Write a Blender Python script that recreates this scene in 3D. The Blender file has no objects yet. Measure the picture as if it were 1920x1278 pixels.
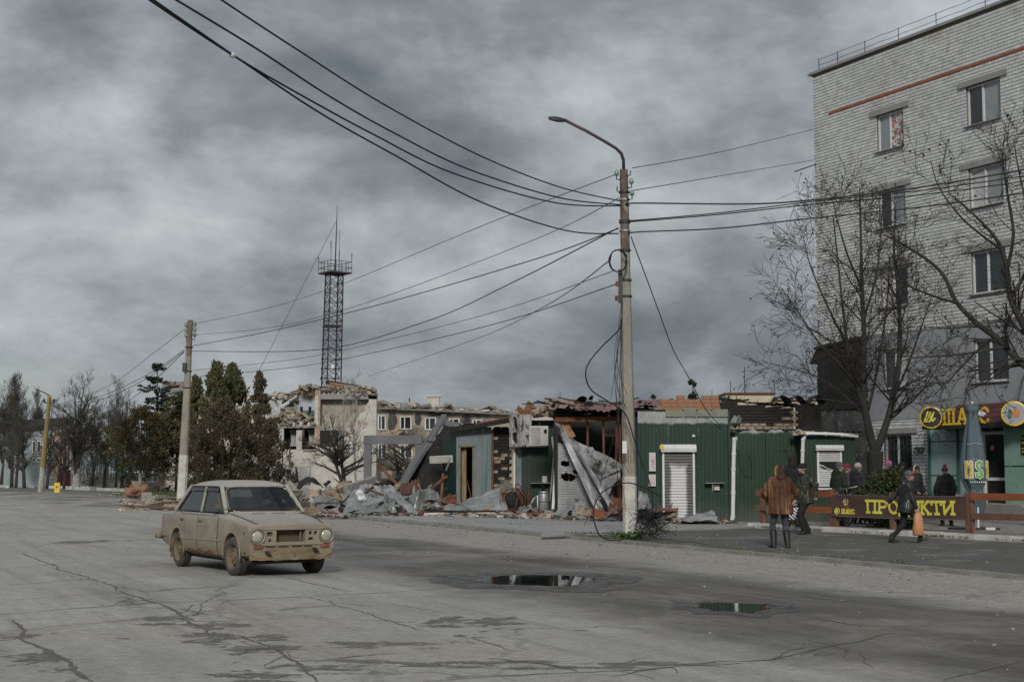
import bpy, bmesh, math, random
from mathutils import Vector, Matrix, noise, Euler
V = Vector
rad = math.radians
SC = bpy.context.scene
COL = SC.collection
# ------------------------------------------------------------------ camera
CH = 1.55                       # eye height
FPX = 2666.7                    # 50 mm lens on a 36 mm wide sensor, in photo pixels
PITCH = math.atan(246 / FPX)
cam_d = bpy.data.cameras.new('camera'); cam_d.lens = 50.0; cam_d.sensor_width = 36.0
cam_d.sensor_fit = 'HORIZONTAL'; cam_d.clip_end = 3000; cam_d.clip_start = 0.2
cam = bpy.data.objects.new('camera', cam_d); COL.objects.link(cam)
cam.location = (0, 0, CH); cam.rotation_euler = (math.pi / 2 + PITCH, 0, 0)
SC.camera = cam
# ------------------------------------------------------------------ sky, sun, exposure
SUN_ELEV, SUN_AZ = 27.0, 183.0      # the weak winter sun stands behind the camera
SUN_STRENGTH, SUN_ANGLE = 1.5, 10.0
SKY_STRENGTH, CLOUD_STRENGTH = 0.08, 0.84
EXPOSURE = 0.64
world = bpy.data.worlds.new('World'); SC.world = world; world.use_nodes = True
wn = world.node_tree; wn.nodes.clear()
def wnode(t, **k):
 n = wn.nodes.new(t)
 for a, b in k.items(): setattr(n, a, b)
 return n
def wmath(op, a, b=None):
 n = wnode('ShaderNodeMath', operation=op)
 for i, x in enumerate((a, b)):
  if x is None: continue
  if isinstance(x, (int, float)): n.inputs[i].default_value = x
  else: wn.links.new(x, n.inputs[i])
 return n.outputs[0]
def wramp(fac, stops):
 n = wnode('ShaderNodeValToRGB'); cr = n.color_ramp
 while len(cr.elements) < len(stops): cr.elements.new(0.5)
 for e, (p, c) in zip(cr.elements, stops): e.position = p; e.color = (*c, 1)
 wn.links.new(fac, n.inputs[0]); return n.outputs[0]
tc = wnode('ShaderNodeTexCoord'); sep = wnode('ShaderNodeSeparateXYZ')
wn.links.new(tc.outputs['Generated'], sep.inputs[0])
zz = wmath('ADD', wmath('MAXIMUM', sep.outputs[2], 0.0), 0.30)
cmb = wnode('ShaderNodeCombineXYZ')
wn.links.new(wmath('DIVIDE', sep.outputs[0], zz), cmb.inputs[0])
wn.links.new(wmath('DIVIDE', sep.outputs[1], zz), cmb.inputs[1])
def wnoise(scale, detail, rough, off, dist=0.0):
 mp = wnode('ShaderNodeMapping'); mp.inputs['Location'].default_value = off
 wn.links.new(cmb.outputs[0], mp.inputs[0])
 n = wnode('ShaderNodeTexNoise'); n.inputs['Scale'].default_value = scale
 n.inputs['Detail'].default_value = detail; n.inputs['Roughness'].default_value = rough
 n.inputs['Distortion'].default_value = dist
 wn.links.new(mp.outputs[0], n.inputs[0]); return n.outputs[0]
def wnoise3(scale, detail, rough, off, dist=0.0, zs=2.2):
 mp = wnode('ShaderNodeMapping'); mp.inputs['Location'].default_value = off; mp.inputs['Scale'].default_value = (1, 1, zs)
 wn.links.new(tc.outputs['Generated'], mp.inputs[0])
 n = wnode('ShaderNodeTexNoise'); n.inputs['Scale'].default_value = scale; n.inputs['Detail'].default_value = detail; n.inputs['Roughness'].default_value = rough; n.inputs['Distortion'].default_value = dist
 wn.links.new(mp.outputs[0], n.inputs[0]); return n.outputs[0]
n_lump = wnoise3(5.2, 9, 0.60, (2.3, 0.4, 1.7), 0.12, 1.9)      # heaped undersides low in the sky
n_big = wnoise(0.75, 3, 0.5, (3.1, 1.7, 0))
n_mid = wnoise(1.9, 7, 0.55, (7.3, 2.9, 0), 0.35)
n_gap = wnoise(1.3, 6, 0.5, (1.2, 9.4, 0), 0.2)
cl = wmath('ADD', wmath('ADD', wmath('MULTIPLY', n_big, 0.30), wmath('MULTIPLY', n_mid, 0.14)), wmath('MULTIPLY', n_lump, 0.56))
ccol = wramp(cl, [(0.38, (0.090, 0.106, 0.120)), (0.455, (0.150, 0.170, 0.184)), (0.515, (0.228, 0.251, 0.264)), (0.585, (0.325, 0.347, 0.358)), (0.67, (0.46, 0.478, 0.487))])
zen = wmath('ADD', 1.0, wmath('MULTIPLY', wmath('MAXIMUM', sep.outputs[2], 0.0), 0.8))   # an overcast sky grows brighter towards the zenith
bg_c = wnode('ShaderNodeBackground'); wn.links.new(ccol, bg_c.inputs[0])
wn.links.new(wmath('MULTIPLY', zen, CLOUD_STRENGTH), bg_c.inputs[1])
sky = wnode('ShaderNodeTexSky'); sky.sky_type = 'NISHITA'; sky.sun_disc = False
sky.sun_elevation = rad(SUN_ELEV); sky.sun_rotation = rad(SUN_AZ); sky.dust_density = 2.5
bg_s = wnode('ShaderNodeBackground'); wn.links.new(sky.outputs[0], bg_s.inputs[0]); bg_s.inputs[1].default_value = SKY_STRENGTH
gap = wramp(n_gap, [(0.58, (0, 0, 0)), (0.74, (0.35, 0.35, 0.35))])
mixw = wnode('ShaderNodeMixShader'); wn.links.new(gap, mixw.inputs[0])
wn.links.new(bg_c.outputs[0], mixw.inputs[1]); wn.links.new(bg_s.outputs[0], mixw.inputs[2])
wo = wnode('ShaderNodeOutputWorld'); wn.links.new(mixw.outputs[0], wo.inputs[0])
sun_d = bpy.data.lights.new('sun', 'SUN'); sun_d.energy = SUN_STRENGTH; sun_d.angle = rad(SUN_ANGLE)
sun_d.color = (1.0, 0.965, 0.91)
sun = bpy.data.objects.new('sun', sun_d); COL.objects.link(sun)
_a = rad(SUN_AZ); _e = rad(SUN_ELEV)
sun_dir = V((math.sin(_a) * math.cos(_e), math.cos(_a) * math.cos(_e), math.sin(_e)))
sun.rotation_euler = (-sun_dir).to_track_quat('-Z', 'Y').to_euler()
sun.location = sun_dir * 60
SC.view_settings.view_transform = 'Standard'; SC.view_settings.look = 'None'
SC.view_settings.exposure = EXPOSURE; SC.view_settings.gamma = 1.0; SC.view_settings.use_curve_mapping = False
# ------------------------------------------------------------------ helpers
def P(px, py, Y):
 dx, dz = (px - 960) / FPX, (639 - py) / FPX
 y = math.cos(PITCH) - dz * math.sin(PITCH); z = math.sin(PITCH) + dz * math.cos(PITCH)
 return V((dx * Y / y, Y, CH + z * Y / y))
def G(px, py, h=0.0):
 dx, dz = (px - 960) / FPX, (639 - py) / FPX
 y = math.cos(PITCH) - dz * math.sin(PITCH); z = math.sin(PITCH) + dz * math.cos(PITCH)
 t = (h - CH) / z
 return V((dx * t, y * t, h))
FR = {}
def frame_of(o): return FR.get(o.name, Matrix.Identity(4))
def tag(o, label=None, cat=None, group=None, kind=None):
 if label: o['label'] = label
 if cat: o['category'] = cat
 if group: o['group'] = group
 if kind: o['kind'] = kind
 return o
def thing(name, label, cat, loc=(0, 0, 0), rz=0.0, group=None):
 o = bpy.data.objects.new(name, None); COL.objects.link(o); o.empty_display_size = 0.2
 o.location = loc; o.rotation_euler = (0, 0, rz)
 FR[o.name] = Matrix.Translation(V(loc)) @ Matrix.Rotation(rz, 4, 'Z')
 return tag(o, label, cat, group)
class MB:
 def __init__(s): s.v = []; s.f = []; s.m = []
 def add(s, vs, fs, mi=0):
  n = len(s.v); s.v += [tuple(v) for v in vs]; s.f += [tuple(i + n for i in f) for f in fs]; s.m += [mi] * len(fs)
 def box(s, c, d, R=None, mi=0, jit=0.0):
  hx, hy, hz = d[0] / 2, d[1] / 2, d[2] / 2
  vs = [V((x, y, z)) for x in (-hx, hx) for y in (-hy, hy) for z in (-hz, hz)]
  if jit: vs = [v + V((random.uniform(-1, 1), random.uniform(-1, 1), random.uniform(-1, 1))) * jit for v in vs]
  if R is not None:
   if isinstance(R, (int, float)): R = Matrix.Rotation(R, 3, 'Z')
   vs = [R @ v for v in vs]
  c = V(c)
  s.add([v + c for v in vs], [(0, 1, 3, 2), (4, 6, 7, 5), (0, 4, 5, 1), (2, 3, 7, 6), (0, 2, 6, 4), (1, 5, 7, 3)], mi)
 def bar(s, a, b, w, h=None, mi=0, up=(0, 0, 1)):
  a, b = V(a), V(b); h = h or w; d = (b - a)
  L = d.length; d.normalize(); u = V(up)
  if abs(d.dot(u)) > 0.98: u = V((0, 1, 0))
  x = d.cross(u).normalized(); z = x.cross(d)
  R = Matrix((x, d, z)).transposed()
  s.box((a + b) / 2, (w, L, h), R, mi)
 def tube(s, pts, r, n=6, cap=True, mi=0, sq=1.0):
  pts = [V(p) for p in pts]; k = len(pts)
  rs = r if isinstance(r, (list, tuple)) else [r] * k
  base = len(s.v); t0 = (pts[1] - pts[0]).normalized()
  x = t0.orthogonal().normalized(); rings = []
  for i in range(k):
   t = (pts[min(i + 1, k - 1)] - pts[max(i - 1, 0)])
   if t.length < 1e-9: t = t0
   t.normalize(); x = (x - t * x.dot(t))
   x = t.orthogonal().normalized() if x.length < 1e-6 else x.normalized()
   y = t.cross(x); rings.append([pts[i] + (x * math.cos(2 * math.pi * j / n) + y * math.sin(2 * math.pi * j / n) * sq) * rs[i] for j in range(n)])
  vs = [v for g in rings for v in g]; fs = []
  for i in range(k - 1):
   for j in range(n):
    fs.append((i * n + j, i * n + (j + 1) % n, (i + 1) * n + (j + 1) % n, (i + 1) * n + j))
  if cap: fs.append(tuple(range(n - 1, -1, -1))); fs.append(tuple((k - 1) * n + j for j in range(n)))
  s.add(vs, fs, mi)
 def rings(s, rings, closed=True, cap=True, mi=0):
  n = len(rings[0]); vs = [v for g in rings for v in g]; fs = []
  for i in range(len(rings) - 1):
   for j in range(n if closed else n - 1):
    fs.append((i * n + j, i * n + (j + 1) % n, (i + 1) * n + (j + 1) % n, (i + 1) * n + j))
  if cap: fs.append(tuple(range(n - 1, -1, -1))); fs.append(tuple((len(rings) - 1) * n + j for j in range(n)))
  s.add(vs, fs, mi)
 def lathe(s, prof, n=20, M=None, mi=0, cap=True):
  M = M or Matrix.Identity(4)
  s.rings([[M @ V((r * math.cos(2 * math.pi * j / n), r * math.sin(2 * math.pi * j / n), z)) for j in range(n)] for r, z in prof], True, cap, mi)
 def prism(s, poly, a, b, mi=0):
  d = V(b) - V(a); n = len(poly); p = [V(q) for q in poly]
  vs = p + [q + d for q in p]
  fs = [tuple(range(n)), tuple(range(2 * n - 1, n - 1, -1))] + [(i, i + n, (i + 1) % n + n, (i + 1) % n) for i in range(n)]
  s.add(vs, fs, mi)
 def grid(s, fn, nu, nv, mi=0):
  vs = [fn(i / nu, j / nv) for j in range(nv + 1) for i in range(nu + 1)]; w = nu + 1
  s.add(vs, [(j * w + i, j * w + i + 1, (j + 1) * w + i + 1, (j + 1) * w + i) for j in range(nv) for i in range(nu)], mi)
 def capsule(s, a, b, r1, r2, n=12, mi=0):
  a, b = V(a), V(b); d = (b - a)
  L = d.length
  if L < 1e-6: d = V((0, 0, 1))
  d.normalize(); pts = []; rs = []
  for k in range(4):
   t = math.pi / 2 * (1 - k / 4); pts.append(a - d * r1 * math.sin(t)); rs.append(max(0.002, r1 * math.cos(t)))
  pts.append(a); rs.append(r1); pts.append(b + d * 1e-5); rs.append(r2)
  for k in range(1, 5):
   t = math.pi / 2 * k / 4; pts.append(b + d * r2 * math.sin(t)); rs.append(max(0.002, r2 * math.cos(t)))
  s.tube(pts, rs, n, True, mi)
 def ball(s, c, r, R=None, n=14, mi=0):
  r = V((r, r, r)) if isinstance(r, (int, float)) else V(r); c = V(c); R = R or Matrix.Identity(3); rg = []
  m = n // 2
  for i in range(m + 1):
   t = math.pi * (i / m); q = max(0.02, math.sin(t))
   rg.append([c + R @ V((r.x * q * math.cos(2 * math.pi * j / n), r.y * q * math.sin(2 * math.pi * j / n), -r.z * math.cos(t))) for j in range(n)])
  s.rings(rg, True, True, mi)
 def mesh(s, name, smooth=False, M=None, sharp=None):
  me = bpy.data.meshes.new(name)
  vs = s.v if M is None else [tuple(M @ V(v)) for v in s.v]
  me.from_pydata(vs, [], s.f); me.update()
  if smooth: me.polygons.foreach_set('use_smooth', [True] * len(me.polygons))
  if sharp: me.set_sharp_from_angle(angle=rad(sharp))
  if any(s.m): me.polygons.foreach_set('material_index', s.m)
  return me
 def build(s, name, mats, parent=None, smooth=False, world=False, sharp=None, label=None, kind=None):
  M = frame_of(parent).inverted() if (parent is not None and world) else None
  me = s.mesh(name, smooth, M, sharp)
  for m in (mats if isinstance(mats, (list, tuple)) else [mats]): me.materials.append(m)
  return link(name, me, parent, label, kind)
def link(name, me, parent=None, label=None, kind=None, mat=None):
 o = bpy.data.objects.new(name, me); COL.objects.link(o)
 if parent is not None: o.parent = parent; FR[o.name] = frame_of(parent)
 return tag(o, label, None, None, kind)
def structure(mb, name, mats, smooth=False, **k):
 return tag(mb.build(name, mats, None, smooth, **k), kind='structure')
def lerp(a, b, t): return a + (b - a) * t
def U(a, b): return random.uniform(a, b)
def fbm(p, o=4): return noise.fractal(p, 1.0, 2.0, o)
def eval_mesh(o, name):
 dg = bpy.context.evaluated_depsgraph_get(); dg.update()
 return bpy.data.meshes.new_from_object(o.evaluated_get(dg))
def boolean_cut(me, cutter_mbs):
 o = bpy.data.objects.new('tmp', me); COL.objects.link(o); tmp = []
 for c in cutter_mbs:
  cm = c.mesh('tmpc'); bm = bmesh.new(); bm.from_mesh(cm); bmesh.ops.recalc_face_normals(bm, faces=bm.faces); bm.to_mesh(cm); bm.free()
  co = bpy.data.objects.new('tmpc', cm); COL.objects.link(co); tmp.append(co)
  md = o.modifiers.new('b', 'BOOLEAN'); md.operation = 'DIFFERENCE'; md.object = co; md.solver = 'EXACT'
 out = eval_mesh(o, 'cut')
 for t in tmp + [o]: bpy.data.objects.remove(t)
 return out
def blob(mb, voxel, name, mat, parent, smooth=3, wrinkle=None, label=None):
 me = mb.mesh('tmp'); bm = bmesh.new(); bm.from_mesh(me); bmesh.ops.recalc_face_normals(bm, faces=bm.faces); bm.to_mesh(me); bm.free()
 o = bpy.data.objects.new('tmp', me); COL.objects.link(o)
 r = o.modifiers.new('r', 'REMESH'); r.mode = 'VOXEL'; r.voxel_size = voxel
 if smooth:
  sm = o.modifiers.new('s', 'SMOOTH'); sm.factor = 0.5; sm.iterations = smooth
 out = eval_mesh(o, name); bpy.data.objects.remove(o); out.name = name
 if wrinkle:
  amp, sc, st = wrinkle
  nn = [v.normal.copy() for v in out.vertices]
  for v, n in zip(out.vertices, nn):
   c = v.co; v.co = c + n * amp * noise.fractal(V((c.x * sc, c.y * sc, c.z * sc * st)), 1, 2, 3)
 out.materials.clear(); out.materials.append(mat)
 out.polygons.foreach_set('use_smooth', [True] * len(out.polygons))
 return link(name, out, parent, label)
# ------------------------------------------------------------------ materials
class NT:
 def __init__(s, name):
  s.mat = bpy.data.materials.new(name); s.mat.use_nodes = True; s.t = s.mat.node_tree
  s.b = s.t.nodes['Principled BSDF']; s.o = s.t.nodes['Material Output']
  s.tc = None
 def n(s, t, **k):
  x = s.t.nodes.new(t)
  for a, b in k.items(): setattr(x, a, b)
  return x
 def put(s, sock, x):
  if isinstance(x, (int, float)): sock.default_value = x
  elif isinstance(x, tuple): sock.default_value = (*x, 1) if len(x) == 3 and sock.type == 'RGBA' else x
  else: s.t.links.new(x, sock)
 def coord(s, kind='Object'):
  if not s.tc: s.tc = s.n('ShaderNodeTexCoord')
  return s.tc.outputs[kind]
 def map(s, v, loc=(0, 0, 0), sc=(1, 1, 1), rot=(0, 0, 0)):
  m = s.n('ShaderNodeMapping'); s.put(m.inputs[0], v)
  m.inputs['Location'].default_value = loc; m.inputs['Scale'].default_value = sc; m.inputs['Rotation'].default_value = rot
  return m.outputs[0]
 def noise(s, scale, detail=4, rough=0.55, v=None, dist=0.0, out=0):
  x = s.n('ShaderNodeTexNoise'); s.put(x.inputs['Vector'], v if v is not None else s.coord())
  x.inputs['Scale'].default_value = scale; x.inputs['Detail'].default_value = detail
  x.inputs['Roughness'].default_value = rough; x.inputs['Distortion'].default_value = dist
  return x.outputs[out]
 def voro(s, scale, v=None, feature='F1', out='Distance', rand=1.0):
  x = s.n('ShaderNodeTexVoronoi', feature=feature); s.put(x.inputs['Vector'], v if v is not None else s.coord())
  x.inputs['Scale'].default_value = scale; x.inputs['Randomness'].default_value = rand
  return x.outputs[out]
 def ramp(s, f, *stops, interp='LINEAR'):
  x = s.n('ShaderNodeValToRGB'); cr = x.color_ramp; cr.interpolation = interp
  while len(cr.elements) < len(stops): cr.elements.new(0.5)
  for e, (p, c) in zip(cr.elements, stops):
   e.position = p; e.color = (c, c, c, 1) if isinstance(c, (int, float)) else (*c, 1)
  s.put(x.inputs[0], f); return x.outputs[0]
 def math(s, op, a, b=None, c=None, clamp=False):
  x = s.n('ShaderNodeMath', operation=op, use_clamp=clamp)
  for i, q in enumerate((a, b, c)):
   if q is not None: s.put(x.inputs[i], q)
  return x.outputs[0]
 def step(s, x, a, b):
  m = s.n('ShaderNodeMapRange', clamp=True); m.interpolation_type = 'SMOOTHSTEP'
  s.put(m.inputs[0], x); m.inputs[1].default_value = a; m.inputs[2].default_value = b
  return m.outputs[0]
 def mix(s, f, a, b, mode='MIX'):
  x = s.n('ShaderNodeMix', data_type='RGBA', blend_type=mode)
  s.put(x.inputs[0], f); s.put(x.inputs[6], a); s.put(x.inputs[7], b); return x.outputs[2]
 def xyz(s, v=None):
  x = s.n('ShaderNodeSeparateXYZ'); s.put(x.inputs[0], v if v is not None else s.coord()); return x.outputs
 def island(s): return s.n('ShaderNodeNewGeometry').outputs['Random Per Island']
 def objrand(s): return s.n('ShaderNodeObjectInfo').outputs['Random']
 def bump(s, h, strength=0.3, dist=0.02):
  x = s.n('ShaderNodeBump'); x.inputs['Strength'].default_value = strength; x.inputs['Distance'].default_value = dist
  s.put(x.inputs['Height'], h); s.t.links.new(x.outputs[0], s.b.inputs['Normal'])
 def fin(s, col=None, rough=None, metal=None, spec=None):
  if col is not None: s.put(s.b.inputs['Base Color'], col)
  if rough is not None: s.put(s.b.inputs['Roughness'], rough)
  if metal is not None: s.put(s.b.inputs['Metallic'], metal)
  if spec is not None: s.put(s.b.inputs['Specular IOR Level'], spec)
  return s.mat
def mat(name, c1, c2=None, scale=2.0, rough=0.75, bump=0.25, bs=None, metal=0.0, island=0.0, c3=None, f3=0.6, thr=(0.35, 0.65), bd=0.01, st=(1, 1, 1), spec=0.4):
 m = NT(name); v = m.map(m.coord(), sc=st)
 c2 = c2 or tuple(x * 0.7 for x in c1)
 col = m.mix(m.ramp(m.noise(scale, 6, 0.6, v), (thr[0], 0.0), (thr[1], 1.0)), c1, c2)
 if c3: col = m.mix(m.ramp(m.noise(scale * 2.3, 5, 0.65, m.map(v, loc=(5, 3, 8))), (f3, 0.0), (f3 + 0.12, 1.0)), col, c3)
 col = m.mix(0.35, col, m.ramp(m.noise(scale * 14, 3, 0.6, v), (0.3, 0.55), (0.7, 1.25)), 'MULTIPLY')
 if island:
  col = m.mix(island, col, m.ramp(m.island(), (0.0, 0.25), (0.5, 0.9), (1.0, 1.5)), 'MULTIPLY')
 if bump: m.bump(m.noise(bs or scale * 12, 5, 0.6, v), bump, bd)
 return m.fin(col, rough, metal, spec)
m_concrete = mat('concrete', (0.30, 0.29, 0.27), (0.22, 0.21, 0.195), 1.2, 0.88, 0.4, c3=(0.15, 0.14, 0.12))
m_pole = mat('pole_concrete', (0.31, 0.285, 0.235), (0.20, 0.185, 0.155), 2.2, 0.9, 0.6, 30, c3=(0.36, 0.27, 0.15), f3=0.58, st=(1, 1, 0.35))
m_white_paint = mat('lime_paint', (0.60, 0.58, 0.53), (0.42, 0.39, 0.34), 3.0, 0.85, 0.5, 30, c3=(0.22, 0.2, 0.17), f3=0.62)
m_yellow_pole = mat('yellow_pole', (0.40, 0.29, 0.10), (0.30, 0.23, 0.11), 1.5, 0.85)
m_kerb = mat('kerb', (0.27, 0.255, 0.23), (0.18, 0.168, 0.15), 1.5, 0.9, 0.5, 20, c3=(0.14, 0.13, 0.11), island=0.3)
m_white_kerb = mat('white_kerb', (0.62, 0.61, 0.57), (0.44, 0.43, 0.39), 1.8, 0.85, 0.4, 20, c3=(0.25, 0.23, 0.2), island=0.25)
m_brick = mat('silicate_brick', (0.565, 0.575, 0.57), (0.475, 0.48, 0.47), 0.35, 0.85, 0.25, 40, c3=(0.38, 0.355, 0.29), f3=0.57, island=0.16)
m_mortar = mat('mortar', (0.155, 0.15, 0.14), (0.11, 0.107, 0.10), 2, 0.95)
m_red_brick = mat('red_brick', (0.33, 0.105, 0.05), (0.22, 0.08, 0.045), 3, 0.85, 0.3, island=0.4)
m_orange_block = mat('orange_block', (0.37, 0.20, 0.105), (0.27, 0.14, 0.08), 2, 0.9, 0.5, 25, c3=(0.10, 0.07, 0.05), f3=0.56, island=0.3)
m_pale_block = mat('pale_block', (0.42, 0.33, 0.25), (0.28, 0.22, 0.17), 2, 0.9, 0.5, 25, c3=(0.09, 0.075, 0.065), f3=0.5, island=0.35)
m_char_block = mat('charred_block', (0.035, 0.031, 0.028), (0.018, 0.017, 0.016), 1.6, 0.85, 0.6, 18, c3=(0.12, 0.095, 0.07), f3=0.66, island=0.5)
m_char = mat('char', (0.022, 0.021, 0.020), (0.012, 0.012, 0.012), 2, 0.9, 0.6, 14, c3=(0.06, 0.055, 0.05), f3=0.6)
m_soot_wall = mat('soot_wall', (0.014, 0.013, 0.013), (0.024, 0.023, 0.022), 1.5, 0.95, 0.5, c3=(0.10, 0.095, 0.09), f3=0.66)
m_soot_low = mat('sooty_render', (0.10, 0.098, 0.096), (0.035, 0.034, 0.033), 1.3, 0.95, 0.5, c3=(0.24, 0.235, 0.23), f3=0.58)
m_frame_c = mat('sooty_concrete', (0.17, 0.17, 0.178), (0.11, 0.11, 0.115), 1.2, 0.9, 0.4, c3=(0.27, 0.26, 0.24), f3=0.64)
m_stucco = mat('grey_stucco', (0.27, 0.275, 0.29), (0.24, 0.245, 0.255), 0.6, 0.9, 0.2, 60)
m_lintel = mat('lintel', (0.27, 0.27, 0.265), (0.22, 0.215, 0.21), 2, 0.9)
m_upvc = mat('white_upvc', (0.62, 0.62, 0.62), (0.55, 0.55, 0.54), 1, 0.45, 0.05)
m_teal = mat('teal_panel', (0.25, 0.335, 0.325), (0.22, 0.30, 0.295), 1.2, 0.6, 0.1, 40)
m_dteal = mat('dark_teal_frame', (0.03, 0.11, 0.095), (0.025, 0.085, 0.075), 2, 0.55, 0.1)
m_rail = mat('teal_rail', (0.035, 0.22, 0.16), (0.03, 0.17, 0.13), 2, 0.5, 0.1)
m_roof_red = mat('red_roof', (0.10, 0.030, 0.033), (0.07, 0.025, 0.028), 2, 0.75, 0.2, island=0.3)
m_black = mat('black_plastic', (0.025, 0.025, 0.026), (0.018, 0.018, 0.018), 3, 0.5, 0.1)
m_sign_yellow = mat('sign_yellow', (0.72, 0.50, 0.03), (0.64, 0.43, 0.03), 2, 0.4, 0.05)
m_letter = mat('banner_yellow', (0.70, 0.65, 0.09), (0.62, 0.58, 0.08), 2, 0.6, 0.05)
m_banner = mat('banner_vinyl', (0.085, 0.048, 0.040), (0.072, 0.041, 0.036), 1.2, 0.5, 0.25, 5, bd=0.03)
m_wood = mat('fence_wood', (0.17, 0.085, 0.055), (0.11, 0.06, 0.042), 3, 0.7, 0.4, c3=(0.23, 0.15, 0.10), st=(1, 1, 0.3))
m_wood_o = mat('orange_wood', (0.30, 0.095, 0.035), (0.22, 0.065, 0.028), 3, 0.5, 0.3, st=(0.3, 0.3, 1))
m_plank = mat('plank_wood', (0.30, 0.22, 0.14), (0.18, 0.13, 0.085), 4, 0.85, 0.5, c3=(0.08, 0.06, 0.045), st=(0.4, 0.4, 0.4), island=0.5)
m_rust = mat('rust', (0.20, 0.075, 0.032), (0.11, 0.045, 0.024), 4, 0.85, 0.5, c3=(0.05, 0.03, 0.022), f3=0.6, island=0.35)
m_zinc = mat('zinc_sheet', (0.34, 0.345, 0.345), (0.20, 0.207, 0.21), 1.6, 0.42, 0.3, 8, metal=0.35, c3=(0.10, 0.10, 0.10), f3=0.64)
m_zincg = mat('grey_green_sheet', (0.21, 0.225, 0.216), (0.14, 0.152, 0.147), 1.6, 0.42, 0.3, 6, metal=0.3, c3=(0.38, 0.40, 0.39), f3=0.64)
m_burnt_sheet = mat('scorched_sheet', (0.36, 0.36, 0.365), (0.20, 0.20, 0.205), 0.9, 0.55, 0.3, 10, metal=0.35, c3=(0.045, 0.045, 0.046), f3=0.55, st=(1, 1, 0.6))
m_cable = mat('cable', (0.016, 0.016, 0.018), (0.012, 0.012, 0.013), 5, 0.6, 0.0)
m_steel = mat('dark_steel', (0.045, 0.043, 0.045), (0.03, 0.03, 0.032), 3, 0.6, 0.2)
m_lamparm = mat('painted_arm', (0.085, 0.055, 0.06), (0.06, 0.045, 0.048), 4, 0.6, 0.2, c3=(0.12, 0.05, 0.03))
m_tower = mat('tower_steel', (0.045, 0.042, 0.046), (0.03, 0.03, 0.033), 2, 0.7, 0.2, c3=(0.11, 0.05, 0.04), f3=0.62)
m_glassgreen = mat('insulator_glass', (0.22, 0.30, 0.26), (0.18, 0.25, 0.22), 2, 0.15, 0.0)
m_ac = mat('ac_white', (0.50, 0.48, 0.45), (0.40, 0.38, 0.35), 2.5, 0.6, 0.2, c3=(0.05, 0.045, 0.04), f3=0.6)
m_ac_burnt = mat('scorched_casing', (0.46, 0.44, 0.42), (0.26, 0.245, 0.23), 2.0, 0.7, 0.2, c3=(0.028, 0.026, 0.025), f3=0.48, st=(1, 1, .6))
m_ac_clean = mat('ac_cream', (0.55, 0.53, 0.48), (0.47, 0.45, 0.40), 2, 0.55, 0.15, c3=(0.2, 0.14, 0.09), f3=0.66)
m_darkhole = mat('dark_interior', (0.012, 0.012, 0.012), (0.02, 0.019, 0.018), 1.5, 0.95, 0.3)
m_bark = mat('bark', (0.046, 0.042, 0.036), (0.028, 0.026, 0.023), 6, 0.95, 0.8, 30, c3=(0.075, 0.078, 0.05), st=(1, 1, 0.3))
m_twig = mat('twig', (0.040, 0.034, 0.030), (0.028, 0.024, 0.022), 3, 0.9, 0.0)
m_twig_b = mat('twig_brown', (0.085, 0.072, 0.052), (0.055, 0.047, 0.036), 3, 0.9, 0.0)
m_twig_g = mat('twig_grey', (0.105, 0.098, 0.085), (0.07, 0.066, 0.06), 1, 0.9, 0.0)
m_twig_r = mat('twig_red', (0.085, 0.050, 0.046), (0.055, 0.036, 0.034), 1, 0.9, 0.0)
m_birch = mat('birch', (0.34, 0.33, 0.31), (0.2, 0.19, 0.18), 3, 0.8, 0.2)
m_limewash = mat('limewashed_bark', (0.36, 0.34, 0.30), (0.22, 0.205, 0.18), 3, 0.95, 0.6, 20)
def leafmat(name, a, b, c):
 m = NT(name); col = m.ramp(m.island(), (0.0, a), (0.5, b), (1.0, c))
 col = m.mix(0.6, col, m.ramp(m.noise(0.9, 3), (0.3, 0.45), (0.7, 1.3)), 'MULTIPLY')
 return m.fin(col, 0.7, 0, 0.3)
m_thuja = leafmat('thuja', (0.042, 0.054, 0.024), (0.072, 0.078, 0.034), (0.125, 0.10, 0.048))
m_thuja_b = leafmat('thuja_brown', (0.048, 0.048, 0.022), (0.080, 0.063, 0.028), (0.105, 0.085, 0.04))
m_thuja_d = leafmat('cypress_dry', (0.048, 0.044, 0.028), (0.078, 0.060, 0.038), (0.10, 0.08, 0.048))
m_spruce = leafmat('spruce', (0.016, 0.028, 0.018), (0.026, 0.042, 0.026), (0.04, 0.058, 0.034))
m_juniper = leafmat('juniper', (0.013, 0.026, 0.016), (0.02, 0.038, 0.022), (0.032, 0.052, 0.028))
m_box = leafmat('boxwood', (0.022, 0.036, 0.014), (0.04, 0.058, 0.02), (0.10, 0.105, 0.035))
m_grass = leafmat('grass_blades', (0.05, 0.07, 0.02), (0.07, 0.09, 0.03), (0.13, 0.12, 0.06))
m_weed = leafmat('weeds', (0.025, 0.055, 0.014), (0.04, 0.085, 0.02), (0.07, 0.11, 0.035))
def glass(name, tint, fac=0.12, rough=0.03, fr=0.6):
 m = NT(name); t = m.t; m.t.nodes.remove(m.b)
 tr = m.n('ShaderNodeBsdfTransparent'); tr.inputs[0].default_value = (*tint, 1)
 gl = m.n('ShaderNodeBsdfGlossy'); gl.inputs['Roughness'].default_value = rough; gl.inputs[0].default_value = (0.9, 0.93, 0.95, 1)
 lw = m.n('ShaderNodeLayerWeight'); lw.inputs[0].default_value = 0.25
 mx = m.n('ShaderNodeMixShader'); m.put(mx.inputs[0], m.math('ADD', m.math('MULTIPLY', lw.outputs['Fresnel'], fr), fac, clamp=True))
 t.links.new(tr.outputs[0], mx.inputs[1]); t.links.new(gl.outputs[0], mx.inputs[2]); t.links.new(mx.outputs[0], m.o.inputs[0])
 return m.mat
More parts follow.
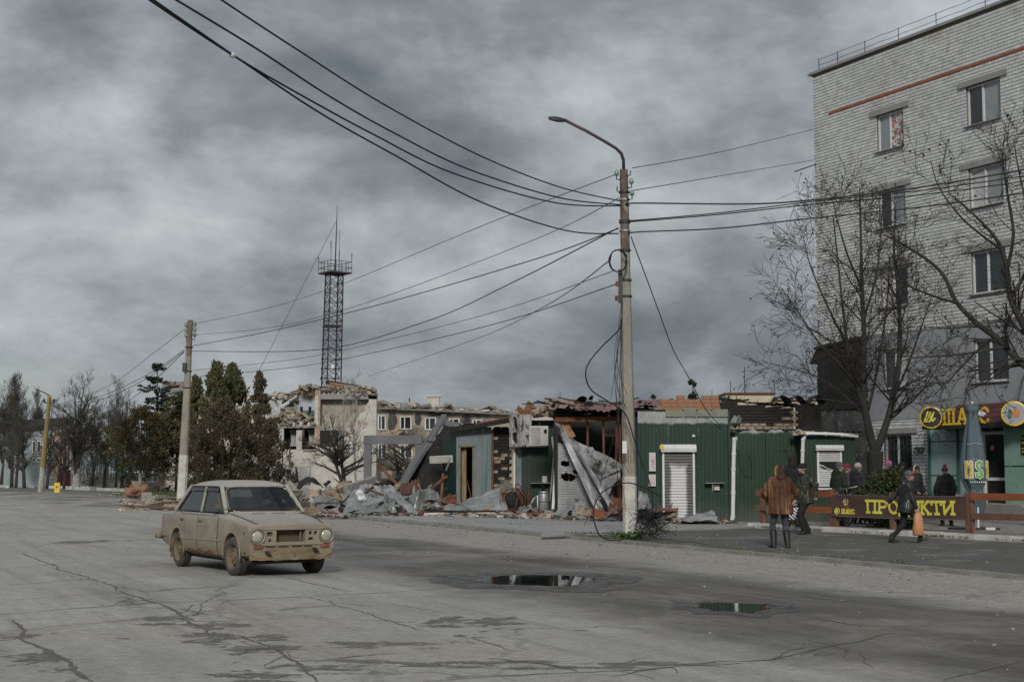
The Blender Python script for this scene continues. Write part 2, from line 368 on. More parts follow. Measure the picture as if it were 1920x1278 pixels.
m_glass = glass('window_glass', (0.55, 0.58, 0.58), 0.10)
m_carglass = glass('car_glass', (0.40, 0.42, 0.42), 0.04)
m_sideglass = glass('darkened_car_glass', (0.07, 0.075, 0.08), 0.02, 0.05, 0.22)  # dark reflections in the side windows are put into the glass tint
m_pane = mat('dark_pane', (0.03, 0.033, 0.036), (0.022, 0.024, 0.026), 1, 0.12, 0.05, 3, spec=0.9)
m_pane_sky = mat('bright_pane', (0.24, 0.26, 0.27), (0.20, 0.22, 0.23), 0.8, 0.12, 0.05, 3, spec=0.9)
m_curtain = mat('pale_curtain', (0.46, 0.46, 0.45), (0.38, 0.38, 0.37), 2, 0.8, 0.5, 6, st=(3, 3, 0.2))
def sheet_green(name, base, top_z=None, burn=0.0):
 m = NT(name); x = m.xyz()
 col = m.mix(m.ramp(m.noise(1.1, 5, 0.6), (0.35, 0.0), (0.7, 1.0)), base, tuple(q * 0.72 for q in base))
 col = m.mix(m.ramp(m.noise(3, 6, 0.7, m.map(m.coord(), sc=(1, 1, 0.08))), (0.55, 0.0), (0.8, 0.35)), col, tuple(min(1, q * 1.7 + 0.012) for q in base))
 if top_z is not None:
  ed = m.math('ADD', x[2], m.math('MULTIPLY', m.noise(2.2, 4, 0.5, m.map(m.coord(), sc=(1, 1, 0.3))), 0.30))
  zinc = m.mix(m.ramp(m.noise(4, 5), (0.3, 0.0), (0.7, 1.0)), (0.36, 0.37, 0.37), (0.2, 0.205, 0.21))
  col = m.mix(m.step(ed, top_z - 0.03, top_z + 0.05), col, zinc)
 if burn:
  col = m.mix(m.ramp(m.noise(0.7, 5, 0.6, m.map(m.coord(), loc=(3, 1, 4))), (0.48, 0.0), (0.66, burn)), col, (0.028, 0.028, 0.026))
 dirt = m.math('MULTIPLY', m.step(m.math('ADD', x[2], m.math('MULTIPLY', m.noise(3, 5), .8)), 1.1, .35), .6); col = m.mix(dirt, col, (0.085, 0.078, 0.066))
 col = m.mix(m.ramp(m.noise(0.8, 4, 0.6, m.map(m.coord(), loc=(9, 9, 1))), (0.5, 0.0), (0.75, 0.4)), col, tuple(q * 1.5 + .006 for q in base))
 chip = m.ramp(m.voro(5.5), (0.03, 1.0), (0.06, 0.0))
 col = m.mix(m.math('MULTIPLY', chip, 0.6), col, (0.45, 0.46, 0.44))
 m.bump(m.noise(9, 3), 0.12, 0.02)
 return m.fin(col, 0.5, 0.0, 0.4)
m_green1 = sheet_green('green_sheet', (0.0065, 0.030, 0.0195), 3.03)
m_green2 = sheet_green('leaf_green_sheet', (0.009, 0.034, 0.012), 2.76)
m_green3 = sheet_green('leaf_green_sheet_low', (0.0085, 0.030, 0.012))
m_green0 = sheet_green('sooted_green_sheet', (0.006, 0.026, 0.017), None, 0.9)
m_greyed = NT('bleached_green_sheet')
_m = m_greyed; _c = _m.mix(_m.ramp(_m.noise(2.2, 6, 0.65, _m.map(_m.coord(), sc=(1.6, 1.6, 0.12))), (0.53, 0.0), (0.70, 1.0)), (0.165, 0.185, 0.195), (0.055, 0.135, 0.10))
_c = _m.mix(_m.ramp(_m.noise(1.0, 5, 0.6, _m.map(_m.coord(), loc=(2, 2, 2), sc=(1, 1, 0.5))), (0.5, 0.0), (0.7, 0.75)), _c, (0.085, 0.085, 0.09))
_m.bump(_m.noise(12, 4), 0.2, 0.02); m_greyed = _m.fin(_c, 0.6, 0.0, 0.35)
def shutter_mat(name, cx, w, z0, z1):
 m = NT(name); x = m.xyz()
 dx = m.math('DIVIDE', m.math('ABSOLUTE', m.math('SUBTRACT', x[0], cx)), w / 2)
 dz = m.math('SUBTRACT', x[2], z1 - 0.42)
 e = m.math('MAXIMUM', dx, m.math('MULTIPLY', m.math('ADD', dz, 0.55), 1.25))
 e = m.math('ADD', e, m.math('MULTIPLY', m.math('SUBTRACT', m.noise(3.0, 5, 0.6), 0.5), 0.45))
 soot = m.step(e, 0.42, 0.68)
 return m.fin(m.mix(m.math('MULTIPLY', soot, 0.88), (0.58, 0.575, 0.57), (0.055, 0.045, 0.042)), 0.55)
# ------------------------------------------------------------------ ground, road, pavements
random.seed(11)
K0 = V((0.71, 34.88, 0)); RDA = rad(25.3)          # a point of the kerb and the direction of the road
RD = V((-math.sin(RDA), math.cos(RDA), 0)); RU = V((math.cos(RDA), math.sin(RDA), 0))
def road(u, v, z=0.0): return K0 + RU * u + RD * v + V((0, 0, z))
def uv_of(p): q = V(p) - K0; return q.dot(RU), q.dot(RD)
def flat(name, pts, z, mt, M=None, **k):
 mb = MB(); mb.add([(p[0], p[1], z) for p in pts], [tuple(range(len(pts)))]); return structure(mb, name, mt, **k)
# base ground to the horizon: trodden soil and thin winter grass
m = NT('ground_soil'); x = m.noise(0.12, 6, 0.6)
c = m.mix(m.ramp(x, (0.42, 0.0), (0.58, 1.0)), (0.125, 0.112, 0.088), (0.088, 0.083, 0.055))
c = m.mix(m.ramp(m.noise(0.9, 5, 0.7), (0.55, 0.0), (0.68, 1.0)), c, (0.15, 0.135, 0.115))
m.bump(m.noise(3, 6, 0.7), 0.6, 0.05); m_soil = m.fin(c, 0.95)
flat('ground', [(-1500, -60), (1500, -60), (1500, 2500), (-1500, 2500)], -0.012, m_soil)
# road: pale worn concrete with tar, dust and a muddy lane beside the kerb
m = NT('road_concrete'); X = m.xyz(); wob = m.noise(0.22, 4, 0.55)
u = m.math('ADD', X[0], m.math('MULTIPLY', m.math('SUBTRACT', wob, 0.5), 3.0))
u = m.math('ADD', u, m.math('MULTIPLY', m.math('SUBTRACT', m.noise(1.6, 5, 0.6), 0.5), 0.9))
fine = m.noise(9, 6, 0.75); big = m.noise(0.35, 5, 0.6); streak = m.noise(1.2, 5, 0.6, m.map(m.coord(), sc=(1.6, 0.10, 1)))
col = m.mix(m.ramp(big, (0.35, 0.0), (0.68, 1.0)), (0.365, 0.350, 0.322), (0.29, 0.277, 0.255))
col = m.mix(m.ramp(streak, (0.46, 0.0), (0.68, 0.7)), col, (0.225, 0.22, 0.21))
col = m.mix(m.ramp(m.noise(0.5, 6, 0.7, m.map(m.coord(), loc=(9, 4, 1))), (0.55, 0.0), (0.68, 0.55)), col, (0.28, 0.255, 0.215))
gravel = m.voro(26, out='Color')
edge = m.math('MULTIPLY', m.step(u, -3.9, -2.6), m.step(X[0], 1.0, 0.4))
col = m.mix(edge, col, (0.31, 0.288, 0.255))
col = m.mix(m.math('MULTIPLY', edge, 0.45), col, m.ramp(gravel, (0.1, (0.12, 0.11, 0.10)), (0.8, (0.36, 0.34, 0.31))))
lane = m.math('MULTIPLY', m.step(u, -8.9, -7.3), m.step(u, -2.9, -4.2))
lane = m.math('MULTIPLY', lane, m.step(X[1], 12.0, 2.0))
lanev = m.math('MULTIPLY', lane, m.ramp(m.noise(0.8, 6, 0.7, m.map(m.coord(), sc=(1.2, 0.35, 1))), (0.30, 0.75), (0.60, 1.0)))
mud = m.mix(m.ramp(m.noise(1.1, 6, 0.7, m.map(m.coord(), sc=(1, 0.3, 1))), (0.38, 0.0), (0.62, 1.0)), (0.036, 0.032, 0.028), (0.080, 0.068, 0.055))
col = m.mix(m.math('MULTIPLY', lanev, 0.93), col, mud)
pa = m.math('MULTIPLY', m.step(X[1], 28, 40), m.math('MULTIPLY', m.step(X[0], -8, -5), 0.85))
col = m.mix(m.math('MULTIPLY', pa, m.ramp(m.noise(0.35, 5, 0.65), (0.48, 0.0), (0.56, 1.0))), col, (0.055, 0.052, 0.05))
edgecol = m.voro(0.24, m.map(m.coord(), sc=(1, 0.7, 1)), 'DISTANCE_TO_EDGE');
wv = m.n('ShaderNodeVectorMath', operation='ADD'); m.put(wv.inputs[0], m.coord())
sc_ = m.n('ShaderNodeVectorMath', operation='SCALE'); m.put(sc_.inputs[0], m.noise(1.5, 5, 0.65, out=1)); sc_.inputs['Scale'].default_value = 1.1
m.put(wv.inputs[1], sc_.outputs[0])
crk = m.voro(0.30, m.map(wv.outputs[0], sc=(1, 0.6, 0)), 'DISTANCE_TO_EDGE')
crk = m.math('MULTIPLY', m.ramp(crk, (0.0, 1.0), (0.009, 0.0)), m.ramp(m.noise(0.25, 3), (0.38, 0.0), (0.55, 0.75)))
crk2 = m.voro(1.1, m.map(wv.outputs[0], loc=(3, 1, 0), sc=(1, 0.55, 0)), 'DISTANCE_TO_EDGE'); crk = m.math('MAXIMUM', crk, m.math('MULTIPLY', m.ramp(crk2, (0.0, 1.0), (0.022, 0.0)), m.ramp(m.noise(0.16, 3, .5, m.map(m.coord(), loc=(4, 4, 0))), (0.50, 0.0), (0.62, 0.6))))
col = m.mix(crk, col, (0.075, 0.072, 0.068))
col = m.mix(m.ramp(m.noise(0.28, 5, 0.65, m.map(m.coord(), loc=(2, 8, 0))), (0.50, 0.0), (0.66, 0.6)), col, (0.30, 0.265, 0.215))
tr_ = m.noise(2.4, 4, 0.6, m.map(m.coord(), loc=(1, 3, 0), sc=(1.3, 0.03, 1))); col = m.mix(m.math('MULTIPLY', m.ramp(tr_, (0.50, 0.0), (0.66, 0.55)), m.ramp(m.noise(.4, 4), (.4, 0.0), (.6, 1.0))), col, (0.19, 0.178, 0.16))
col = m.mix(0.5, col, m.ramp(m.noise(2.8, 6, 0.75), (0.32, 0.72), (0.68, 1.2)), 'MULTIPLY')
col = m.mix(0.75, col, m.ramp(fine, (0.28, 0.60), (0.72, 1.26)), 'MULTIPLY')
col = m.mix(0.5, col, m.ramp(m.noise(55, 2, 0.6), (0.3, 0.58), (0.7, 1.32)), 'MULTIPLY')
wet = m.math('MULTIPLY', lane, m.ramp(m.noise(0.55, 4, 0.6, m.map(m.coord(), loc=(3, 7, 0), sc=(1, 0.5, 1))), (0.45, 0.0), (0.62, 1.0)))
rough = m.math('SUBTRACT', 0.85, m.math('MULTIPLY', wet, 0.42))
hh = m.math('ADD', m.math('MULTIPLY', fine, 0.6), m.math('ADD', m.math('MULTIPLY', m.noise(40, 4, 0.7), 0.5), m.math('MULTIPLY', big, 3.0)))
m.bump(hh, 0.35, 0.012); m_road = m.fin(col, rough, 0, 0.35)
mb = MB(); mb.add([(-60, -60, 0), (0.06, -60, 0), (0.06, 90, 0), (-60, 90, 0)], [(0, 1, 2, 3)])
rd = structure(mb, 'road', m_road); rd.location = K0; rd.rotation_euler = (0, 0, RDA)
# far apron and verge along the poles
m = NT('apron_asphalt'); c = m.mix(m.ramp(m.noise(0.3, 6, 0.65), (0.42, 0.0), (0.6, 1.0)), (0.17, 0.162, 0.15), (0.10, 0.096, 0.09))
c = m.mix(m.ramp(m.noise(0.16, 5, 0.6, m.map(m.coord(), loc=(8, 2, 0))), (0.53, 0.0), (0.60, 0.9)), c, (0.05, 0.048, 0.047))
c = m.mix(m.ramp(m.noise(2.2, 6, 0.7), (0.60, 0.0), (0.66, 0.8)), c, (0.34, 0.325, 0.30))
m.bump(m.noise(8, 5, 0.7), 0.4, 0.02); m_apron = m.fin(c, 0.8)
flat('apron', [road(0.06, 18), road(0.06, 90), road(3.6, 90), road(6.2, 52), road(6.5, 18)], -0.004, m_apron)
m = NT('verge_turf'); c = m.mix(m.ramp(m.noise(0.25, 6, 0.6), (0.42, 0.0), (0.55, 1.0)), (0.13, 0.115, 0.075), (0.075, 0.095, 0.03))
c = m.mix(m.ramp(m.noise(1.4, 5, 0.7), (0.56, 0.0), (0.62, 0.9)), c, (0.24, 0.225, 0.20)); m.bump(m.noise(5, 5, 0.7), 0.6, 0.04); m_turf = m.fin(c, 0.95)
flat('verge', [road(3.6, 92), road(6.2, 52), road(6.5, 30), road(30, 30), road(40, 92)], 0.004, m_turf)
# kerb stones along the road: each stone a piece
kr = structure((lambda b: (b.bar(road(0.06, -40, 0.02), road(0.06, 24, 0.02), 0.10, 0.10), b)[1])(MB()), 'road_kerb', m_kerb)
ks = MB(); ks.box((0, 0, 0), (0.17, 0.97, 0.14), None, 0, 0.006); ksm = ks.mesh('kerb_stone'); ksm.materials.append(m_kerb)
vv = -22.0
while vv < 24:
 o = link('kerb_stone', ksm, kr); p = road(0.09 + U(-0.015, 0.015), vv, -0.005 + U(-0.018, 0.01)); o.location = p
 o.rotation_euler = (U(-.02, .02), U(-.04, .04), RDA + U(-0.015, 0.015)); vv += 1.0
# raised pavement before the kiosks (pale slab) and the dark asphalt lot
def pavemat(name, a, b, cdark, sc=1.0, gr=0.4):
 m = NT(name); c = m.mix(m.ramp(m.noise(0.5 * sc, 6, 0.62), (0.36, 0.0), (0.66, 1.0)), a, b)
 c = m.mix(m.ramp(m.noise(1.0 * sc, 6, 0.7, m.map(m.coord(), loc=(4, 9, 0))), (0.54, 0.0), (0.66, 0.8)), c, cdark)
 c = m.mix(gr, c, m.ramp(m.noise(22, 4, 0.75), (0.3, 0.6), (0.7, 1.3)), 'MULTIPLY')
 m.bump(m.noise(25, 5, 0.75), 0.4, 0.015); return m.fin(c, 0.88)
m_walk = pavemat('pavement_slab', (0.285, 0.28, 0.27), (0.225, 0.22, 0.215), (0.16, 0.152, 0.142))
m_lot = pavemat('lot_asphalt', (0.085, 0.080, 0.074), (0.060, 0.058, 0.055), (0.20, 0.185, 0.165), 0.75, 0.6)
A = G(1015, 1003, .1); B = G(1416, 986, .1); C_ = G(1920, 1012, .1)
PKD = (C_ - B).normalized()                       # plaza kerb runs beside the road too
def plz(s, t, z=0.0):                             # s along the plaza kerb from its left end, t behind it
 n = V((-PKD.y, PKD.x, 0)); return V((B.x, B.y, 0)) + PKD * s + n * t + V((0, 0, z))
def slab(name, pts, z0, z1, mt):
 mb = MB(); mb.prism([V((p[0], p[1], z1)) for p in pts], (0, 0, z1), (0, 0, z0)); return structure(mb, name, mt)
slab('pavement', [road(0.16, 0.2), A, B, plz(-0.2, 0.5), (10, 60, 0), (-9, 64, 0), road(6, 18), road(0.16, 18)], -0.02, 0.10, m_walk)
slab('parking_lot', [road(0.165, -45), plz(34, -0.1), plz(0, -0.1), B + V((0, -.004, 0)), A + V((0.003, -.003, 0)), road(0.165, 0.2)], -0.02, 0.055, m_lot)
def ragged(pts_c, rx, ry, z, n=40, seed=0, rot=0.0, rag=0.35):
 r = []
 for i in range(n):
  t = 2 * math.pi * i / n; k = 1 + rag * noise.fractal(V((math.cos(t) * 1.7 + seed * 7.1, math.sin(t) * 1.7, seed)), 1, 2, 4)
  q = V((rx * k * math.cos(t), ry * k * math.sin(t), 0)); q = Matrix.Rotation(rot, 3, 'Z') @ q
  r.append((pts_c[0] + q.x, pts_c[1] + q.y, z))
 return r
# plaza in front of the shop: slab, small paving tiles, white kerb
m_plazabase = mat('plaza_bed', (0.10, 0.095, 0.085), (0.07, 0.067, 0.06), 2, 0.95)
m_tile = mat('paving_tile', (0.255, 0.235, 0.215), (0.185, 0.172, 0.16), 1.1, 0.85, 0.4, 30, island=0.35)
plaza = slab('plaza', [plz(-0.3, 0.16), plz(30, 0.16), plz(30, 18), plz(-0.3, 18)], -0.02, 0.155, m_plazabase)
ts = 0.30; cand = []
for i in range(0, 52):
 for j in range(0, 30):
  p = plz(-0.15 + (i + 0.5) * ts, 0.19 + (j + 0.5) * ts)
  if -2 < p.x < 0.40 * p.y + 1 and p.y < 46: cand.append(p)
cand.sort(key=lambda p: p.y)
tb = MB(); tb.box((0, 0, 0), (ts - 0.016, ts - 0.016, 0.05), None); tmesh = tb.mesh('paving_tile'); tmesh.materials.append(m_tile)
ang = math.atan2(PKD.y, PKD.x); rest = MB()
for k, p in enumerate(cand):
 z = 0.150 + U(-0.005, 0.005)
 if k < 300:
  o = link('paving_tile', tmesh, plaza); o.location = (p.x, p.y, z); o.rotation_euler = (U(-.012, .012), U(-.012, .012), ang)
 else: rest.box((p.x, p.y, z), (ts - 0.016, ts - 0.016, 0.05), ang)
rest.build('paving_tiles', m_tile, plaza, kind='stuff')
pk = structure((lambda b: (b.bar(plz(-0.3, 0.05, 0.04), plz(30, 0.05, 0.04), 0.12, 0.12), b)[1])(MB()), 'plaza_kerb', m_white_kerb)
ks = MB(); ks.box((0, 0, 0), (0.99, 0.17, 0.16), None, 0, 0.007); ksm = ks.mesh('white_kerb_stone'); ksm.materials.append(m_white_kerb)
for i in range(16):
 o = link('kerb_stone', ksm, pk); o.location = plz(0.2 + i, 0.05, 0.095 + U(-.008, .008)); o.rotation_euler = (0, U(-.006, .006), ang)
# far white kerbs on the left
for nm, a, b_, in (('white_kerb', (92, 915), (175, 916)), ('white_kerb', (125, 917), (255, 922)), ('white_kerb', (0, 908), (62, 914)), ('white_kerb', (0, 913), (14, 914.5))):
 mb = MB(); p, q = G(*a), G(*b_); n = max(2, int((q - p).length / 3));
 for k in range(n): mb.bar(lerp(p, q, (k + .02) / n) + V((0, 0, .1)), lerp(p, q, (k + .98) / n) + V((0, 0, .1 + U(-.03, .03))), 0.22, 0.30)
 structure(mb, nm, m_white_kerb)
# puddles: still water in the muddy lane
m = NT('puddle_water'); m.bump(m.noise(3, 2), 0.02, 0.01); m_water = m.fin((0.012, 0.012, 0.011), 0.02, 0, 0.6)
m_damp = pavemat('wet_silt', (0.040, 0.037, 0.034), (0.058, 0.053, 0.047), (0.10, 0.092, 0.08), 4.0, 0.8); m_damp.node_tree.nodes['Principled BSDF'].inputs['Roughness'].default_value = .38
m_damp2 = pavemat('damp_mud', (0.072, 0.066, 0.059), (0.055, 0.051, 0.046), (0.13, 0.12, 0.108), 5.0, 0.9); m_damp2.node_tree.nodes['Principled BSDF'].inputs['Roughness'].default_value = .6
def puddle(name, px0, px1, py0, py1, seed):
 a, b = G(px0, (py0 + py1) / 2), G(px1, (py0 + py1) / 2); c, d = G((px0 + px1) / 2, py1), G((px0 + px1) / 2, py0)
 ctr = (c + d) / 2
 for q, (k_, zz_, mt) in enumerate(((1.75, .0052, m_damp2), (1.35, .0062, m_damp2))): mb = MB(); mb.add(ragged(ctr + V((.1, .1, 0)) * q, (b - a).length / 2 * k_, (d - c).length / 2 * k_, zz_, 80, seed + .13 * q, 0.10, 0.45), [tuple(range(80))]); structure(mb, 'damp_margin', mt)
 mb = MB(); r = ragged(ctr, (b - a).length / 2, (d - c).length / 2, 0.0085, 64, seed, 0.10, 0.34)
 mb.add(r, [tuple(range(64))]); structure(mb, name, m_water)
 for k in range(0):
  p = ctr + V((U(-1, 1), U(-.8, .8), 0)); mb = MB(); mb.add(ragged(p, U(.12, .3), U(.1, .25), 0.0085, 30, seed + 5 + k, 0.1, 0.5), [tuple(range(30))]); structure(mb, name, m_water)
puddle('puddle', 890, 1118, 1078, 1097, 2); puddle('puddle', 1312, 1440, 1130, 1147, 5)
# tarred cracks and spalled patches traced on the road
m_crack = mat('crack_tar', (0.085, 0.079, 0.071), (0.13, 0.12, 0.108), 5, 0.9, 0.3)
m_spall = pavemat('spalled_road', (0.16, 0.15, 0.136), (0.105, 0.098, 0.088), (0.24, 0.226, 0.205), 6.0, 0.7)
mb = MB()
def crack(pts, w, jit=0.05):
 P3 = [G(*p) for p in pts]; out = []
 for a, b in zip(P3, P3[1:]):
  n = max(2, int((b - a).length / 0.09))
  for k in range(n): out.append(lerp(a, b, k / n))
 out.append(P3[-1]); L = len(out); off = U(0, 99); l, r = [], []
 for i, p in enumerate(out):
  t = (out[min(i + 1, L - 1)] - out[max(i - 1, 0)]).normalized(); n = V((-t.y, t.x, 0))
  q = p + n * (noise.fractal(V((i * 0.06 + off, 0, 0)), 1, 2, 5) * jit * 2.2 + U(-.012, .012))
  hw = w * .72 * (0.15 + 0.9 * abs(noise.noise(V((i * 0.17, off, 3))))) * min(1, (i + 1) / 5, (L - i) / 5) + 0.003
  l.append(q + n * hw + V((0, 0, .0042))); r.append(q - n * hw + V((0, 0, .0042)))
 mb.add(l + r, [(i, i + 1, L + i + 1, L + i) for i in range(L - 1)])
S6 = lambda *q: [(x * .5208, 880 + y * .5208) for x, y in q]
S7 = lambda *q: [(820 + x * .573, 900 + y * .573) for x, y in q]
for pts, w in ((S6((0, 525), (200, 505), (400, 490), (550, 480), (800, 470), (1100, 458), (1400, 440), (1780, 418)), .035),
               (S6((75, 300), (130, 320), (250, 370), (400, 415), (520, 470), (600, 490), (640, 520), (730, 590), (870, 600), (1000, 650), (1110, 700), (1130, 764)), .045),
               (S6((0, 355), (150, 345), (300, 330)), .02), (S6((0, 418), (300, 395), (700, 380)), .02), (S6((0, 470), (200, 460), (420, 440)), .022),
               (S6((0, 580), (300, 555), (600, 530)), .022), (S6((960, 370), (1100, 405), (1260, 440)), .022), (S6((1000, 505), (1200, 490), (1350, 520), (1450, 560), (1550, 585)), .022),
               (S6((1110, 460), (1210, 490)), .022), (S6((1400, 485), (1600, 515)), .018), (S6((40, 540), (90, 600), (180, 660), (330, 764)), .10),
               (S6((740, 455), (830, 448)), .015), (S6((600, 490), (700, 545), (760, 545), (870, 548)), .02), (S6((640, 620), (760, 600), (1000, 605), (1080, 600)), .03),
               (S6((1130, 690), (1280, 672), (1430, 660)), .05), (S6((1630, 600), (1700, 610), (1850, 650)), .02), (S7((-50, 655), (300, 640), (520, 630), (700, 620), (900, 590), (1080, 585), (1230, 560), (1380, 525), (1480, 500)), .035),
               (S7((1080, 585), (1150, 555), (1300, 540)), .02), (S7((1650, 655), (1800, 620), (1920, 590)), .025), (S7((180, 580), (350, 600), (460, 625)), .06), (S7((1190, 445), (1350, 470), (1530, 480)), .03)):
 crack(pts, w)
for b in range(26):                                   # side cracks that branch off
 pts = random.choice([S6((520, 470)), S6((640, 520)), S6((800, 470)), S6((1200, 490)), S7((700, 620)), S7((1230, 560)), S6((300, 500)), S6((1000, 650))])[0]
 q = (pts[0] + U(-60, 60), pts[1] + U(-12, 12)); crack([q, (q[0] + U(-60, 60), q[1] + U(-14, 14)), (q[0] + U(-110, 110), q[1] + U(-24, 24))], U(.008, .02))
structure(mb, 'road_cracks', m_crack)
def ragged_edges(mt, sc, a, b):
 t = mt.node_tree; bs = t.nodes['Principled BSDF']; out = t.nodes['Material Output']; tr = t.nodes.new('ShaderNodeBsdfTransparent'); mx = t.nodes.new('ShaderNodeMixShader'); n = t.nodes.new('ShaderNodeTexNoise'); r = t.nodes.new('ShaderNodeMapRange'); c = t.nodes.new('ShaderNodeTexCoord')
 n.inputs['Scale'].default_value = sc; n.inputs['Detail'].default_value = 7; n.inputs['Roughness'].default_value = .72; r.inputs[1].default_value = a; r.inputs[2].default_value = b
 for p, q in ((c.outputs['Object'], n.inputs[0]), (n.outputs[0], r.inputs[0]), (r.outputs[0], mx.inputs[0]), (tr.outputs[0], mx.inputs[1]), (bs.outputs[0], mx.inputs[2]), (mx.outputs[0], out.inputs[0])): t.links.new(p, q)
ragged_edges(m_spall, 2.6, .42, .56); ragged_edges(m_damp2, 3.2, .34, .52); ragged_edges(m_crack, 9, .25, .45)
mb = MB(); k = 0
for px, py, rx, ry in [S6((780, 545))[0] + (.55, .35), S6((830, 600))[0] + (.5, .3), S6((700, 625))[0] + (.75, .28), S6((850, 640))[0] + (.7, .3), S6((930, 660))[0] + (.35, .3), S6((1000, 720))[0] + (.55, .22),
                       S6((1400, 630))[0] + (.6, .18), S6((1300, 690))[0] + (.9, .10), S6((1620, 562))[0] + (.3, .2), S6((1700, 700))[0] + (.8, .12), S6((960, 745))[0] + (.5, .12), S6((380, 258))[0] + (.8, .8),
                       S7((260, 600))[0] + (1.0, .16), S7((400, 610))[0] + (.5, .14), S7((120, 515))[0] + (.4, .3), S7((240, 485))[0] + (.5, .3), S7((30, 475))[0] + (.4, .5), S6((60, 600))[0] + (.4, .35), S6((200, 690))[0] + (.35, .3)]:
 for t in range(5):
  c = G(px, py) + V((random.gauss(0, rx) * .6, random.gauss(0, ry) * .9, 0)); q = random.choice((.1, .16, .3, .55))
  mb.add(ragged(c, rx * q, max(.05, ry * q * 1.3), 0.0022 + k * 0.00002, 52, k + 20, U(-.5, .3), 0.9), [tuple(range(52))]); k += 1
structure(mb, 'spalled_patches', m_spall)
# pebbles and grit kicked over road, lot and pavement: nobody could count them
mb = MB(); m_grit = mat('grit', (0.30, 0.285, 0.26), (0.19, 0.18, 0.165), 3, 0.95, 0, island=0.6)
for i in range(1000):
 v_ = U(-24, 20); q = random.random()
 if q < .45: p = road(-abs(random.gauss(0, 1.6)) - .1, v_, 0.004)
 elif q < .62: p = road(random.gauss(-5.2, 1.6), v_, 0.004)
 elif q < .80: p = road(U(0.3, 4), U(-20, 0), 0.056)
 else: p = road(U(.4, 4.5), U(1, 18), 0.104)
 s = random.choice((.012, .016, .02, .03)) * U(.6, 1.3)
 mb.box(p + V((0, 0, s * .2)), (s * U(.8, 1.6), s * U(.8, 1.4), s * .7), U(0, 3), 0, s * .2)
tag(mb.build('grit', m_grit), kind='stuff')
def blades(mb, c, rx, ry, n, h, z=0.0, w=0.012, rot=0.0):
 for i in range(n):
  a = U(0, 6.28); r = math.sqrt(random.random()); q = Matrix.Rotation(rot, 3, 'Z') @ V((rx * r * math.cos(a), ry * r * math.sin(a), 0)); p = V((c[0], c[1], z)) + q
  t = U(0, 6.28); hh = h * U(.4, 1.1); d = V((math.cos(t), math.sin(t), 0)); b = V((U(-1, 1), U(-1, 1), 0)) * hh * .5
  mb.add([p - d * w, p + d * w, p + b * .5 + d * w * .7 + V((0, 0, hh * .6)), p + b + V((0, 0, hh))], [(0, 1, 2, 3)])
mb = MB()
for i in range(22):
 v_ = U(-14, 20); blades(mb, road(.22, v_), .1, U(.2, .8), 40, .07, .06, .009, RDA)
for i in range(26):
 blades(mb, plz(U(-1, 14), -0.06), U(.15, .6), .08, 40, .07, .08, .008, ang)
blades(mb, G(1445, 985, .1), .25, .15, 130, .14, .1); blades(mb, G(1240, 997, .1), .9, .12, 160, .06, .1); blades(mb, G(1140, 1000, .1), 1.1, .12, 180, .07, .1)
for i in range(16): blades(mb, road(U(3, 8), U(48, 80)), U(.8, 2.5), U(.4, 1), 260, .22, 0, .03)
blades(mb, G(320, 938), .9, .5, 400, .22, 0, .02)
tag(mb.build('grass', m_grass), kind='stuff')
# ------------------------------------------------------------------ five-storey brick block with the grocery shop
random.seed(5)
AC = V((11.89, 55, 0)); AE = V((.4645, -.8856, 0)); ARZ = math.atan2(AE.y, AE.x)
block = thing('apartment_block', 'pale brick five storey apartment block with a grocery shop at street level', 'apartment building', AC, ARZ)
BW, BH = 17.5, 17.15
WIN = []                                            # s0, s1, z0, z1, kind
rowsz = [(13.33, 14.70), (10.48, 11.85), (7.53, 8.98), (4.55, 6.00)]
for r, (z0, z1) in enumerate(rowsz):
 WIN.append((3.55, 4.97, z0, z1, 'A%d' % r)); WIN.append((8.0, 9.55, z0, z1, 'B%d' % r)); WIN.append((12.6, 14.1, z0, z1, 'C%d' % r))
WIN.append((3.55, 4.97, 1.1, 2.92, 'G'))
core = MB()                                         # the wall behind the bricks, with the window holes left open
def wall_with_holes(mb, x0, x1, z0, z1, holes, y0, y1):
 xs = sorted({x0, x1} | {h[0] for h in holes} | {h[1] for h in holes}); zs = sorted({z0, z1} | {h[2] for h in holes} | {h[3] for h in holes})
 for a, b in zip(xs, xs[1:]):
  run = None
  for c, d in zip(zs, zs[1:]):
   mx, mz = (a + b) / 2, (c + d) / 2
   solid = not any(h[0] < mx < h[1] and h[2] < mz < h[3] for h in holes)
   if solid: run = (run[0], d) if run else (c, d)
   if (not solid or d == zs[-1]) and run:
    mb.box(((a + b) / 2, (y0 + y1) / 2, (run[0] + run[1]) / 2), (b - a, y1 - y0, run[1] - run[0])); run = None
DOOR = (8.45, 9.5, 0.55, 3.0)
wall_with_holes(core, 0, BW, 0, BH, [w[:4] for w in WIN], 0.012, 0.4)
core.box((0.2, 6.4, BH / 2), (0.4, 12, BH)); core.box((BW / 2, 6.2, BH - .2), (BW - .81, 11.9, .3)); core.box((BW / 2, 12.2, BH / 2), (BW - .8, .3, BH - .5))
core.build('wall', m_mortar, block)
def is_stucco(s, z): return 3.44 < z < 6.52 and s > 2.80
def is_char(s, z): return s < 2.78 and z < 6.45
cl_, ch_, bt = 0.268, 0.098, 0.120
bricks = []
nz = int(BH / bt)
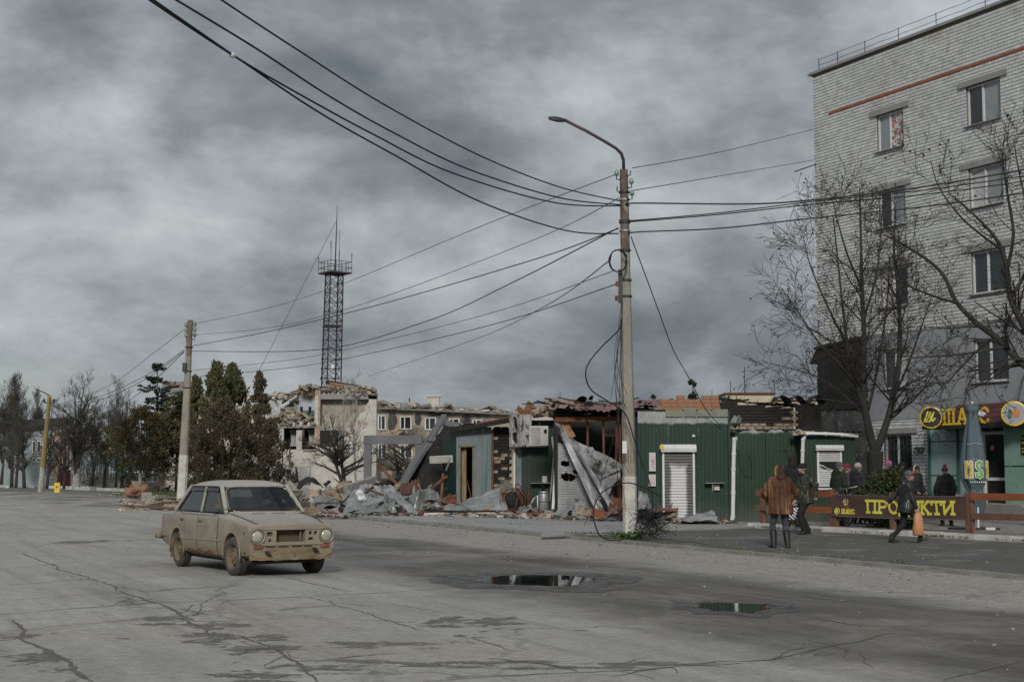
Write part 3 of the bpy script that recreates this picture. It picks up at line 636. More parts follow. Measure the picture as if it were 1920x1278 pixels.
for j in range(nz):
 z = 0.05 + j * bt; s = -0.144 if j % 2 else 0.0
 while s < BW:
  a, b = max(0.0, s), min(BW, s + cl_)
  if j % 4 == 3:                               # a header course now and then
   b = min(BW, s + 0.124)
  for w in WIN + [(5.75, 17.5, 0, 3.4, 'shop')]:
   if w[2] - .03 < z < w[3] + .03:
    if a < w[0] < b: b = w[0]
    elif a < w[1] < b: a = w[1]
    elif w[0] <= a and b <= w[1]: b = a
  if b - a > 0.04 and not is_stucco((a + b) / 2, z) and not (is_stucco(b, z)): bricks.append((a, b, z))
  s += (0.144 if j % 4 == 3 else 0.288)
def pxsize(s, z):
 p = AC + AE * s; sx = p.x / p.y * FPX; return (p.y, abs(sx) < 960 and 960 + sx < 1918 and (z - CH) / p.y * FPX < 880)
vis = [b for b in bricks if pxsize((b[0] + b[1]) / 2, b[2])[1] and b[1] - b[0] > .2]
vis.sort(key=lambda b: pxsize(b[0], b[2])[0]); near = set(vis[:300])
ub = MB(); ub.box((0, 0, 0), (0.25, 0.03, 0.098)); ubm = ub.mesh('brick'); ubm.materials.append(m_brick)
rest = MB()
for b in bricks:
 c = ((b[0] + b[1]) / 2, U(-0.004, 0.004) - .004, b[2])
 if b in near:
  o = link('brick', ubm, block); o.location = c; o.scale = ((b[1] - b[0]) / 0.25, 1, 1)
 else: rest.box(c, (b[1] - b[0], 0.03, ch_), U(-.01, .01))
for j in range(nz):                                  # end wall
 for k in range(16):
  rest.box((-0.002, .14 + k * .262 + (0.131 if j % 2 else 0), .05 + j * bt), (.03, .25, ch_))
rest.build('bricks', m_brick, block, kind='stuff')
cap = MB(); cap.box((BW / 2 - .05, .2, BH + .05), (BW + .3, .62, .10)); cap.build('parapet_coping', m_lintel, block)
# stringcourse of red brick under the parapet
ub = MB(); ub.box((0, 0, 0), (0.25, 0.05, 0.088)); ubm = ub.mesh('red_brick'); ubm.materials.append(m_red_brick)
for k in range(62):
 o = link('red_brick', ubm, block); o.location = (1.05 + k * .262, -0.02, 15.40 + U(-.004, .004))
st = MB(); wall_with_holes(st, 2.79, BW, 3.44, 6.52, [w[:4] for w in WIN if w[2] < 5 and w[2] > 3], -0.045, 0.010); st.build('stucco_band', m_stucco, block)
st = MB(); st.box((BW / 2 + 1.4, -0.03, 6.55), (BW - 2.8, .07, .05)); st.build('stucco_ledge', m_lintel, block)
pane_of = {'A0': (m_pane_sky, 'collage'), 'B0': (m_pane, m_pane_sky), 'A1': (m_pane, m_pane_sky), 'B1': (m_curtain, m_pane_sky), 'A2': (m_curtain, m_pane), 'B2': (m_pane, m_pane),
           'A3': (m_pane, m_curtain), 'B3': (m_pane, m_pane), 'G': (m_pane, m_pane)}
m = NT('printed_board'); c = m.ramp(m.voro(9, m.map(m.coord(), sc=(1, 1, 1)), out='Color', feature='F1'), (0.0, (0.12, 0.05, 0.05)), (0.3, (0.45, 0.44, 0.42)), (0.5, (0.16, 0.13, 0.13)), (0.62, (0.35, 0.05, 0.06)), (0.8, (0.10, 0.2, 0.16)), interp='CONSTANT')
c = m.mix(m.ramp(m.voro(9, feature='DISTANCE_TO_EDGE'), (0.03, 1.0), (0.06, 0.0)), c, (0.5, 0.49, 0.48)); m_collage = m.fin(c, 0.5)
def window(parent, s0, s1, z0, z1, panes, depth=0.12, fm=None, split=.44, sill=True):
 fm = fm or m_upvc; w = .065
 f = MB(); xm = s0 + (s1 - s0) * split
 for x in (s0 + w / 2, xm, s1 - w / 2): f.box((x, depth, (z0 + z1) / 2), (w if x != xm else w * 1.2, .07, z1 - z0))
 for z in (z0 + w / 2, z1 - w / 2):
  f.box(((s0 + w + xm - w * .6) / 2, depth, z), (xm - w * .6 - s0 - w, .07, w)); f.box(((xm + w * .6 + s1 - w) / 2, depth, z), (s1 - w - xm - w * .6, .07, w))
 fo = f.build('window', fm, parent)
 for (a, b), pm in zip(((s0 + w, xm - w * .6), (xm + w * .6, s1 - w)), panes):
  p = MB(); p.box(((a + b) / 2, depth + .012, (z0 + z1) / 2), (b - a + .01, .012, z1 - z0 - 2 * w + .01)); p.build('pane', m_collage if pm == 'collage' else pm, fo)
 if sill:
  p = MB(); p.box(((s0 + s1) / 2, -.02, z0 - .02), (s1 - s0 + .1, .22, .03)); p.build('sill', m_lintel, fo)
 return fo
for s0, s1, z0, z1, k in WIN:
 fo = window(block, s0, s1, z0, z1, pane_of.get(k, (m_pane, m_pane_sky)))
 if z0 > 7 or k == 'G':
  l = MB(); l.box(((s0 + s1) / 2 + .02, -.035, z1 + .11), (s1 - s0 + .62, .09, .2)); l.build('lintel', m_lintel, block)
 if k == 'G':
  g = MB()
  for i in range(9): g.tube([(s0 + .05 + i * (s1 - s0 - .1) / 8, -.03, z0), (s0 + .05 + i * (s1 - s0 - .1) / 8, -.03, z1)], .009, 5)
  for z in (z0 + .25, z1 - .55): g.tube([(s0, -.03, z), (s1, -.03, z)], .010, 5)
  for i in range(3):
   xc = s0 + .3 + i * .42
   for sg in (-1, 1): g.tube([(xc + sg * (.04 + .14 * math.sin(t * .45) ** 2), -.035, z1 - .5 + t * .065) for t in range(8)], .008, 4)
  g.build('window_grille', m_steel, block)
# roof edge railing of thin wire
r = MB()
for s in (.25, 1.35, 2.9, 4.7, 6.6, 8.9, 11.5, 14.0): r.tube([(s, .1, BH + .1), (s, .1, BH + .62)], .016, 5)
for z in (.36, .60): r.tube([(.25 + 13.75 * t / 20, .1, BH + z - .03 * math.sin(t * 1.3) ** 2) for t in range(21)], .010, 4)
r.build('roof_railing', m_steel, block)
# charred panel on the corner, above the burnt shack
ch = MB()
ch.grid(lambda a, b: (0.02 + a * 2.72, -.10 - .04 * fbm(V((a * 4, b * 6, 1))), 3.9 + .25 * fbm(V((a * 4, 1, 5))) * (1 - b) + b * (2.52 + .12 * a + .10 * fbm(V((a * 3, 0, 2))))), 26, 40)
ch.box((1.38, -.03, 5.2), (2.66, .06, 2.4)); ch.bar((-.05, -.12, 6.32), (2.80, -.12, 6.55), .16, .10)
ch.prism([V((.0, -.1, 6.3)), V((-.45, -.1, 5.75)), V((0.0, -.1, 5.8))], (0, 0, 0), (0, .5, 0))
ch.build('charred_cladding', m_soot_wall, block)
ch = MB(); ch.grid(lambda a, b: (0.02 + a * 2.74, -.05 - .02 * fbm(V((a * 5, b * 5, 4))), .2 + b * 4.0), 20, 26); ch.build('sooty_render', m_soot_low, block)
# ---- shop front
FY = -0.25; n_before = set(block.children)
sf = MB()
sf.box((8.9, -.12, 1.75), (6.2, .24, 2.95)); sf.build('shop_backing', m_dteal, block)
for c0, c1 in ((5.86, 7.10), (7.20, 7.62)):
 for z0, z1 in ((.28, 1.42), (1.46, 2.58), (2.62, 3.2)):
  p = MB(); p.box(((c0 + c1) / 2, FY - .01, (z0 + z1) / 2), (c1 - c0, .03, z1 - z0)); p.build('facade_panel', m_teal, block)
for s in (5.81, 7.15): p = MB(); p.box((s, FY - .03, 1.7), (.06, .09, 3.0)); p.build('pilaster', m_dteal, block)
p = MB(); p.box((7.74, FY - .05, 1.7), (.2, .14, 3.0)); p.build('pilaster', m_roof_red, block, label='dark red pilaster beside the shop door')
for c0, c1 in ((9.62, 10.9), (10.95, 12.4)):
 for z0, z1 in ((.3, 1.72), (1.76, 3.1)):
  p = MB(); p.box(((c0 + c1) / 2, FY - .25, (z0 + z1) / 2), (c1 - c0, .5, z1 - z0)); p.build('facade_panel', mat('pale_green_panel', (0.20, 0.32, 0.27), (0.17, 0.28, 0.235), 1, .6) if c0 < 10 and z0 < 1 else bpy.data.materials['pale_green_panel'], block)
d = MB();
for s in (8.32, 9.46): d.box((s, FY - .02, 1.62), (.10, .09, 2.55))
d.box((8.89, FY - .02, 2.84), (1.04, .09, .10)); d.box((8.89, FY - .02, 1.33), (1.04, .07, .10)); d.box((8.89, FY - .02, .40), (1.04, .08, .12))
door = d.build('shop_door', m_upvc, block)
p = MB(); p.box((8.89, FY + .006, 1.6), (1.04, .02, 2.4)); p.build('pane', m_pane, door)
p = MB(); p.tube([(8.46, FY - .05, 1.35), (8.40, FY - .14, 1.5), (8.62, FY - .16, 1.72), (8.40, FY - .14, 1.95), (8.46, FY - .05, 2.1)], .022, 6); p.build('handle', m_zinc, door)
p = MB(); p.lathe([(.09, 0), (.09, .006)], 18, Matrix.Translation((8.66, FY - .012, 2.35)) @ Matrix.Rotation(rad(90), 4, 'X')); p.build('sticker', mat('red_sticker', (.4, .05, .06), (.5, .3, .3), 30, .5), door)
p = MB(); p.box((8.0, FY - .02, 1.7), (.42, .06, 2.8)); p.build('door_surround', m_stucco, block)
# porch, steps, ramp
p = MB(); p.box((9.0, -1.05, .37), (4.6, 1.56, .36)); p.build('porch', m_concrete, block)
p = MB(); p.prism([V((6.4, -1.84, .14)), V((6.4, -1.84, .55)), V((11.5, -1.84, .55)), V((12.5, -1.84, .14))], (0, 0, 0), (0, -.02, 0)); p.build('porch_face', m_tile, block)
for o in block.children:
 if o not in n_before and o.name.split('.')[0] not in ('porch', 'porch_face'): o.location.x += .29
# planters, leaning canopy and its lettering
for s in (5.9, 7.35):
 p = MB(); p.box((s, -.75, .47), (.9, .5, .62)); p.box((s, -.75, .79), (.96, .56, .05));
 tag(p.build('planter_box', mat('planter_stone', (.26, .22, .19), (.2, .17, .15), 2, .85)), 'pale stone planter box under the teal shop panels, %s one' % ('the left' if s < 7 else 'the right'), 'planter', 'planter boxes at the shop front').matrix_world = frame_of(block)
cn = MB(); z0, z1, y0, y1 = 3.12, 3.82, -1.25, -.30
nt_ = 44
for i in range(nt_):                                 # steel roof tiles of the canopy, one raised course each
 for j in range(4):
  a = 6.85 + i * .16; ya, yb = lerp(y0, y1, j / 4), lerp(y0, y1, (j + 1) / 4); za, zb = lerp(z0, z1, j / 4) + .035, lerp(z0, z1, (j + 1) / 4)
  if a < 6.85 + j * .17: continue
  cn.add([(a, ya, za), (a + .15, ya, za), (a + .15, yb, zb), (a, yb, zb), (a, ya, za - .04), (a + .15, ya, za - .04)], [(0, 1, 2, 3), (4, 5, 1, 0)])
cno = cn.build('canopy_roof', m_roof_red, block)
p = MB(); p.prism([V((6.85, y0, z0 - .03)), V((13.9, y0, z0 - .03)), V((13.9, y1, z1 - .02)), V((7.55, y1, z1 - .02))], (0, 0, 0), (0, 0, -.03)); p.box((10.38, y0 + .5, z0 - .10), (7.0, 1.1, .05)); p.box((10.38, y0 - .02, z0 - .07), (7.06, .05, .14)); p.build('fascia', m_black, block)
for s in (7.9, 10.2): p = MB(); p.tube([(s, -.03, 4.75), (s + .55, -1.0, 3.75)], .02, 6); p.build('canopy_stay', m_steel, block)
# letters made of strokes with slab serifs
def glyph(ch):
 L = {'П': [((0, 0), (0, 1)), ((.62, 0), (.62, 1)), ((-.12, 1), (.74, 1)), ((-.12, 0), (.14, 0)), ((.48, 0), (.74, 0))],
         'Р': [((0, 0), (0, 1)), ((-.12, 0), (.14, 0)), ((-.12, 1), (0, 1)), ((0, 1), (.35, 1), (.52, .92), (.6, .76), (.52, .58), (.35, .48), (0, .48))],
         'О': [tuple((.34 + .34 * math.cos(t * math.pi / 8), .5 + .5 * math.sin(t * math.pi / 8)) for t in range(17))],
         'Д': [((.05, .05), (.18, 1)), ((.6, .05), (.6, 1)), ((.18, 1), (.6, 1)), ((-.1, .05), (.76, .05)), ((-.1, .05), (-.1, -.2)), ((.76, .05), (.76, -.2))],
         'У': [((0, 1), (.08, .5), (.25, .42), (.55, .45)), ((.58, 1), (.58, -.15), (.5, -.22), (.1, -.22)), ((-.12, 1), (.14, 1)), ((.45, 1), (.72, 1))],
         'К': [((0, 0), (0, 1)), ((-.12, 0), (.14, 0)), ((-.12, 1), (.14, 1)), ((.02, .45), (.5, 1)), ((.15, .58), (.55, 0)), ((.42, 1), (.66, 1)), ((.45, 0), (.70, 0))],
         'Т': [((.32, 0), (.32, 1)), ((-.05, 1), (.69, 1)), ((-.05, 1), (-.05, .78)), ((.69, 1), (.69, .78)), ((.18, 0), (.46, 0))],
         'И': [((0, 0), (0, 1)), ((.62, 0), (.62, 1)), ((0, .05), (.62, .95)), ((-.12, 1), (.1, 1)), ((.52, 0), (.76, 0)), ((.5, 1), (.74, 1))],
         'Ш': [((0, 0), (0, 1)), ((.38, 0), (.38, 1)), ((.76, 0), (.76, 1)), ((-.1, 0), (.86, 0)), ((-.1, 1), (.1, 1)), ((.28, 1), (.48, 1)), ((.66, 1), (.86, 1))],
         'А': [((0, 0), (.3, 1)), ((.64, 0), (.34, 1)), ((.12, .32), (.52, .32)), ((-.12, 0), (.14, 0)), ((.5, 0), (.78, 0))],
         'Н': [((0, 0), (0, 1)), ((.6, 0), (.6, 1)), ((0, .5), (.6, .5)), ((-.1, 0), (.1, 0)), ((-.1, 1), (.1, 1)), ((.5, 0), (.7, 0)), ((.5, 1), (.7, 1))],
         'С': [((.62, .75), (.55, .92), (.36, 1), (.15, .92), (.02, .7), (0, .5), (.02, .3), (.15, .08), (.36, 0), (.55, .08), (.64, .25))],
         'В': [((0, 0), (0, 1)), ((0, 1), (.4, 1), (.5, .88), (.5, .65), (.4, .53), (0, .53)), ((.4, .53), (.55, .4), (.55, .12), (.42, 0), (0, 0))],
         'S': [((.55, .78), (.5, .95), (.3, 1), (.08, .93), (.03, .75), (.12, .6), (.45, .42), (.55, .25), (.48, .06), (.28, 0), (.05, .06), (0, .24))],
         'N': [((0, 0), (0, 1)), ((.55, 0), (.55, 1)), ((0, 1), (.55, 0))],
         'ш': [((0, 1), (-.1, .15), (.08, .12), (.28, .95)), ((.28, .95), (.2, .15), (.38, .12), (.6, .95)), ((.6, .95), (.52, .2), (.7, .15), (.85, .4))]}
 return L[ch]
ADV = {'Ш': 1.12, 'А': .86, 'Н': .88, 'С': .80, 'П': .98, 'Р': .80, 'О': .86, 'Д': .9, 'У': .82, 'К': .84, 'Т': .88, 'И': .92, 'В': .75}
def text_mb(txt, h, thick, depth, x0=0, sw=1.0, shear=0.0, place=None, adv=1.0):
 mb = MB(); place = place or (lambda x, z, o: (x, -o, z)); x = x0; k = 0
 for c in txt:
  for st_ in glyph(c):
   for a, b in zip(st_, st_[1:]):
    ax, az, bx, bz = a[0] * h * sw, a[1] * h, b[0] * h * sw, b[1] * h
    d = V((bx - ax, bz - az)); L_ = d.length or 1; n = V((-d.y, d.x)) / L_ * thick / 2; e = d / L_ * thick * .42
    q = [V((ax, az)) - e + n, V((ax, az)) - e - n, V((bx, bz)) + e - n, V((bx, bz)) + e + n]; q = [(x + p.x + shear * p.y, p.y) for p in q]
    o = depth + .0006 * (k % 5); k += 1
    f = [place(p[0], p[1], o) for p in q]; g = [place(p[0], p[1], 0) for p in q]
    mb.add(f + g, [(0, 1, 2, 3), (0, 4, 5, 1), (1, 5, 6, 2), (2, 6, 7, 3), (3, 7, 4, 0)])
  x += ADV.get(c, .75) * h * sw * adv
 return mb
sgn = thing('shop_sign', 'yellow raised letters with a round script emblem on the red canopy', 'sign', AC + AE * 8.02 + V((0, 0, 3.03)) + (Matrix.Rotation(ARZ, 3, 'Z') @ V((0, -1.3, 0))), ARZ)
for i, c in enumerate('ШАНС'):
 t = text_mb(c, .48, .070, .025, 0, 1.12); o = t.build('letter', m_sign_yellow, sgn); o.location = ((-.12, .50, .99, 1.46)[i], 0, .11)
RX = Matrix.Rotation(rad(90), 4, 'X')
ME_ = Matrix.Translation((-.67, -.06, .35)) @ Matrix.Rotation(rad(42), 4, 'Z') @ RX
dsc = MB(); dsc.lathe([(.37, 0), (.37, .14), (.33, .15)], 32, ME_); dsc.build('emblem_disc', m_sign_yellow, sgn)
dsc = MB(); dsc.lathe([(.325, .140), (.325, .156)], 32, ME_); dsc.build('emblem_face', m_black, sgn)
t = text_mb('ш', .36, .055, .02, sw=.9, shear=.25); o = t.build('emblem_script', m_letter, sgn); o.rotation_euler.z = rad(42); o.location = V((-.67, -.06, .35)) + Matrix.Rotation(rad(42), 3, 'Z') @ V((-.19, -.165, -.18))
rs = thing('round_sign', 'round sign with a yellow rim and a grey picture at the right of the canopy', 'sign', AC + AE * 10.98 + V((0, 0, 3.38)) + (Matrix.Rotation(ARZ, 3, 'Z') @ V((0, -1.4, 0))), ARZ + rad(42))
dsc = MB(); dsc.lathe([(.39, 0), (.39, .14), (.35, .15)], 32, RX); dsc.build('rim', m_sign_yellow, rs)
dsc = MB(); dsc.lathe([(.335, .14), (.335, .154)], 32, RX); dsc.build('face', mat('sign_grey', (.33, .34, .35), (.28, .29, .3), 2, .4), rs)
dsc = MB(); dsc.ball((.06, -.155, .02), (.13, .006, .14)); dsc.build('picture', mat('sign_orange', (.5, .22, .06), (.4, .12, .05), 20, .5), rs)
dsc = MB(); dsc.ball((-.13, -.155, -.02), (.07, .006, .16)); dsc.build('picture', mat('sign_green', (.06, .11, .1), (.1, .14, .12), 20, .5), rs)
lampt = thing('spotlight', 'small white floodlight on a black arm in front of the canopy letters', 'lamp', AC + AE * 9.95 + V((0, 0, 3.33)) + (Matrix.Rotation(ARZ, 3, 'Z') @ V((0, -1.9, 0))), ARZ)
p = MB(); p.tube([(-.1, .55, -.2), (-.25, .25, .05), (-.05, .05, .22)], .018, 6); p.build('arm', m_steel, lampt)
p = MB(); p.prism([V((-.08, 0, .16)), V((.34, 0, .04)), V((.36, -.14, -.02)), V((-.06, -.14, .10))], (0, 0, 0), (0, .02, .05)); p.build('lamp_head', m_upvc, lampt)
nb = thing('notice_board', 'black notice with lines of yellow lettering on the green shop wall', 'sign', AC + AE * 10.95 + V((0, 0, 2.4)) + (Matrix.Rotation(ARZ, 3, 'Z') @ V((0, -.77, 0))), ARZ)
p = MB(); p.box((0, 0, 0), (.62, .03, .62)); p.build('board', m_black, nb)
p = MB()
for z in (.22, .08, -.10, -.2):
 for k in range(6): p.box((-.24 + k * .085 + U(-.01, .01), -.018, z), (.06, .006, .05 if z > 0 else .035))
p.build('lettering', m_sign_yellow, nb)
t = text_mb('СУВОР', .20, .035, .006, sw=.62); o = t.build('wall_lettering', m_black, block); o.location = (5.10, -.02, 2.22)
hr = thing('handrail', 'teal green stair rail rising towards the shop door', 'handrail', AC + AE * 9.0 + (Matrix.Rotation(ARZ, 3, 'Z') @ V((0, -3.1, 0))) + V((0, 0, .15)), ARZ)
p = MB(); p.tube([(-.25, 0, .62), (.55, 0, .95), (2.2, 0, 1.55)], .028, 8); p.tube([(-.25, 0, .62), (-.3, 0, .5)], .028, 8); p.build('rail', m_rail, hr)
for s in (.1, .85, 1.7): p = MB(); p.tube([(s, 0, 0), (s, 0, .74 + s * .38)], .024, 8); p.build('post', m_rail, hr)
# ------------------------------------------------------------------ row of burnt market kiosks
random.seed(21)
def ribbed(x0, x1, z0, z1, y, pitch=0.11, d=0.007, mb=None, ztop=None):
 mb = mb or MB(); xs = []; x = x0
 while x < x1 - 1e-4:
  for f, o in ((0, 0), (.55, 0), (.68, -d), (.87, -d)):
   q = x + f * pitch
   if q < x1 - .002: xs.append((q, o))
  x += pitch
 xs.append((x1, 0)); n = len(xs); vs = []
 for k in range(7):
  for q, o in xs:
   zt = ztop(q) if ztop else z1
   vs.append((q, y + o + .006 * noise.noise(V((q * 1.3, k * .7, y))), lerp(z0, zt, k / 6)))
 mb.add(vs, [(k * n + i, k * n + i + 1, (k + 1) * n + i + 1, (k + 1) * n + i) for k in range(6) for i in range(n - 1)]); return mb
def sheets(parent, x0, x1, z0, z1, y, mt, w=1.05, pitch=.11, ztop=None, lab=None):
 n = max(1, round((x1 - x0) / w))
 for k in range(n):
  a, b = lerp(x0, x1, k / n), lerp(x0, x1, (k + 1) / n)
  ribbed(a, b - .006, z0, z1, y - .004 * (k % 2), pitch, ztop=ztop).build('wall_sheet', mt, parent, world=True, label=lab)
def wx(px, D): return P(px, 800, D).x
def wz(py, D): return P(960, py, D).z
def shutter(parent, cx, w, z0, z1, y, mt, box_h=.22, pitch=.085, rails=True, skip=None):
 r = MB()
 for s in (-1, 1): r.box((cx + s * (w / 2 + .03), y - .03, (z0 + z1 - box_h) / 2), (.06, .07, z1 - z0 - box_h))
 sh = r.build('roller_shutter', m_upvc, parent, world=True)
 b = MB(); hw = w / 2 + .10
 b.prism([V((cx - hw, y - .005, z1 - box_h)), V((cx - hw, y - .17, z1 - box_h)), V((cx - hw, y - .19, z1 - box_h * .55)), V((cx - hw, y - .12, z1)), V((cx - hw, y - .005, z1))], (0, 0, 0), (2 * hw, 0, 0))
 b.build('shutter_box', m_upvc, sh, world=True)
 n = int((z1 - box_h - z0) / pitch)
 for k in range(n):
  z = z0 + k * pitch;
  if skip and skip(k, n): continue
  q = MB(); q.prism([V((cx - w / 2, y - .012, z)), V((cx - w / 2, y - .035, z + pitch * .2)), V((cx - w / 2, y - .035, z + pitch * .75)), V((cx - w / 2, y - .014, z + pitch - .004)), V((cx - w / 2, y - .004, z + pitch * .5))], (0, 0, 0), (w, 0, 0))
  q.build('slat', mt, sh, world=True)
 return sh
def drainpipe(parent, pts, r, name='drainpipe'):
 p = MB(); p.tube(pts, r, 10)
 for k in range(1, len(pts) - 1):
  d = (V(pts[k + 1]) - V(pts[k])).normalized(); p.tube([V(pts[k]) - d * .03, V(pts[k]) + d * .05], r * 1.18, 10)
 return p.build(name, m_upvc, parent, world=True, smooth=True, sharp=40)
# --- K1: tall green kiosk with the scorched roller door
D1 = 42.0; x0, x1, zt = wx(1196, D1), wx(1365, D1), wz(771, D1)
k1 = thing('green_kiosk', 'tall dark green sheet metal kiosk with a scorched white roller door and orange block parapet', 'kiosk', ((x0 + x1) / 2, D1, 0.1))
sheets(k1, x0, x1, .08, zt, D1, m_green1, .95)
b = MB(); b.box((x1 - .04, D1 + 2.3, 1.7), (.06, 4.5, 3.2)); b.box((x0 + .04, D1 + 2.3, 1.65), (.06, 4.5, 3.1)); b.build('side_wall', m_green0, k1, world=True)
b = MB(); b.box(((x0 + x1) / 2, D1 + 2.4, zt + .02), (x1 - x0 + .1, 4.8, .07)); b.build('roof', m_char, k1, world=True)
b = MB(); b.box((x1 + .02, D1 - .02, 1.75), (.05, .07, 3.2)); b.build('corner_trim', m_green3, k1, world=True)
sx = (wx(1242, D1) + wx(1300, D1)) / 2; sw = wx(1298, D1) - wx(1245, D1)
m_shut1 = shutter_mat('scorched_shutter', sx - (x0 + x1) / 2, sw, 0.1, 2.18)
shutter(k1, sx, sw, .14, wz(833, D1), D1 - .015, m_shut1)
b = MB(); b.box((wx(1239, D1), D1 - .215, wz(838, D1)), (.12, .006, .12)); b.build('warning_sticker', m_sign_yellow, k1, world=True)
for (pa, pb, nm) in (((1216, 848), (1228, 883), 'meter_box'), ((1215, 889), (1228, 911), 'meter_box')):
 b = MB(); zz0, zz1 = wz(pb[1], D1), wz(pa[1], D1); xx = (wx(pa[0], D1) + wx(pb[0], D1)) / 2
 b.box((xx, D1 - .06, (zz0 + zz1) / 2), (wx(pb[0], D1) - wx(pa[0], D1), .09, zz1 - zz0)); o = b.build(nm, m_ac_clean, k1, world=True)
 c = MB(); c.box((xx, D1 - .108, (zz0 + zz1) / 2), (.10, .006, (zz1 - zz0) * .7)); c.box((xx + .02, D1 - .113, zz0 + (zz1 - zz0) * .45), (.035, .004, .2))
 c.build('door', mat('box_paint', (.5, .46, .46), (.45, .2, .36), 7, .6, thr=(.5, .56)), o, world=True)
b = MB(); zsh = wz(905, D1); b.box((wx(1337, D1), D1 - .14, zsh), (.56, .28, .02)); o = b.build('counter_shelf', m_zinc, k1, world=True)
b = MB(); b.tube([(wx(1335, D1), D1 - .02, zsh - .22), (wx(1334, D1), D1 - .10, zsh - .12), (wx(1333, D1), D1 - .2, zsh - .02)], .025, 6); b.box((wx(1342, D1), D1 - .05, zsh - .13), (.15, .08, .16)); b.build('bracket', m_ac_clean, o, world=True)
b = MB(); b.ball((wx(1300, D1), D1 - .05, wz(817, D1)), (.05, .05, .045)); b.build('wall_lamp', m_upvc, k1, world=True)
m_fascia = mat('olive_board', (0.24, 0.23, 0.17), (0.17, 0.19, 0.15), 3, .8, .3, c3=(.3, .2, .11), st=(1, 1, .3))
for a, b_, t in ((1247, 1280, 768), (1281, 1306, 765), (1307, 1334, 768), (1335, 1365, 767)):
 b = MB(); b.box(((wx(a, D1) + wx(b_, D1)) / 2, D1 - .05 + U(-.01, .01), (wz(781, D1) + wz(t, D1)) / 2), (wx(b_, D1) - wx(a, D1) - .02, .03, wz(t, D1) - wz(781, D1)), Matrix.Rotation(U(-.03, .03), 3, 'Y'))
 b.build('fascia_board', m_fascia, k1, world=True)
bu = MB(); bu.box((0, 0, 0), (.243, .19, .108), None, 0, .005); bum = bu.mesh('block'); bum.materials.append(m_orange_block)
zb = zt + .06
for r in range(4):
 xa = wx((1226, 1232, 1237, 1262)[r], D1 + .8) + (.12 if r % 2 else 0); xe = wx((1346, 1346, 1346, 1336)[r], D1 + .8)
 while xa < xe:
  if r == 3 and random.random() < .3: xa += .252; continue
  o = link('block', bum, k1); p = V((xa + .125, D1 + .85 + U(-.012, .012), zb + .05 + r * .118)); o.location = p - V(k1.location); o.rotation_euler = (0, 0, U(-.02, .02)); xa += .252
drainpipe(k1, [(wx(1378, D1), D1 - .32, wz(822, D1)), (wx(1374, D1), D1 - .28, wz(822, D1)), (wx(1372.5, D1), D1 - .26, wz(850, D1)), (wx(1371.5, D1), D1 - .26, wz(878, D1)), (wx(1370.5, D1), D1 - .26, wz(922, D1)), (wx(1369, D1), D1 - .26, wz(968, D1)), (wx(1366, D1), D1 - .36, wz(976, D1))], .062)
# torn green flap at its corner
b = MB(); c = [P(1366, 800, D1 - .1), P(1388, 800, D1 - .15), P(1378, 778, D1 - .2), P(1392, 780, D1 - .35)]
b.grid(lambda a, t: lerp(lerp(c[0], c[1], a), lerp(c[2], c[3], a), t) + V((0, -.10 * math.sin(a * 5), .05 * math.sin(a * 9 + t * 3))), 10, 8); b.build('torn_sheet', m_green1, k1, world=True, smooth=True)
# --- K2: lower leaf green kiosk
D2 = 42.4; xa, xb, z2 = wx(1367, D2), wx(1504, D2), wz(804, D2)
k2 = thing('green_kiosk', 'low blank leaf green sheet kiosk between the tall kiosk and the small shuttered one', 'kiosk', ((xa + xb) / 2, D2, 0.1))
sheets(k2, xa, xb, .06, z2, D2, m_green2, 1.0, ztop=lambda q: z2 - .05 + .035 * math.sin(q * 9) + .02 * math.sin(q * 23))
b = MB(); b.box(((xa + xb) / 2, D2 + 2, z2 - .08), (xb - xa, 3.9, .07)); b.build('roof', m_zinc, k2, world=True)
b = MB(); b.box(((xa + xb) / 2, D2 + .03, z2 - .05), (xb - xa - .02, .05, .10)); b.build('eaves_beam', m_char, k2, world=True)
b = MB(); b.tube([P(1383, 843, D2 - .02), P(1386, 870, D2 - .02), P(1398, 893, D2 - .02), P(1410, 897, D2 - .02), P(1408, 865, D2 - .02), P(1402, 852, D2 - .02)], .012, 5); b.build('loose_wire', m_cable, k2, world=True)
# --- K3: small kiosk with broken shutter and white gutter
D3 = 41.6; xa, xb, z3 = wx(1504, D3), wx(1604, D3), wz(817, D3)
k3 = thing('green_kiosk', 'small green kiosk with a broken white window shutter and white gutter pipe along its top', 'kiosk', ((xa + xb) / 2, D3, 0.1))
sheets(k3, xa, xb, .06, z3, D3, m_green3, .95)
b = MB(); b.box((xb - .03, D3 + 1.7, 1.3), (.05, 3.3, 2.4)); b.box((xa + .03, D3 + .5, 1.3), (.05, .9, 2.4)); b.build('side_wall', m_green3, k3, world=True)
b = MB(); b.box(((xa + xb) / 2 + .05, D3 + 1.7, z3 + .02), (xb - xa + .3, 3.8, .05))
b.grid(lambda a, t: V((lerp(xa, xb + .3, a), D3 + .2 + t * 2.6, z3 + .12 + .03 * math.sin(a * 70) + .14 * t)), 90, 3); b.build('roof', m_char, k3, world=True)
drainpipe(k3, [(wx(1502, D3), D3 - .07, wz(872, D3)), (wx(1503, D3), D3 - .09, wz(845, D3)), (wx(1504, D3), D3 - .12, wz(824, D3)), (wx(1510, D3), D3 - .15, wz(813, D3)), (wx(1545, D3), D3 - .15, wz(813.5, D3)), (wx(1575, D3), D3 - .15, wz(815, D3)), (wx(1606, D3), D3 - .15, wz(817.5, D3))], .055, 'gutter_pipe')
sx3 = (wx(1532, D3) + wx(1574, D3)) / 2; sw3 = wx(1573, D3) - wx(1534, D3)
m_shut3 = mat('white_shutter', (.58, .58, .57), (.48, .48, .47), 2, .55, .1)
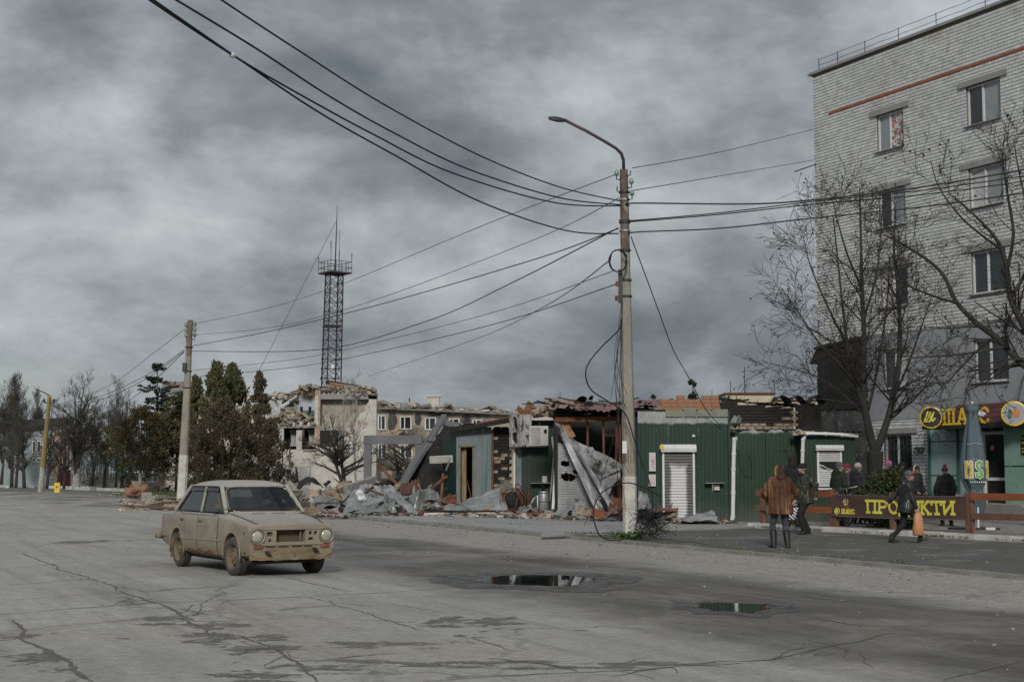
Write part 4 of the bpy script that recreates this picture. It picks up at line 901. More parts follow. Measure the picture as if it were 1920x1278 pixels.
h = MB(); h.box((sx3, D3 - .008, (wz(920, D3) + wz(845, D3)) / 2), (sw3, .012, wz(845, D3) - wz(920, D3))); h.build('window_hole', m_darkhole, k3, world=True)
shutter(k3, sx3, sw3, wz(912, D3), wz(834, D3), D3 - .02, m_shut3, .16, .06, skip=lambda k, n: 0.42 * n < k < 0.66 * n)
for t in range(4):                                  # torn slats hanging beside the hole
 b = MB(); zz_ = wz(882 - t * 2.5, D3); w_ = (.16, .22, .34, .46)[3 - t]; b.box((sx3 - sw3 / 2 + w_ / 2, D3 - .045, zz_ + .02), (w_, .012, .055), Matrix.Rotation(.12 + .06 * t, 3, 'Y')); b.build('torn_slat', m_shut3, k3, world=True)
b = MB(); b.box((sx3, D3 - .06, wz(916, D3)), (sw3 + .2, .14, .05)); b.build('sill', m_upvc, k3, world=True)
# --- charred block wall behind the green kiosks
D4 = 45.5
cw = thing('charred_wall', 'soot black block wall rising behind the leaf green kiosk', 'wall', (wx(1440, D4), D4 + .1, 0))
b = MB(); b.prism([V((wx(1346, D4), D4 + .12, .1)), V((wx(1488, D4), D4 + .12, .1)), V((wx(1488, D4), D4 + .12, wz(769, D4))), V((wx(1346, D4), D4 + .12, wz(754, D4)))], (0, 0, 0), (0, .15, 0)); b.build('wall_core', m_char, cw, world=True)
bu.v = [(x, y, z * .082 / .108) for x, y, z in bu.v]; bum2 = bu.mesh('block'); bum2.materials.append(m_char_block); bum3 = bu.mesh('block'); bum3.materials.append(m_pale_block)
for r in range(14):
 z = wz(806, D4) - .02 + r * .098; q = wx(1346, D4) + (.125 if r % 2 else 0)
 while q < wx(1488, D4):
  px = 960 + q / D4 * FPX; top = lerp(749, 764, (px - 1346) / 142)
  if z < wz(top, D4) - .05:
   pale = (r <= 2 and random.random() < .75) or (px > 1455 and 3 < r < 11 and random.random() < .5)
   o = link('block', bum3 if pale else bum2, cw); o.location = V((q + .125, D4 + U(-.015, .015), z)) - V(cw.location); o.rotation_euler = (U(-.02, .02), 0, U(-.02, .02))
  q += .255
b = MB(); q0, q1 = wx(1488, D4 + .8), wx(1536, D4 + .8)
b.grid(lambda a, t: V((lerp(q0, q1, a), D4 + .5 - .05 * fbm(V((a * 5, t * 5, 2))), lerp(.1, wz(764, D4 + .8) + .06 * math.sin(a * 4), t))), 16, 22); b.box(((q0 + q1) / 2, D4 + .75, wz(764, D4 + .8) + .05), (q1 - q0 + .1, .5, .08)); b.build('burnt_wall_end', m_char, cw, world=True)
for a, c_, lab in (((1452, 757), (1478, 752), 'curled burnt black sheet on top of the charred wall, the left one'), ((1480, 758), (1506, 752), 'arched burnt black sheet on top of the charred wall, the middle one'), ((1521, 757), (1540, 748), 'burnt black sheet sticking up where the charred wall meets the brick block')):
 b = MB(); p, q = P(a[0], a[1], D4 + .2), P(c_[0], c_[1], D4 + .9); s_ = U(0, 9)
 b.grid(lambda u_, t: V((lerp(p.x, q.x, u_), lerp(p.y, q.y + .5, t), lerp(p.z, q.z, .2) + .26 * math.sin(u_ * 3.1) + .05 * fbm(V((u_ * 4, t * 3, s_))))), 12, 6)
 o = b.build('burnt_sheet', m_char, smooth=True); tag(o, lab, 'metal sheet', 'burnt sheets on the charred wall')
b = MB()
for k in range(6): b.box((wx(1488 + k * 7, D3 + .3), D3 + .3, wz(810, D3) - .02), (.10, .2, .13), 0)
tag(b.build('hollow_blocks', m_pale_block, cw, world=True), kind='stuff')
# --- KO: burnt-out open kiosk with the fallen shutter
D5 = 46.5; xa, xb = wx(1045, D5), wx(1199, D5); zr = wz(786, D5)
ko = thing('burnt_kiosk', 'burnt-out open-fronted kiosk under a slumped red tile roof', 'kiosk', ((xa + xb) / 2, D5, 0.1))
b = MB(); b.box(((xa + xb) / 2, D5 + 4.2, 1.7), (xb - xa, .12, 3.3)); b.box((xb - .05, D5 + 2, 1.7), (.1, 4.2, 3.2)); b.box((xa + .05, D5 + 2.2, 1.7), (.1, 4, 3.2)); b.box(((xa + xb) / 2, D5 + 2, .14), (xb - xa, 4.2, .06)); b.build('wall', m_char_block, ko, world=True)
b = MB(); b.bar((xa - .1, D5, zr), (xb + .05, D5, zr + .03), .12, .16); b.build('lintel_beam', m_rust, ko, world=True)
for px0, px1 in ((1066, 1069), (1100, 1104), (1133, 1135), (1153, 1158), (1162, 1164)):
 b = MB(); b.bar((wx(px0, D5), D5 + .25, .3), (wx((px0 + px1) / 2, D5) + U(-.05, .05), D5 + .2, zr), .07, .07); b.build('post', m_rust, ko, world=True)
b = MB(); b.bar(P(1066, 795, D5 + .3), P(1049, 805, D5 + .3), .3, .9); b.build('scorched_insulation', m_orange_block, ko, world=True)
b = MB(); b.box(P(1143, 815, D5 + 1.2), (.45, .1, .12)); b.bar(P(1130, 800, D5 + 1.2), P(1131, 826, D5 + 1.2), .05); b.bar(P(1156, 800, D5 + 1.2), P(1157, 838, D5 + 1.2), .06); b.build('hanging_frame', m_ac_clean, ko, world=True)
for q_, s_ in ((P(1146, 850, D5 + 3.6), (.7, .5, .6)), (P(1085, 815, D5 + 3.9), (.5, .1, .5))): b = MB(); b.box(q_, s_); b.build('burnt_shelf', m_soot_wall, ko, world=True)
# charred corrugated edge under the tiles
b = MB(); xr0, xr1 = wx(1038, D5), wx(1236, D5 - 1)
b.grid(lambda a, t: V((lerp(xr0, xr1, a), D5 - .25 + t * .35, wz(779, D5) + .055 * abs(math.sin(a * 62)) + .11 * t)), 250, 2); b.box(((xr0 + xr1) / 2, D5 + .12, wz(775.5, D5)), (xr1 - xr0, .25, .34)); b.build('corrugated_edge', m_char, ko, world=True, smooth=True)
m_rtile = mat('faded_red_tile', (0.27, 0.135, 0.12), (0.15, 0.065, 0.06), 1.3, .65, .2, c3=(.05, .04, .038), f3=.52)
def tile_roof(mb, a0, a1, b0, b1, nw, ph, sag, seed):
 def fn(u_, t):
  p = lerp(lerp(V(a0), V(a1), u_), lerp(V(b0), V(b1), u_), t)
  return p + V((0, 0, .045 * abs(math.sin(u_ * math.pi * nw)) + .035 * (1 - (t * 5) % 1) - sag * math.sin(math.pi * u_) + .13 * fbm(V((u_ * 4, t * 2, seed)))))
 mb.grid(fn, nw * 5, 15)
b = MB(); tile_roof(b, P(1058, 770, D5 - .5), P(1238, 762, D5 - 1.2), P(1060, 752, D5 + 2.6), P(1244, 750, D5 + 2.2), 17, 0, .10, 3); b.build('tile_roof', m_rtile, ko, world=True, smooth=True)
b = MB(); tile_roof(b, P(1030, 769, D5 - .6), P(1090, 773, D5 - .7), P(1022, 754, D5 + 1.0), P(1076, 757, D5 + 1.2), 6, 0, -.06, 7); b.build('slumped_tiles', mat('buff_tile', (.36, .24, .19), (.24, .15, .12), 2, .6, .2, c3=(.08, .06, .055)), ko, world=True, smooth=True)
for a, c_ in (((1078, 752), (1100, 747)), ((1100, 755), (1112, 744))):
 b = MB(); p, q = P(*a, D5 + 1.6), P(*c_, D5 + 2.0); b.grid(lambda u_, t: V((lerp(p.x, q.x, u_), p.y + t, lerp(p.z, q.z, u_) + .12 * math.sin(u_ * 3.1) - .1 * t)), 8, 4); b.build('charred_sheet', m_char, ko, world=True, smooth=True)
bu2 = MB(); bu2.box((0, 0, 0), (.3, .18, .15), None, 0, .02)
bum4 = bu2.mesh('brick'); bum4.materials.append(m_pale_block)
for k in range(24):
 o = link('brick', bum4, ko); p = P(U(1006, 1050), U(764, 778), D5 + U(.2, 1)); o.location = p - V(ko.location); o.rotation_euler = (U(-.3, .3), U(-.3, .3), U(0, 3))
# --- KA: green kiosk with the air conditioners
D6 = 51.0; xa, xb, z6 = wx(966, D6), wx(1046, D6), wz(782, D6)
ka = thing('green_kiosk', 'narrow sooty dark green kiosk carrying two burnt air conditioners', 'kiosk', ((xa + xb) / 2, D6, 0.1))
sheets(ka, xa + .22, xb, .06, z6, D6, m_green0, .8); b = MB(); b.box((xa + .11, D6 + .06, 1.6), (.22, .1, 3.0)); b.build('corner_strip', m_greyed, ka, world=True)
b = MB(); b.box((xa - .03, D6 + .02, 1.5), (.06, .1, 2.9)); b.build('corner_trim', m_upvc, ka, world=True)
b = MB(); b.box(((xa + xb) / 2, D6 + 2.3, 1.6), (xb - xa - .1, 4.4, 3.1)); b.build('body', m_char, ka, world=True)
b = MB(); b.box(((xa + xb) / 2 + .2, D6 + 2, z6 + .03), (xb - xa + .5, 4.4, .1)); b.build('roof', m_char, ka, world=True)
b = MB(); b.box((wx(1016, D6), D6 - .25, z6 - .05), (.95, .5, .14)); b.build('fascia_box', m_ac, ka, world=True)
b = MB(); b.box((wx(1044, D6), D6 - .08, 1.3), (.10, .1, 2.4)); b.build('white_post', m_upvc, ka, world=True)
b = MB(); p = P(1035, 818, D6 - .1); b.tube([p, p + V((.03, 0, -.3)), p + V((.08, -.04, -.6)), p + V((.02, 0, -1.2)), p + V((-.08, 0, -2.3))], .035, 6); b.build('hanging_hose', m_ac_clean, ka, world=True, smooth=True)
def ac_unit(px0, px1, py0, py1, D, dep, fans, label, mt):
 a, c_ = P(px0, py0, D), P(px1, py1, D); w, h = c_.x - a.x, a.z - c_.z
 t = thing('air_conditioner', label, 'air conditioner', ((a.x + c_.x) / 2, D, c_.z)); cs = MB(); bx = MB(); bx.box((0, dep / 2, h / 2), (w, dep, h))
 me = bx.mesh('casing'); cut = []
 for fx, fz, r in fans: c = MB(); c.lathe([(r, -.05), (r, dep * .7)], 24, Matrix.Translation((fx * w, 0, fz * h)) @ Matrix.Rotation(rad(-90), 4, 'X')); cut.append(c)
 me2 = boolean_cut(me, cut) if cut else me
 me2.materials.clear(); me2.materials.append(mt); link('casing', me2, t)
 for fx, fz, r in fans:
  g = MB()
  for q in range(5):
   an = q * 1.257; d = V((math.cos(an), 0, math.sin(an))); n_ = V((-d.z, 0, d.x)); b0 = V((fx * w, dep * .14, fz * h))
   g.add([b0 + d * .03 + n_ * .02, b0 + d * r * .85 + n_ * .07, b0 + d * r * .85 - n_ * .03 + V((0, .05, 0)), b0 + d * .03 - n_ * .02], [(0, 1, 2, 3)])
  g.ball((fx * w, dep * .12, fz * h), .045); g.build('fan', m_char if mt is m_ac_burnt else m_steel, t)
  g = MB(); g.lathe([(r + .015, -.012), (r, -.018), (r - .012, 0)], 24, Matrix.Translation((fx * w, 0, fz * h)) @ Matrix.Rotation(rad(-90), 4, 'X'), cap=False); g.build('fan_ring', mt, t)
  if mt is m_ac_burnt: g = MB(); g.lathe([(r * .985, dep * .20), (r * .985, dep * .69)], 20, Matrix.Translation((fx * w, 0, fz * h)) @ Matrix.Rotation(rad(-90), 4, 'X')); g.build('fan_well', m_char, t)
 g = MB()
 for s in (-1, 1): g.box((s * w * .35, dep * .5, -.03), (.05, dep + .1, .05))
 g.box((0, .02, -.03), (w * .8, .04, .04)); g.build('bracket', m_steel, t)
 return t, w, h
t, w, h = ac_unit(942, 988, 776, 837, D6 - .75, .46, [(0, .75, .225), (0, .27, .225)], 'tall scorched white air conditioner with two round fan openings', m_ac_burnt)
t.rotation_euler.z = rad(-64); q_ = P(975, 837, D6 - .75); t.location = (q_.x - w / 2 * .44, q_.y + w / 2 * .9, q_.z)
t, w, h = ac_unit(993, 1028, 798, 835, D6 - .62, .45, [], 'small cream air conditioner with its louvred panel caved in', m_ac_clean)
b = MB(); b.box((-.13, -.012, h / 2), (w * .52, .02, h * .86)); b.build('grille_frame', m_zinc, t)
for k in range(9): b = MB(); b.bar((-.13 - w * .24, -.03, h * (.12 + k * .09)), (-.13 + w * .24, -.03, h * (.12 + k * .085)), .012, .02); b.build('louvre', m_ac, t)
b = MB(); b.box((.23, -.012, h * .72), (.10, .02, .14)); b.build('terminal_cover', m_char, t)
# rusty sheets thrown up on the roof of the kiosk
for c4, lab in (((P(973, 782, D6), P(1012, 776, D6), P(990, 752, D6 + .6), P(1000, 756, D6 + .4)), 'rust orange peaked sheet on the roof above the air conditioners'), ((P(966, 770, D6 + .3), P(985, 780, D6), P(972, 760, D6 + .5), P(984, 770, D6 + .3)), 'small black curled sheet beside the rust orange sheet on the kiosk roof')):
 b = MB(); s_ = U(0, 50); b.grid(lambda u_, v_: lerp(lerp(c4[0], c4[1], u_), lerp(c4[2], c4[3], u_), v_) + V((0, .15 * fbm(V((u_ * 3, v_ * 3, s_))), .06 * fbm(V((u_ * 3, v_ * 3, s_ + 9))))), 10, 8)
 tag(b.build('rusty_sheet', m_rust if 'orange' in lab else m_char, smooth=True), lab, 'metal sheet')
# canister, shelf and pipes at its foot
cn_ = thing('metal_canister', 'dented silver canister standing under the small shelf of the narrow green kiosk', 'canister', (wx(1019, D6), D6 - .35, .1))
b = MB(); b.lathe([(.17, 0), (.19, .03), (.19, .72), (.16, .78), (.05, .80)], 20); b.build('drum', m_zinc, cn_, smooth=True, sharp=35)
b = MB();
for z in (.06, .40, .70): b.lathe([(.19, z), (.205, z + .015), (.19, z + .03)], 20, cap=False)
b.build('hoop', m_steel, cn_)
sh = thing('wall_shelf', 'small bent metal shelf with a tin on the narrow green kiosk', 'shelf', (wx(1013, D6), D6 - .2, wz(905, D6)))
b = MB(); b.box((0, 0, 0), (.7, .34, .02)); b.build('board', m_zinc, sh); b = MB(); b.tube([(.05, .15, -.25), (.12, 0, -.15), (.02, -.1, -.02)], .03, 6); b.build('bracket', m_steel, sh)
tn = MB(); tn.lathe([(.09, .012), (.1, .03), (.1, .24), (.09, .25)], 14, Matrix.Translation((wx(1021, D6), D6 - .25, wz(905, D6)))); tag(tn.build('tin', m_ac_clean), 'soot stained tin standing on the bent wall shelf', 'tin')
for k, (pts, lab) in enumerate((([P(992, 950, D6 - .4), P(992, 925, D6 - .4), P(990, 918, D6 - .4)], 'thin rusty pipe with a tap left of the silver canister'), ([P(1008, 955, D6 - .5), P(1008, 928, D6 - .5), P(1000, 936, D6 - .5), P(996, 943, D6 - .5)], 'white bent pipe leaning left of the silver canister'))):
 b = MB(); b.tube(pts, .028, 7); tag(b.build('pipe', m_rust if k == 0 else m_upvc, smooth=True), lab, 'pipe')
# --- KL: burnt kiosk with the empty doorway
D7 = 54.5; xa, xb = wx(856, D7), wx(922, D7); z7 = wz(800, D7)
kl = thing('burnt_kiosk', 'burnt grey green kiosk with an empty black doorway and charred flat roof', 'kiosk', ((xa + xb) / 2, D7, 0.1))
d0, d1, dz = wx(862, D7), wx(888, D7), wz(836, D7)
for a, c_, q0, q1 in ((xa, d0, .06, z7), (d0, d1, dz, z7), (d1, lerp(d1, xb, .5), .06, z7), (lerp(d1, xb, .5), xb, .06, z7)): ribbed(a, c_ - .005, q0, q1, D7, .09, .01).build('wall_sheet', m_greyed, kl, world=True)
b = MB(); b.box((d0 + .02, D7 - .02, dz / 2), (.05, .08, dz)); b.box((d1 - .02, D7 - .02, dz / 2), (.05, .08, dz)); b.box(((d0 + d1) / 2, D7 - .02, dz), (d1 - d0 + .1, .08, .06)); b.build('door_frame', mat('scorched_frame', (.19, .18, .1), (.10, .11, .07), 4, .8), kl, world=True)
b = MB(); b.box((d0 + .16, D7 + .25, dz / 2 + .05), (.20, .04, dz - .1), -.5); b.build('door_leaf', mat('charred_wood', (.32, .24, .14), (.16, .10, .06), 3, .85, .3, c3=(.05, .04, .035), st=(1, 1, .4)), kl, world=True)
xs = wx(829, D7 + .8)
b = MB(); b.add([(xs, D7 + 1.1, .06), (xa, D7 + .01, .06), (xa, D7 + .01, z7 - .05), (xs, D7 + 1.1, z7 - .25)], [(0, 1, 2, 3)]); b.add([(xs + .02, D7 + 1.15, .06), (xa + .02, D7 + .06, .06), (xa + .02, D7 + .06, z7 - .05), (xs + .02, D7 + 1.15, z7 - .25)], [(0, 1, 2, 3)]); b.build('side_sheet', m_green0, kl, world=True)
b = MB(); b.box(((xa + xb) / 2 - .2, D7 + 3.9, 1.6), (xb - xa + 1.6, .1, 3)); b.box((xb - .05, D7 + 2, 1.6), (.1, 3.8, 3)); b.build('back_wall', m_char, kl, world=True)
b = MB(); b.bar(P(866, 860, D7 + .5), P(887, 948, D7 + .5), .03); b.build('bent_rod', m_rust, kl, world=True); b = MB(); b.bar(P(872, 838, D7 + 3), P(873, 945, D7 + 3), .2); b.build('charred_post', m_char, kl, world=True)
r0, r1 = P(842, 806, D7 - .2), P(957, 786, D7 - .6)
b = MB(); b.grid(lambda u_, t: lerp(r0, r1, u_) + V((0, t * 3.8, .10 + .03 * fbm(V((u_ * 5, t * 3, 4))))), 24, 8); b.bar(r0 + V((0, 0, -.02)), r1 + V((0, 0, -.02)), .3, .18); b.build('roof', m_char, kl, world=True)
b = MB(); b.bar(r0 + V((.3, -.16, .08)), r1 + V((-.02, -.16, .08)), .05, .045); b.build('rusty_edge', m_rust, kl, world=True)
b = MB(); b.box((xb + .04, D7 - .02, 1.6), (.06, .1, z7 - .1)); b.build('rusty_post', m_rust, kl, world=True)
bw = thing('charred_wall', 'narrow stub of blackened brick wall between the doorway kiosk and the narrow green kiosk', 'wall', (wx(938, D7), D7 + .2, .1))
xq0, xq1 = wx(924, D7), wx(955, D7)
b = MB(); b.box(((xq0 + xq1) / 2, D7 + .35, z7 / 2), (xq1 - xq0, .15, z7 - .05)); b.build('wall_core', m_char, bw, world=True)
bu3 = MB(); bu3.box((0, 0, 0), (.25, .14, .115), None, 0, .012); bma = bu3.mesh('brick'); bma.materials.append(m_char_block); bmb = bu3.mesh('brick'); bmb.materials.append(m_pale_block)
for r in range(25):
 q = xq0 - (.06 if r % 2 else -.05)
 while q < xq1 - .1:
  fr = (q - xq0) / (xq1 - xq0); pale = fr < .5 and (random.random() < .30 + .5 * (r < 9))
  o = link('brick', bmb if pale else bma, bw); o.location = V((q + .13, D7 + .22 + U(-.03, .02), .16 + r * .128)) - V(bw.location); o.rotation_euler = (0, 0, U(-.05, .05)); q += .265
# air conditioner hanging off the left side, its bracket and the leaning slab
t = thing('air_conditioner', 'burnt cream air conditioner tilted out from the left side of the doorway kiosk', 'air conditioner', P(827, 866, D7 - .3), .55)
b = MB(); b.box((0, 0, .11), (.72, .52, .27), Matrix.Rotation(-.06, 3, 'Y')); b.build('casing', m_ac_clean, t)
for k in range(5): b = MB(); b.box((-.05, -.27, .02 + k * .045), (.6, .012, .012), Matrix.Rotation(-.06, 3, 'Y')); b.build('louvre', m_ac, t)
for q in (.12, .26): b = MB(); b.box((.365, q - .25, .12), (.02, .10, .11)); b.build('port', m_char, t)
b = MB(); b.tube([P(801, 827, D7), P(825, 829, D7 - .1), P(829, 850, D7), P(833, 880, D7)], .03, 6); b.bar(P(800, 827, D7), P(824, 831, D7), .5, .04); tag(b.build('bracket_shelf', m_char), 'charred bent shelf bracket above the tilted air conditioner', 'bracket')
b = MB(); n0 = [P(836, 788, D7 + 3.0), P(752, 925, D7 + 1.2), P(738, 925, D7 + 3.2), P(826, 788, D7 + 4.5)]
b.prism(n0, (0, 0, 0), (.04, .05, .26)); b.prism([P(832, 786, D7 + 3), P(862, 792, D7 + 3), P(862, 799, D7 + 3), P(830, 800, D7 + 3)], (0, 0, 0), (0, 1.5, 0))
tag(b.build('leaning_slab', m_frame_c), 'grey concrete slab leaning against the burnt doorway kiosk', 'concrete slab')
b = MB(); b.prism([P(834, 796, D7 + 2.6), P(748, 925, D7 + 2.2), P(845, 930, D7 + 2.2), P(846, 800, D7 + 2.6)], (0, 0, 0), (0, .12, 0)); tag(b.build('black_void_sheet', m_char), 'black sheet standing for the dark void in the gap under the leaning slab', 'wall')  # black sheet put in to paint the unlit void behind the slab
# concrete portal frame further back
D8 = 61.0
pf = thing('concrete_portal', 'bare grey concrete post and lintel standing in the rubble', 'frame', (wx(690, D8), D8, 0))
b = MB(); b.box((wx(690, D8), D8, wz(832, D8) / 2), (.30, .34, wz(832, D8))); b.build('post', m_frame_c, pf, world=True)
b = MB(); b.box(((wx(683, D8) + wx(792, D8)) / 2, D8, (wz(832, D8) + wz(816, D8)) / 2), (wx(792, D8) - wx(683, D8), .40, wz(816, D8) - wz(832, D8))); b.build('lintel_beam', m_frame_c, pf, world=True)
b = MB(); b.box((wx(786, D8), D8 + .02, wz(830, D8) / 2), (.30, .34, wz(830, D8))); b.build('post', m_frame_c, pf, world=True)
# ------------------------------------------------------------------ shelled building, tower, other far buildings
random.seed(31)
def brickmat(name, c1, c2, mortar, soot=0.0, red=None, ochre=None):
 m = NT(name); v = m.map(m.coord(), rot=(rad(90), 0, 0))
 b = m.n('ShaderNodeTexBrick'); m.put(b.inputs['Vector'], v); m.put(b.inputs['Color1'], c1); m.put(b.inputs['Color2'], c2); m.put(b.inputs['Mortar'], mortar)
 b.inputs['Scale'].default_value = 1.0; b.inputs['Brick Width'].default_value = .27; b.inputs['Row Height'].default_value = .10; b.inputs['Mortar Size'].default_value = .012
 c = m.mix(0.6, b.outputs[0], m.ramp(m.noise(.8, 5), (.3, .7), (.7, 1.2)), 'MULTIPLY')
 if ochre: c = m.mix(m.ramp(m.noise(.35, 5, .6, m.map(m.coord(), loc=(3, 3, 3))), (.40, 0.0), (.58, .85)), c, ochre)
 if red: c = m.mix(m.ramp(m.noise(.45, 6, .7), (.58, 0.0), (.64, .9)), c, red)
 if soot: c = m.mix(m.ramp(m.noise(.3, 5, .6, m.map(m.coord(), loc=(7, 1, 2))), (.45, 0.0), (.62, soot)), c, (.05, .045, .04))
 m.bump(b.outputs['Fac'], .4, -.01); return m.fin(c, .9)
m_wbrick = brickmat('white_brickwork', (.60, .575, .52), (.51, .485, .435), (.27, .25, .22), 0.0, (.36, .22, .14))
m_obrick = brickmat('smoked_brickwork', (.50, .46, .385), (.42, .385, .32), (.26, .23, .19), .9, None, (.38, .29, .20))
m_plaster = mat('bare_plaster', (.36, .325, .26), (.27, .25, .205), .5, .92, .4, c3=(.44, .42, .38), f3=.55)
m_bluewall = mat('blue_plaster', (.42, .44, .48), (.36, .38, .42), 1, .9)
m_tealwall = mat('teal_dado', (.03, .16, .15), (.03, .12, .12), 1, .8)
m_roofslate = mat('asbestos_roof', (.25, .25, .245), (.18, .18, .175), .8, .9, .4, c3=(.27, .265, .25), st=(1, .3, 1))
m_rubbleC = mat('rubble_pieces', (.42, .37, .30), (.24, .20, .165), .5, .95, .4, c3=(.12, .085, .06), f3=.54, island=.8)
DB = 122.0
sb = thing('shelled_building', 'shell-torn white brick three storey building under the lattice tower', 'building', (wx(620, DB), DB, 0))
def bx(a, b_, pya, pyb, D, dep, mt, nm='wall', par=None, lab=None):
 m_ = MB(); xa, xb = wx(a, D), wx(b_, D); za, zb = wz(pya, D), wz(pyb, D); m_.box(((xa + xb) / 2, D + dep / 2, (za + zb) / 2), (xb - xa, dep, za - zb)); return m_.build(nm, mt, par or sb, world=True, label=lab)
bx(597, 706, 802, 922, DB, .5, m_wbrick); bx(530, 597, 842, 922, DB, .5, m_wbrick)
# ragged shoulder at the right edge and the brick pier left of the torn-open room
m_ = MB(); xs_ = [706, 706, 690, 692, 684, 686, 676, 672, 668, 664, 662]; ys_ = [802, 737, 740, 752, 762, 770, 774, 782, 786, 796, 802]
m_.prism([P(x, y, DB) for x, y in zip(xs_, ys_)], (0, 0, 0), (0, .5, 0)); m_.build('wall', m_wbrick, sb, world=True)
m_dred = brickmat('broken_red_brickwork', (.36, .20, .13), (.42, .33, .25), (.3, .27, .22), 0.0, (.45, .42, .36)); pier = bx(590, 600, 728, 842, DB - .05, .8, m_dred, 'brick_pier'); bx(589.5, 596, 742, 800, DB - .08, .2, m_wbrick, 'pier_face')
bx(556, 566, 806, 842, DB, .5, m_wbrick, 'wall')
bx(508, 596, 796, 802, DB - .1, 6, m_concrete, 'floor_slab'); bx(598, 616, 798, 803, DB - .1, 5, m_concrete, 'floor_slab')
bx(596, 706, 738, 748, DB, .8, m_concrete, 'roof_beam'); bx(600, 700, 732, 735, DB + .1, .5, m_plank, 'roof_batten')
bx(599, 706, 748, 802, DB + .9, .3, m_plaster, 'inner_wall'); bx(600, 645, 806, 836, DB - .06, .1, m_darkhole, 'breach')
m_ = MB(); m_.prism([P(610, 720, DB + 1), P(706, 735, DB + 1), P(707, 732, DB + 6), P(612, 717, DB + 6)], (0, 0, 0), (0, 0, .25)); m_.build('roof', m_char, sb, world=True)
m_ = MB(); m_.bar(P(612, 722, DB + .6), P(706, 737, DB + .6), .3, .18); m_.build('roof_plank', m_plank, sb, world=True)
m_ = MB(); m_.bar(P(618, 718, DB + .9), P(690, 729, DB + .9), .2, .14); m_.build('roof_plank', m_orange_block, sb, world=True)
# left part: torn upper floor with blue rooms
bx(560, 590, 743, 800, DB + 1.5, .3, m_bluewall, 'inner_wall'); bx(566, 590, 769, 790, DB + 1.45, .04, m_tealwall, 'dado'); bx(500, 528, 750, 790, DB + 3.5, .3, m_curtain, 'inner_wall'); bx(528, 560, 745, 800, DB + 5, .3, m_plaster, 'inner_wall')
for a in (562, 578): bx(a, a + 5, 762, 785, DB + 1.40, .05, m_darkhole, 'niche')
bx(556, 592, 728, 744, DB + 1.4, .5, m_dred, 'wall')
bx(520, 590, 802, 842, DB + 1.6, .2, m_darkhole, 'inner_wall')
bx(508, 532, 802, 922, DB, .5, m_wbrick)
bx(480, 510, 790, 922, DB, .5, m_wbrick); bx(330, 480, 760, 922, DB + 1, .5, m_wbrick); bx(300, 345, 742, 922, DB + 1, .5, m_wbrick)
m_ = MB(); m_.prism([P(300, 742, DB + .6), P(360, 736, DB + .6), P(362, 720, DB + 6), P(305, 722, DB + 6)], (0, 0, 0), (0, 0, .3)); m_.build('roof', m_roofslate, sb, world=True)
for k in range(9): m_ = MB(); m_.bar(P(308 + k * 6, 722 + U(-2, 6), DB + 2), P(318 + k * 5, 716 + U(-2, 8), DB + 5), .25, .1); m_.build('roof_plank', m_plank, sb, world=True)
# windows
def bombwin(a, b_, pa, pb, D, bars=True, cur=False):
 f = MB(); xa, xb = wx(a, D), wx(b_, D); za, zb = wz(pa, D), wz(pb, D)
 for x in (xa, xb): f.box((x, D - .06, (za + zb) / 2), (.14, .12, za - zb))
 for z in (za, zb): f.box(((xa + xb) / 2, D - .06, z), (xb - xa + .14, .12, .14))
 fo = f.build('window', m_upvc if not cur else m_obrick, sb, world=True)
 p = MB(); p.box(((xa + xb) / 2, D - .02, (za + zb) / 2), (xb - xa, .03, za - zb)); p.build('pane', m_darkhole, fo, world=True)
 if bars:
  g = MB()
  for k in range(1, 5): x = lerp(xa, xb, k / 5); g.tube([(x, D - .1, zb), (x, D - .1, za)], .025, 4);
  for k in range(1, 5): z = lerp(zb, za, k / 5); g.tube([(xa, D - .1, z), (xb, D - .1, z)], .025, 4)
  g.build('grille', m_upvc, fo, world=True)
 if cur:
  for k in range(4):
   c = MB(); x = lerp(xa + .2, xb - .3, k / 3.5); w_ = U(.2, .5); top = za - .05
   c.grid(lambda u_, t: V((x + u_ * w_ + .25 * (t - 1) * (k - 1.5) * .5, D - .15 - .06 * math.sin(u_ * 9), lerp(zb + U(0, .1), top, t))), 5, 5); c.build('torn_curtain', m_curtain, fo, world=True)
bombwin(509, 530, 875, 905, DB); bombwin(554, 582, 874, 906, DB, False, True)
for a, b_ in ((536, 556), (570, 590)):
 for k in range(3):
  c = MB(); x = wx(lerp(a, b_, .2 + k * .3), DB); c.grid(lambda u_, t: V((x + u_ * .5 + .1 * math.sin(t * 4), DB + 1.2 - .08 * math.sin(u_ * 8), lerp(wz(836, DB), wz(804, DB), t))), 5, 5); c.build('torn_curtain', m_curtain if k != 1 else m_plaster, sb, world=True)
bx(568, 594, 842, 845, DB - .15, .5, m_concrete, 'sill')
# air unit hanging by its cable
au = thing('air_conditioner', 'white air conditioner dangling on its cable on the shelled white brick wall', 'air conditioner', P(541, 885, DB - .5))
m_ = MB(); m_.box((0, 0, 0), (.55, .4, .62), Euler((0.2, .25, .5)).to_matrix()); m_.build('casing', m_ac_clean, au); m_ = MB(); m_.box((.06, -.215, .02), (.36, .05, .42), Euler((0.2, .25, .5)).to_matrix()); m_.build('grille', m_darkhole, au)
m_ = MB(); m_.tube([(0, .1, .3), (.05, .3, 1.2), (.02, .4, 2.6)], .03, 5); m_.build('cable', m_cable, au)
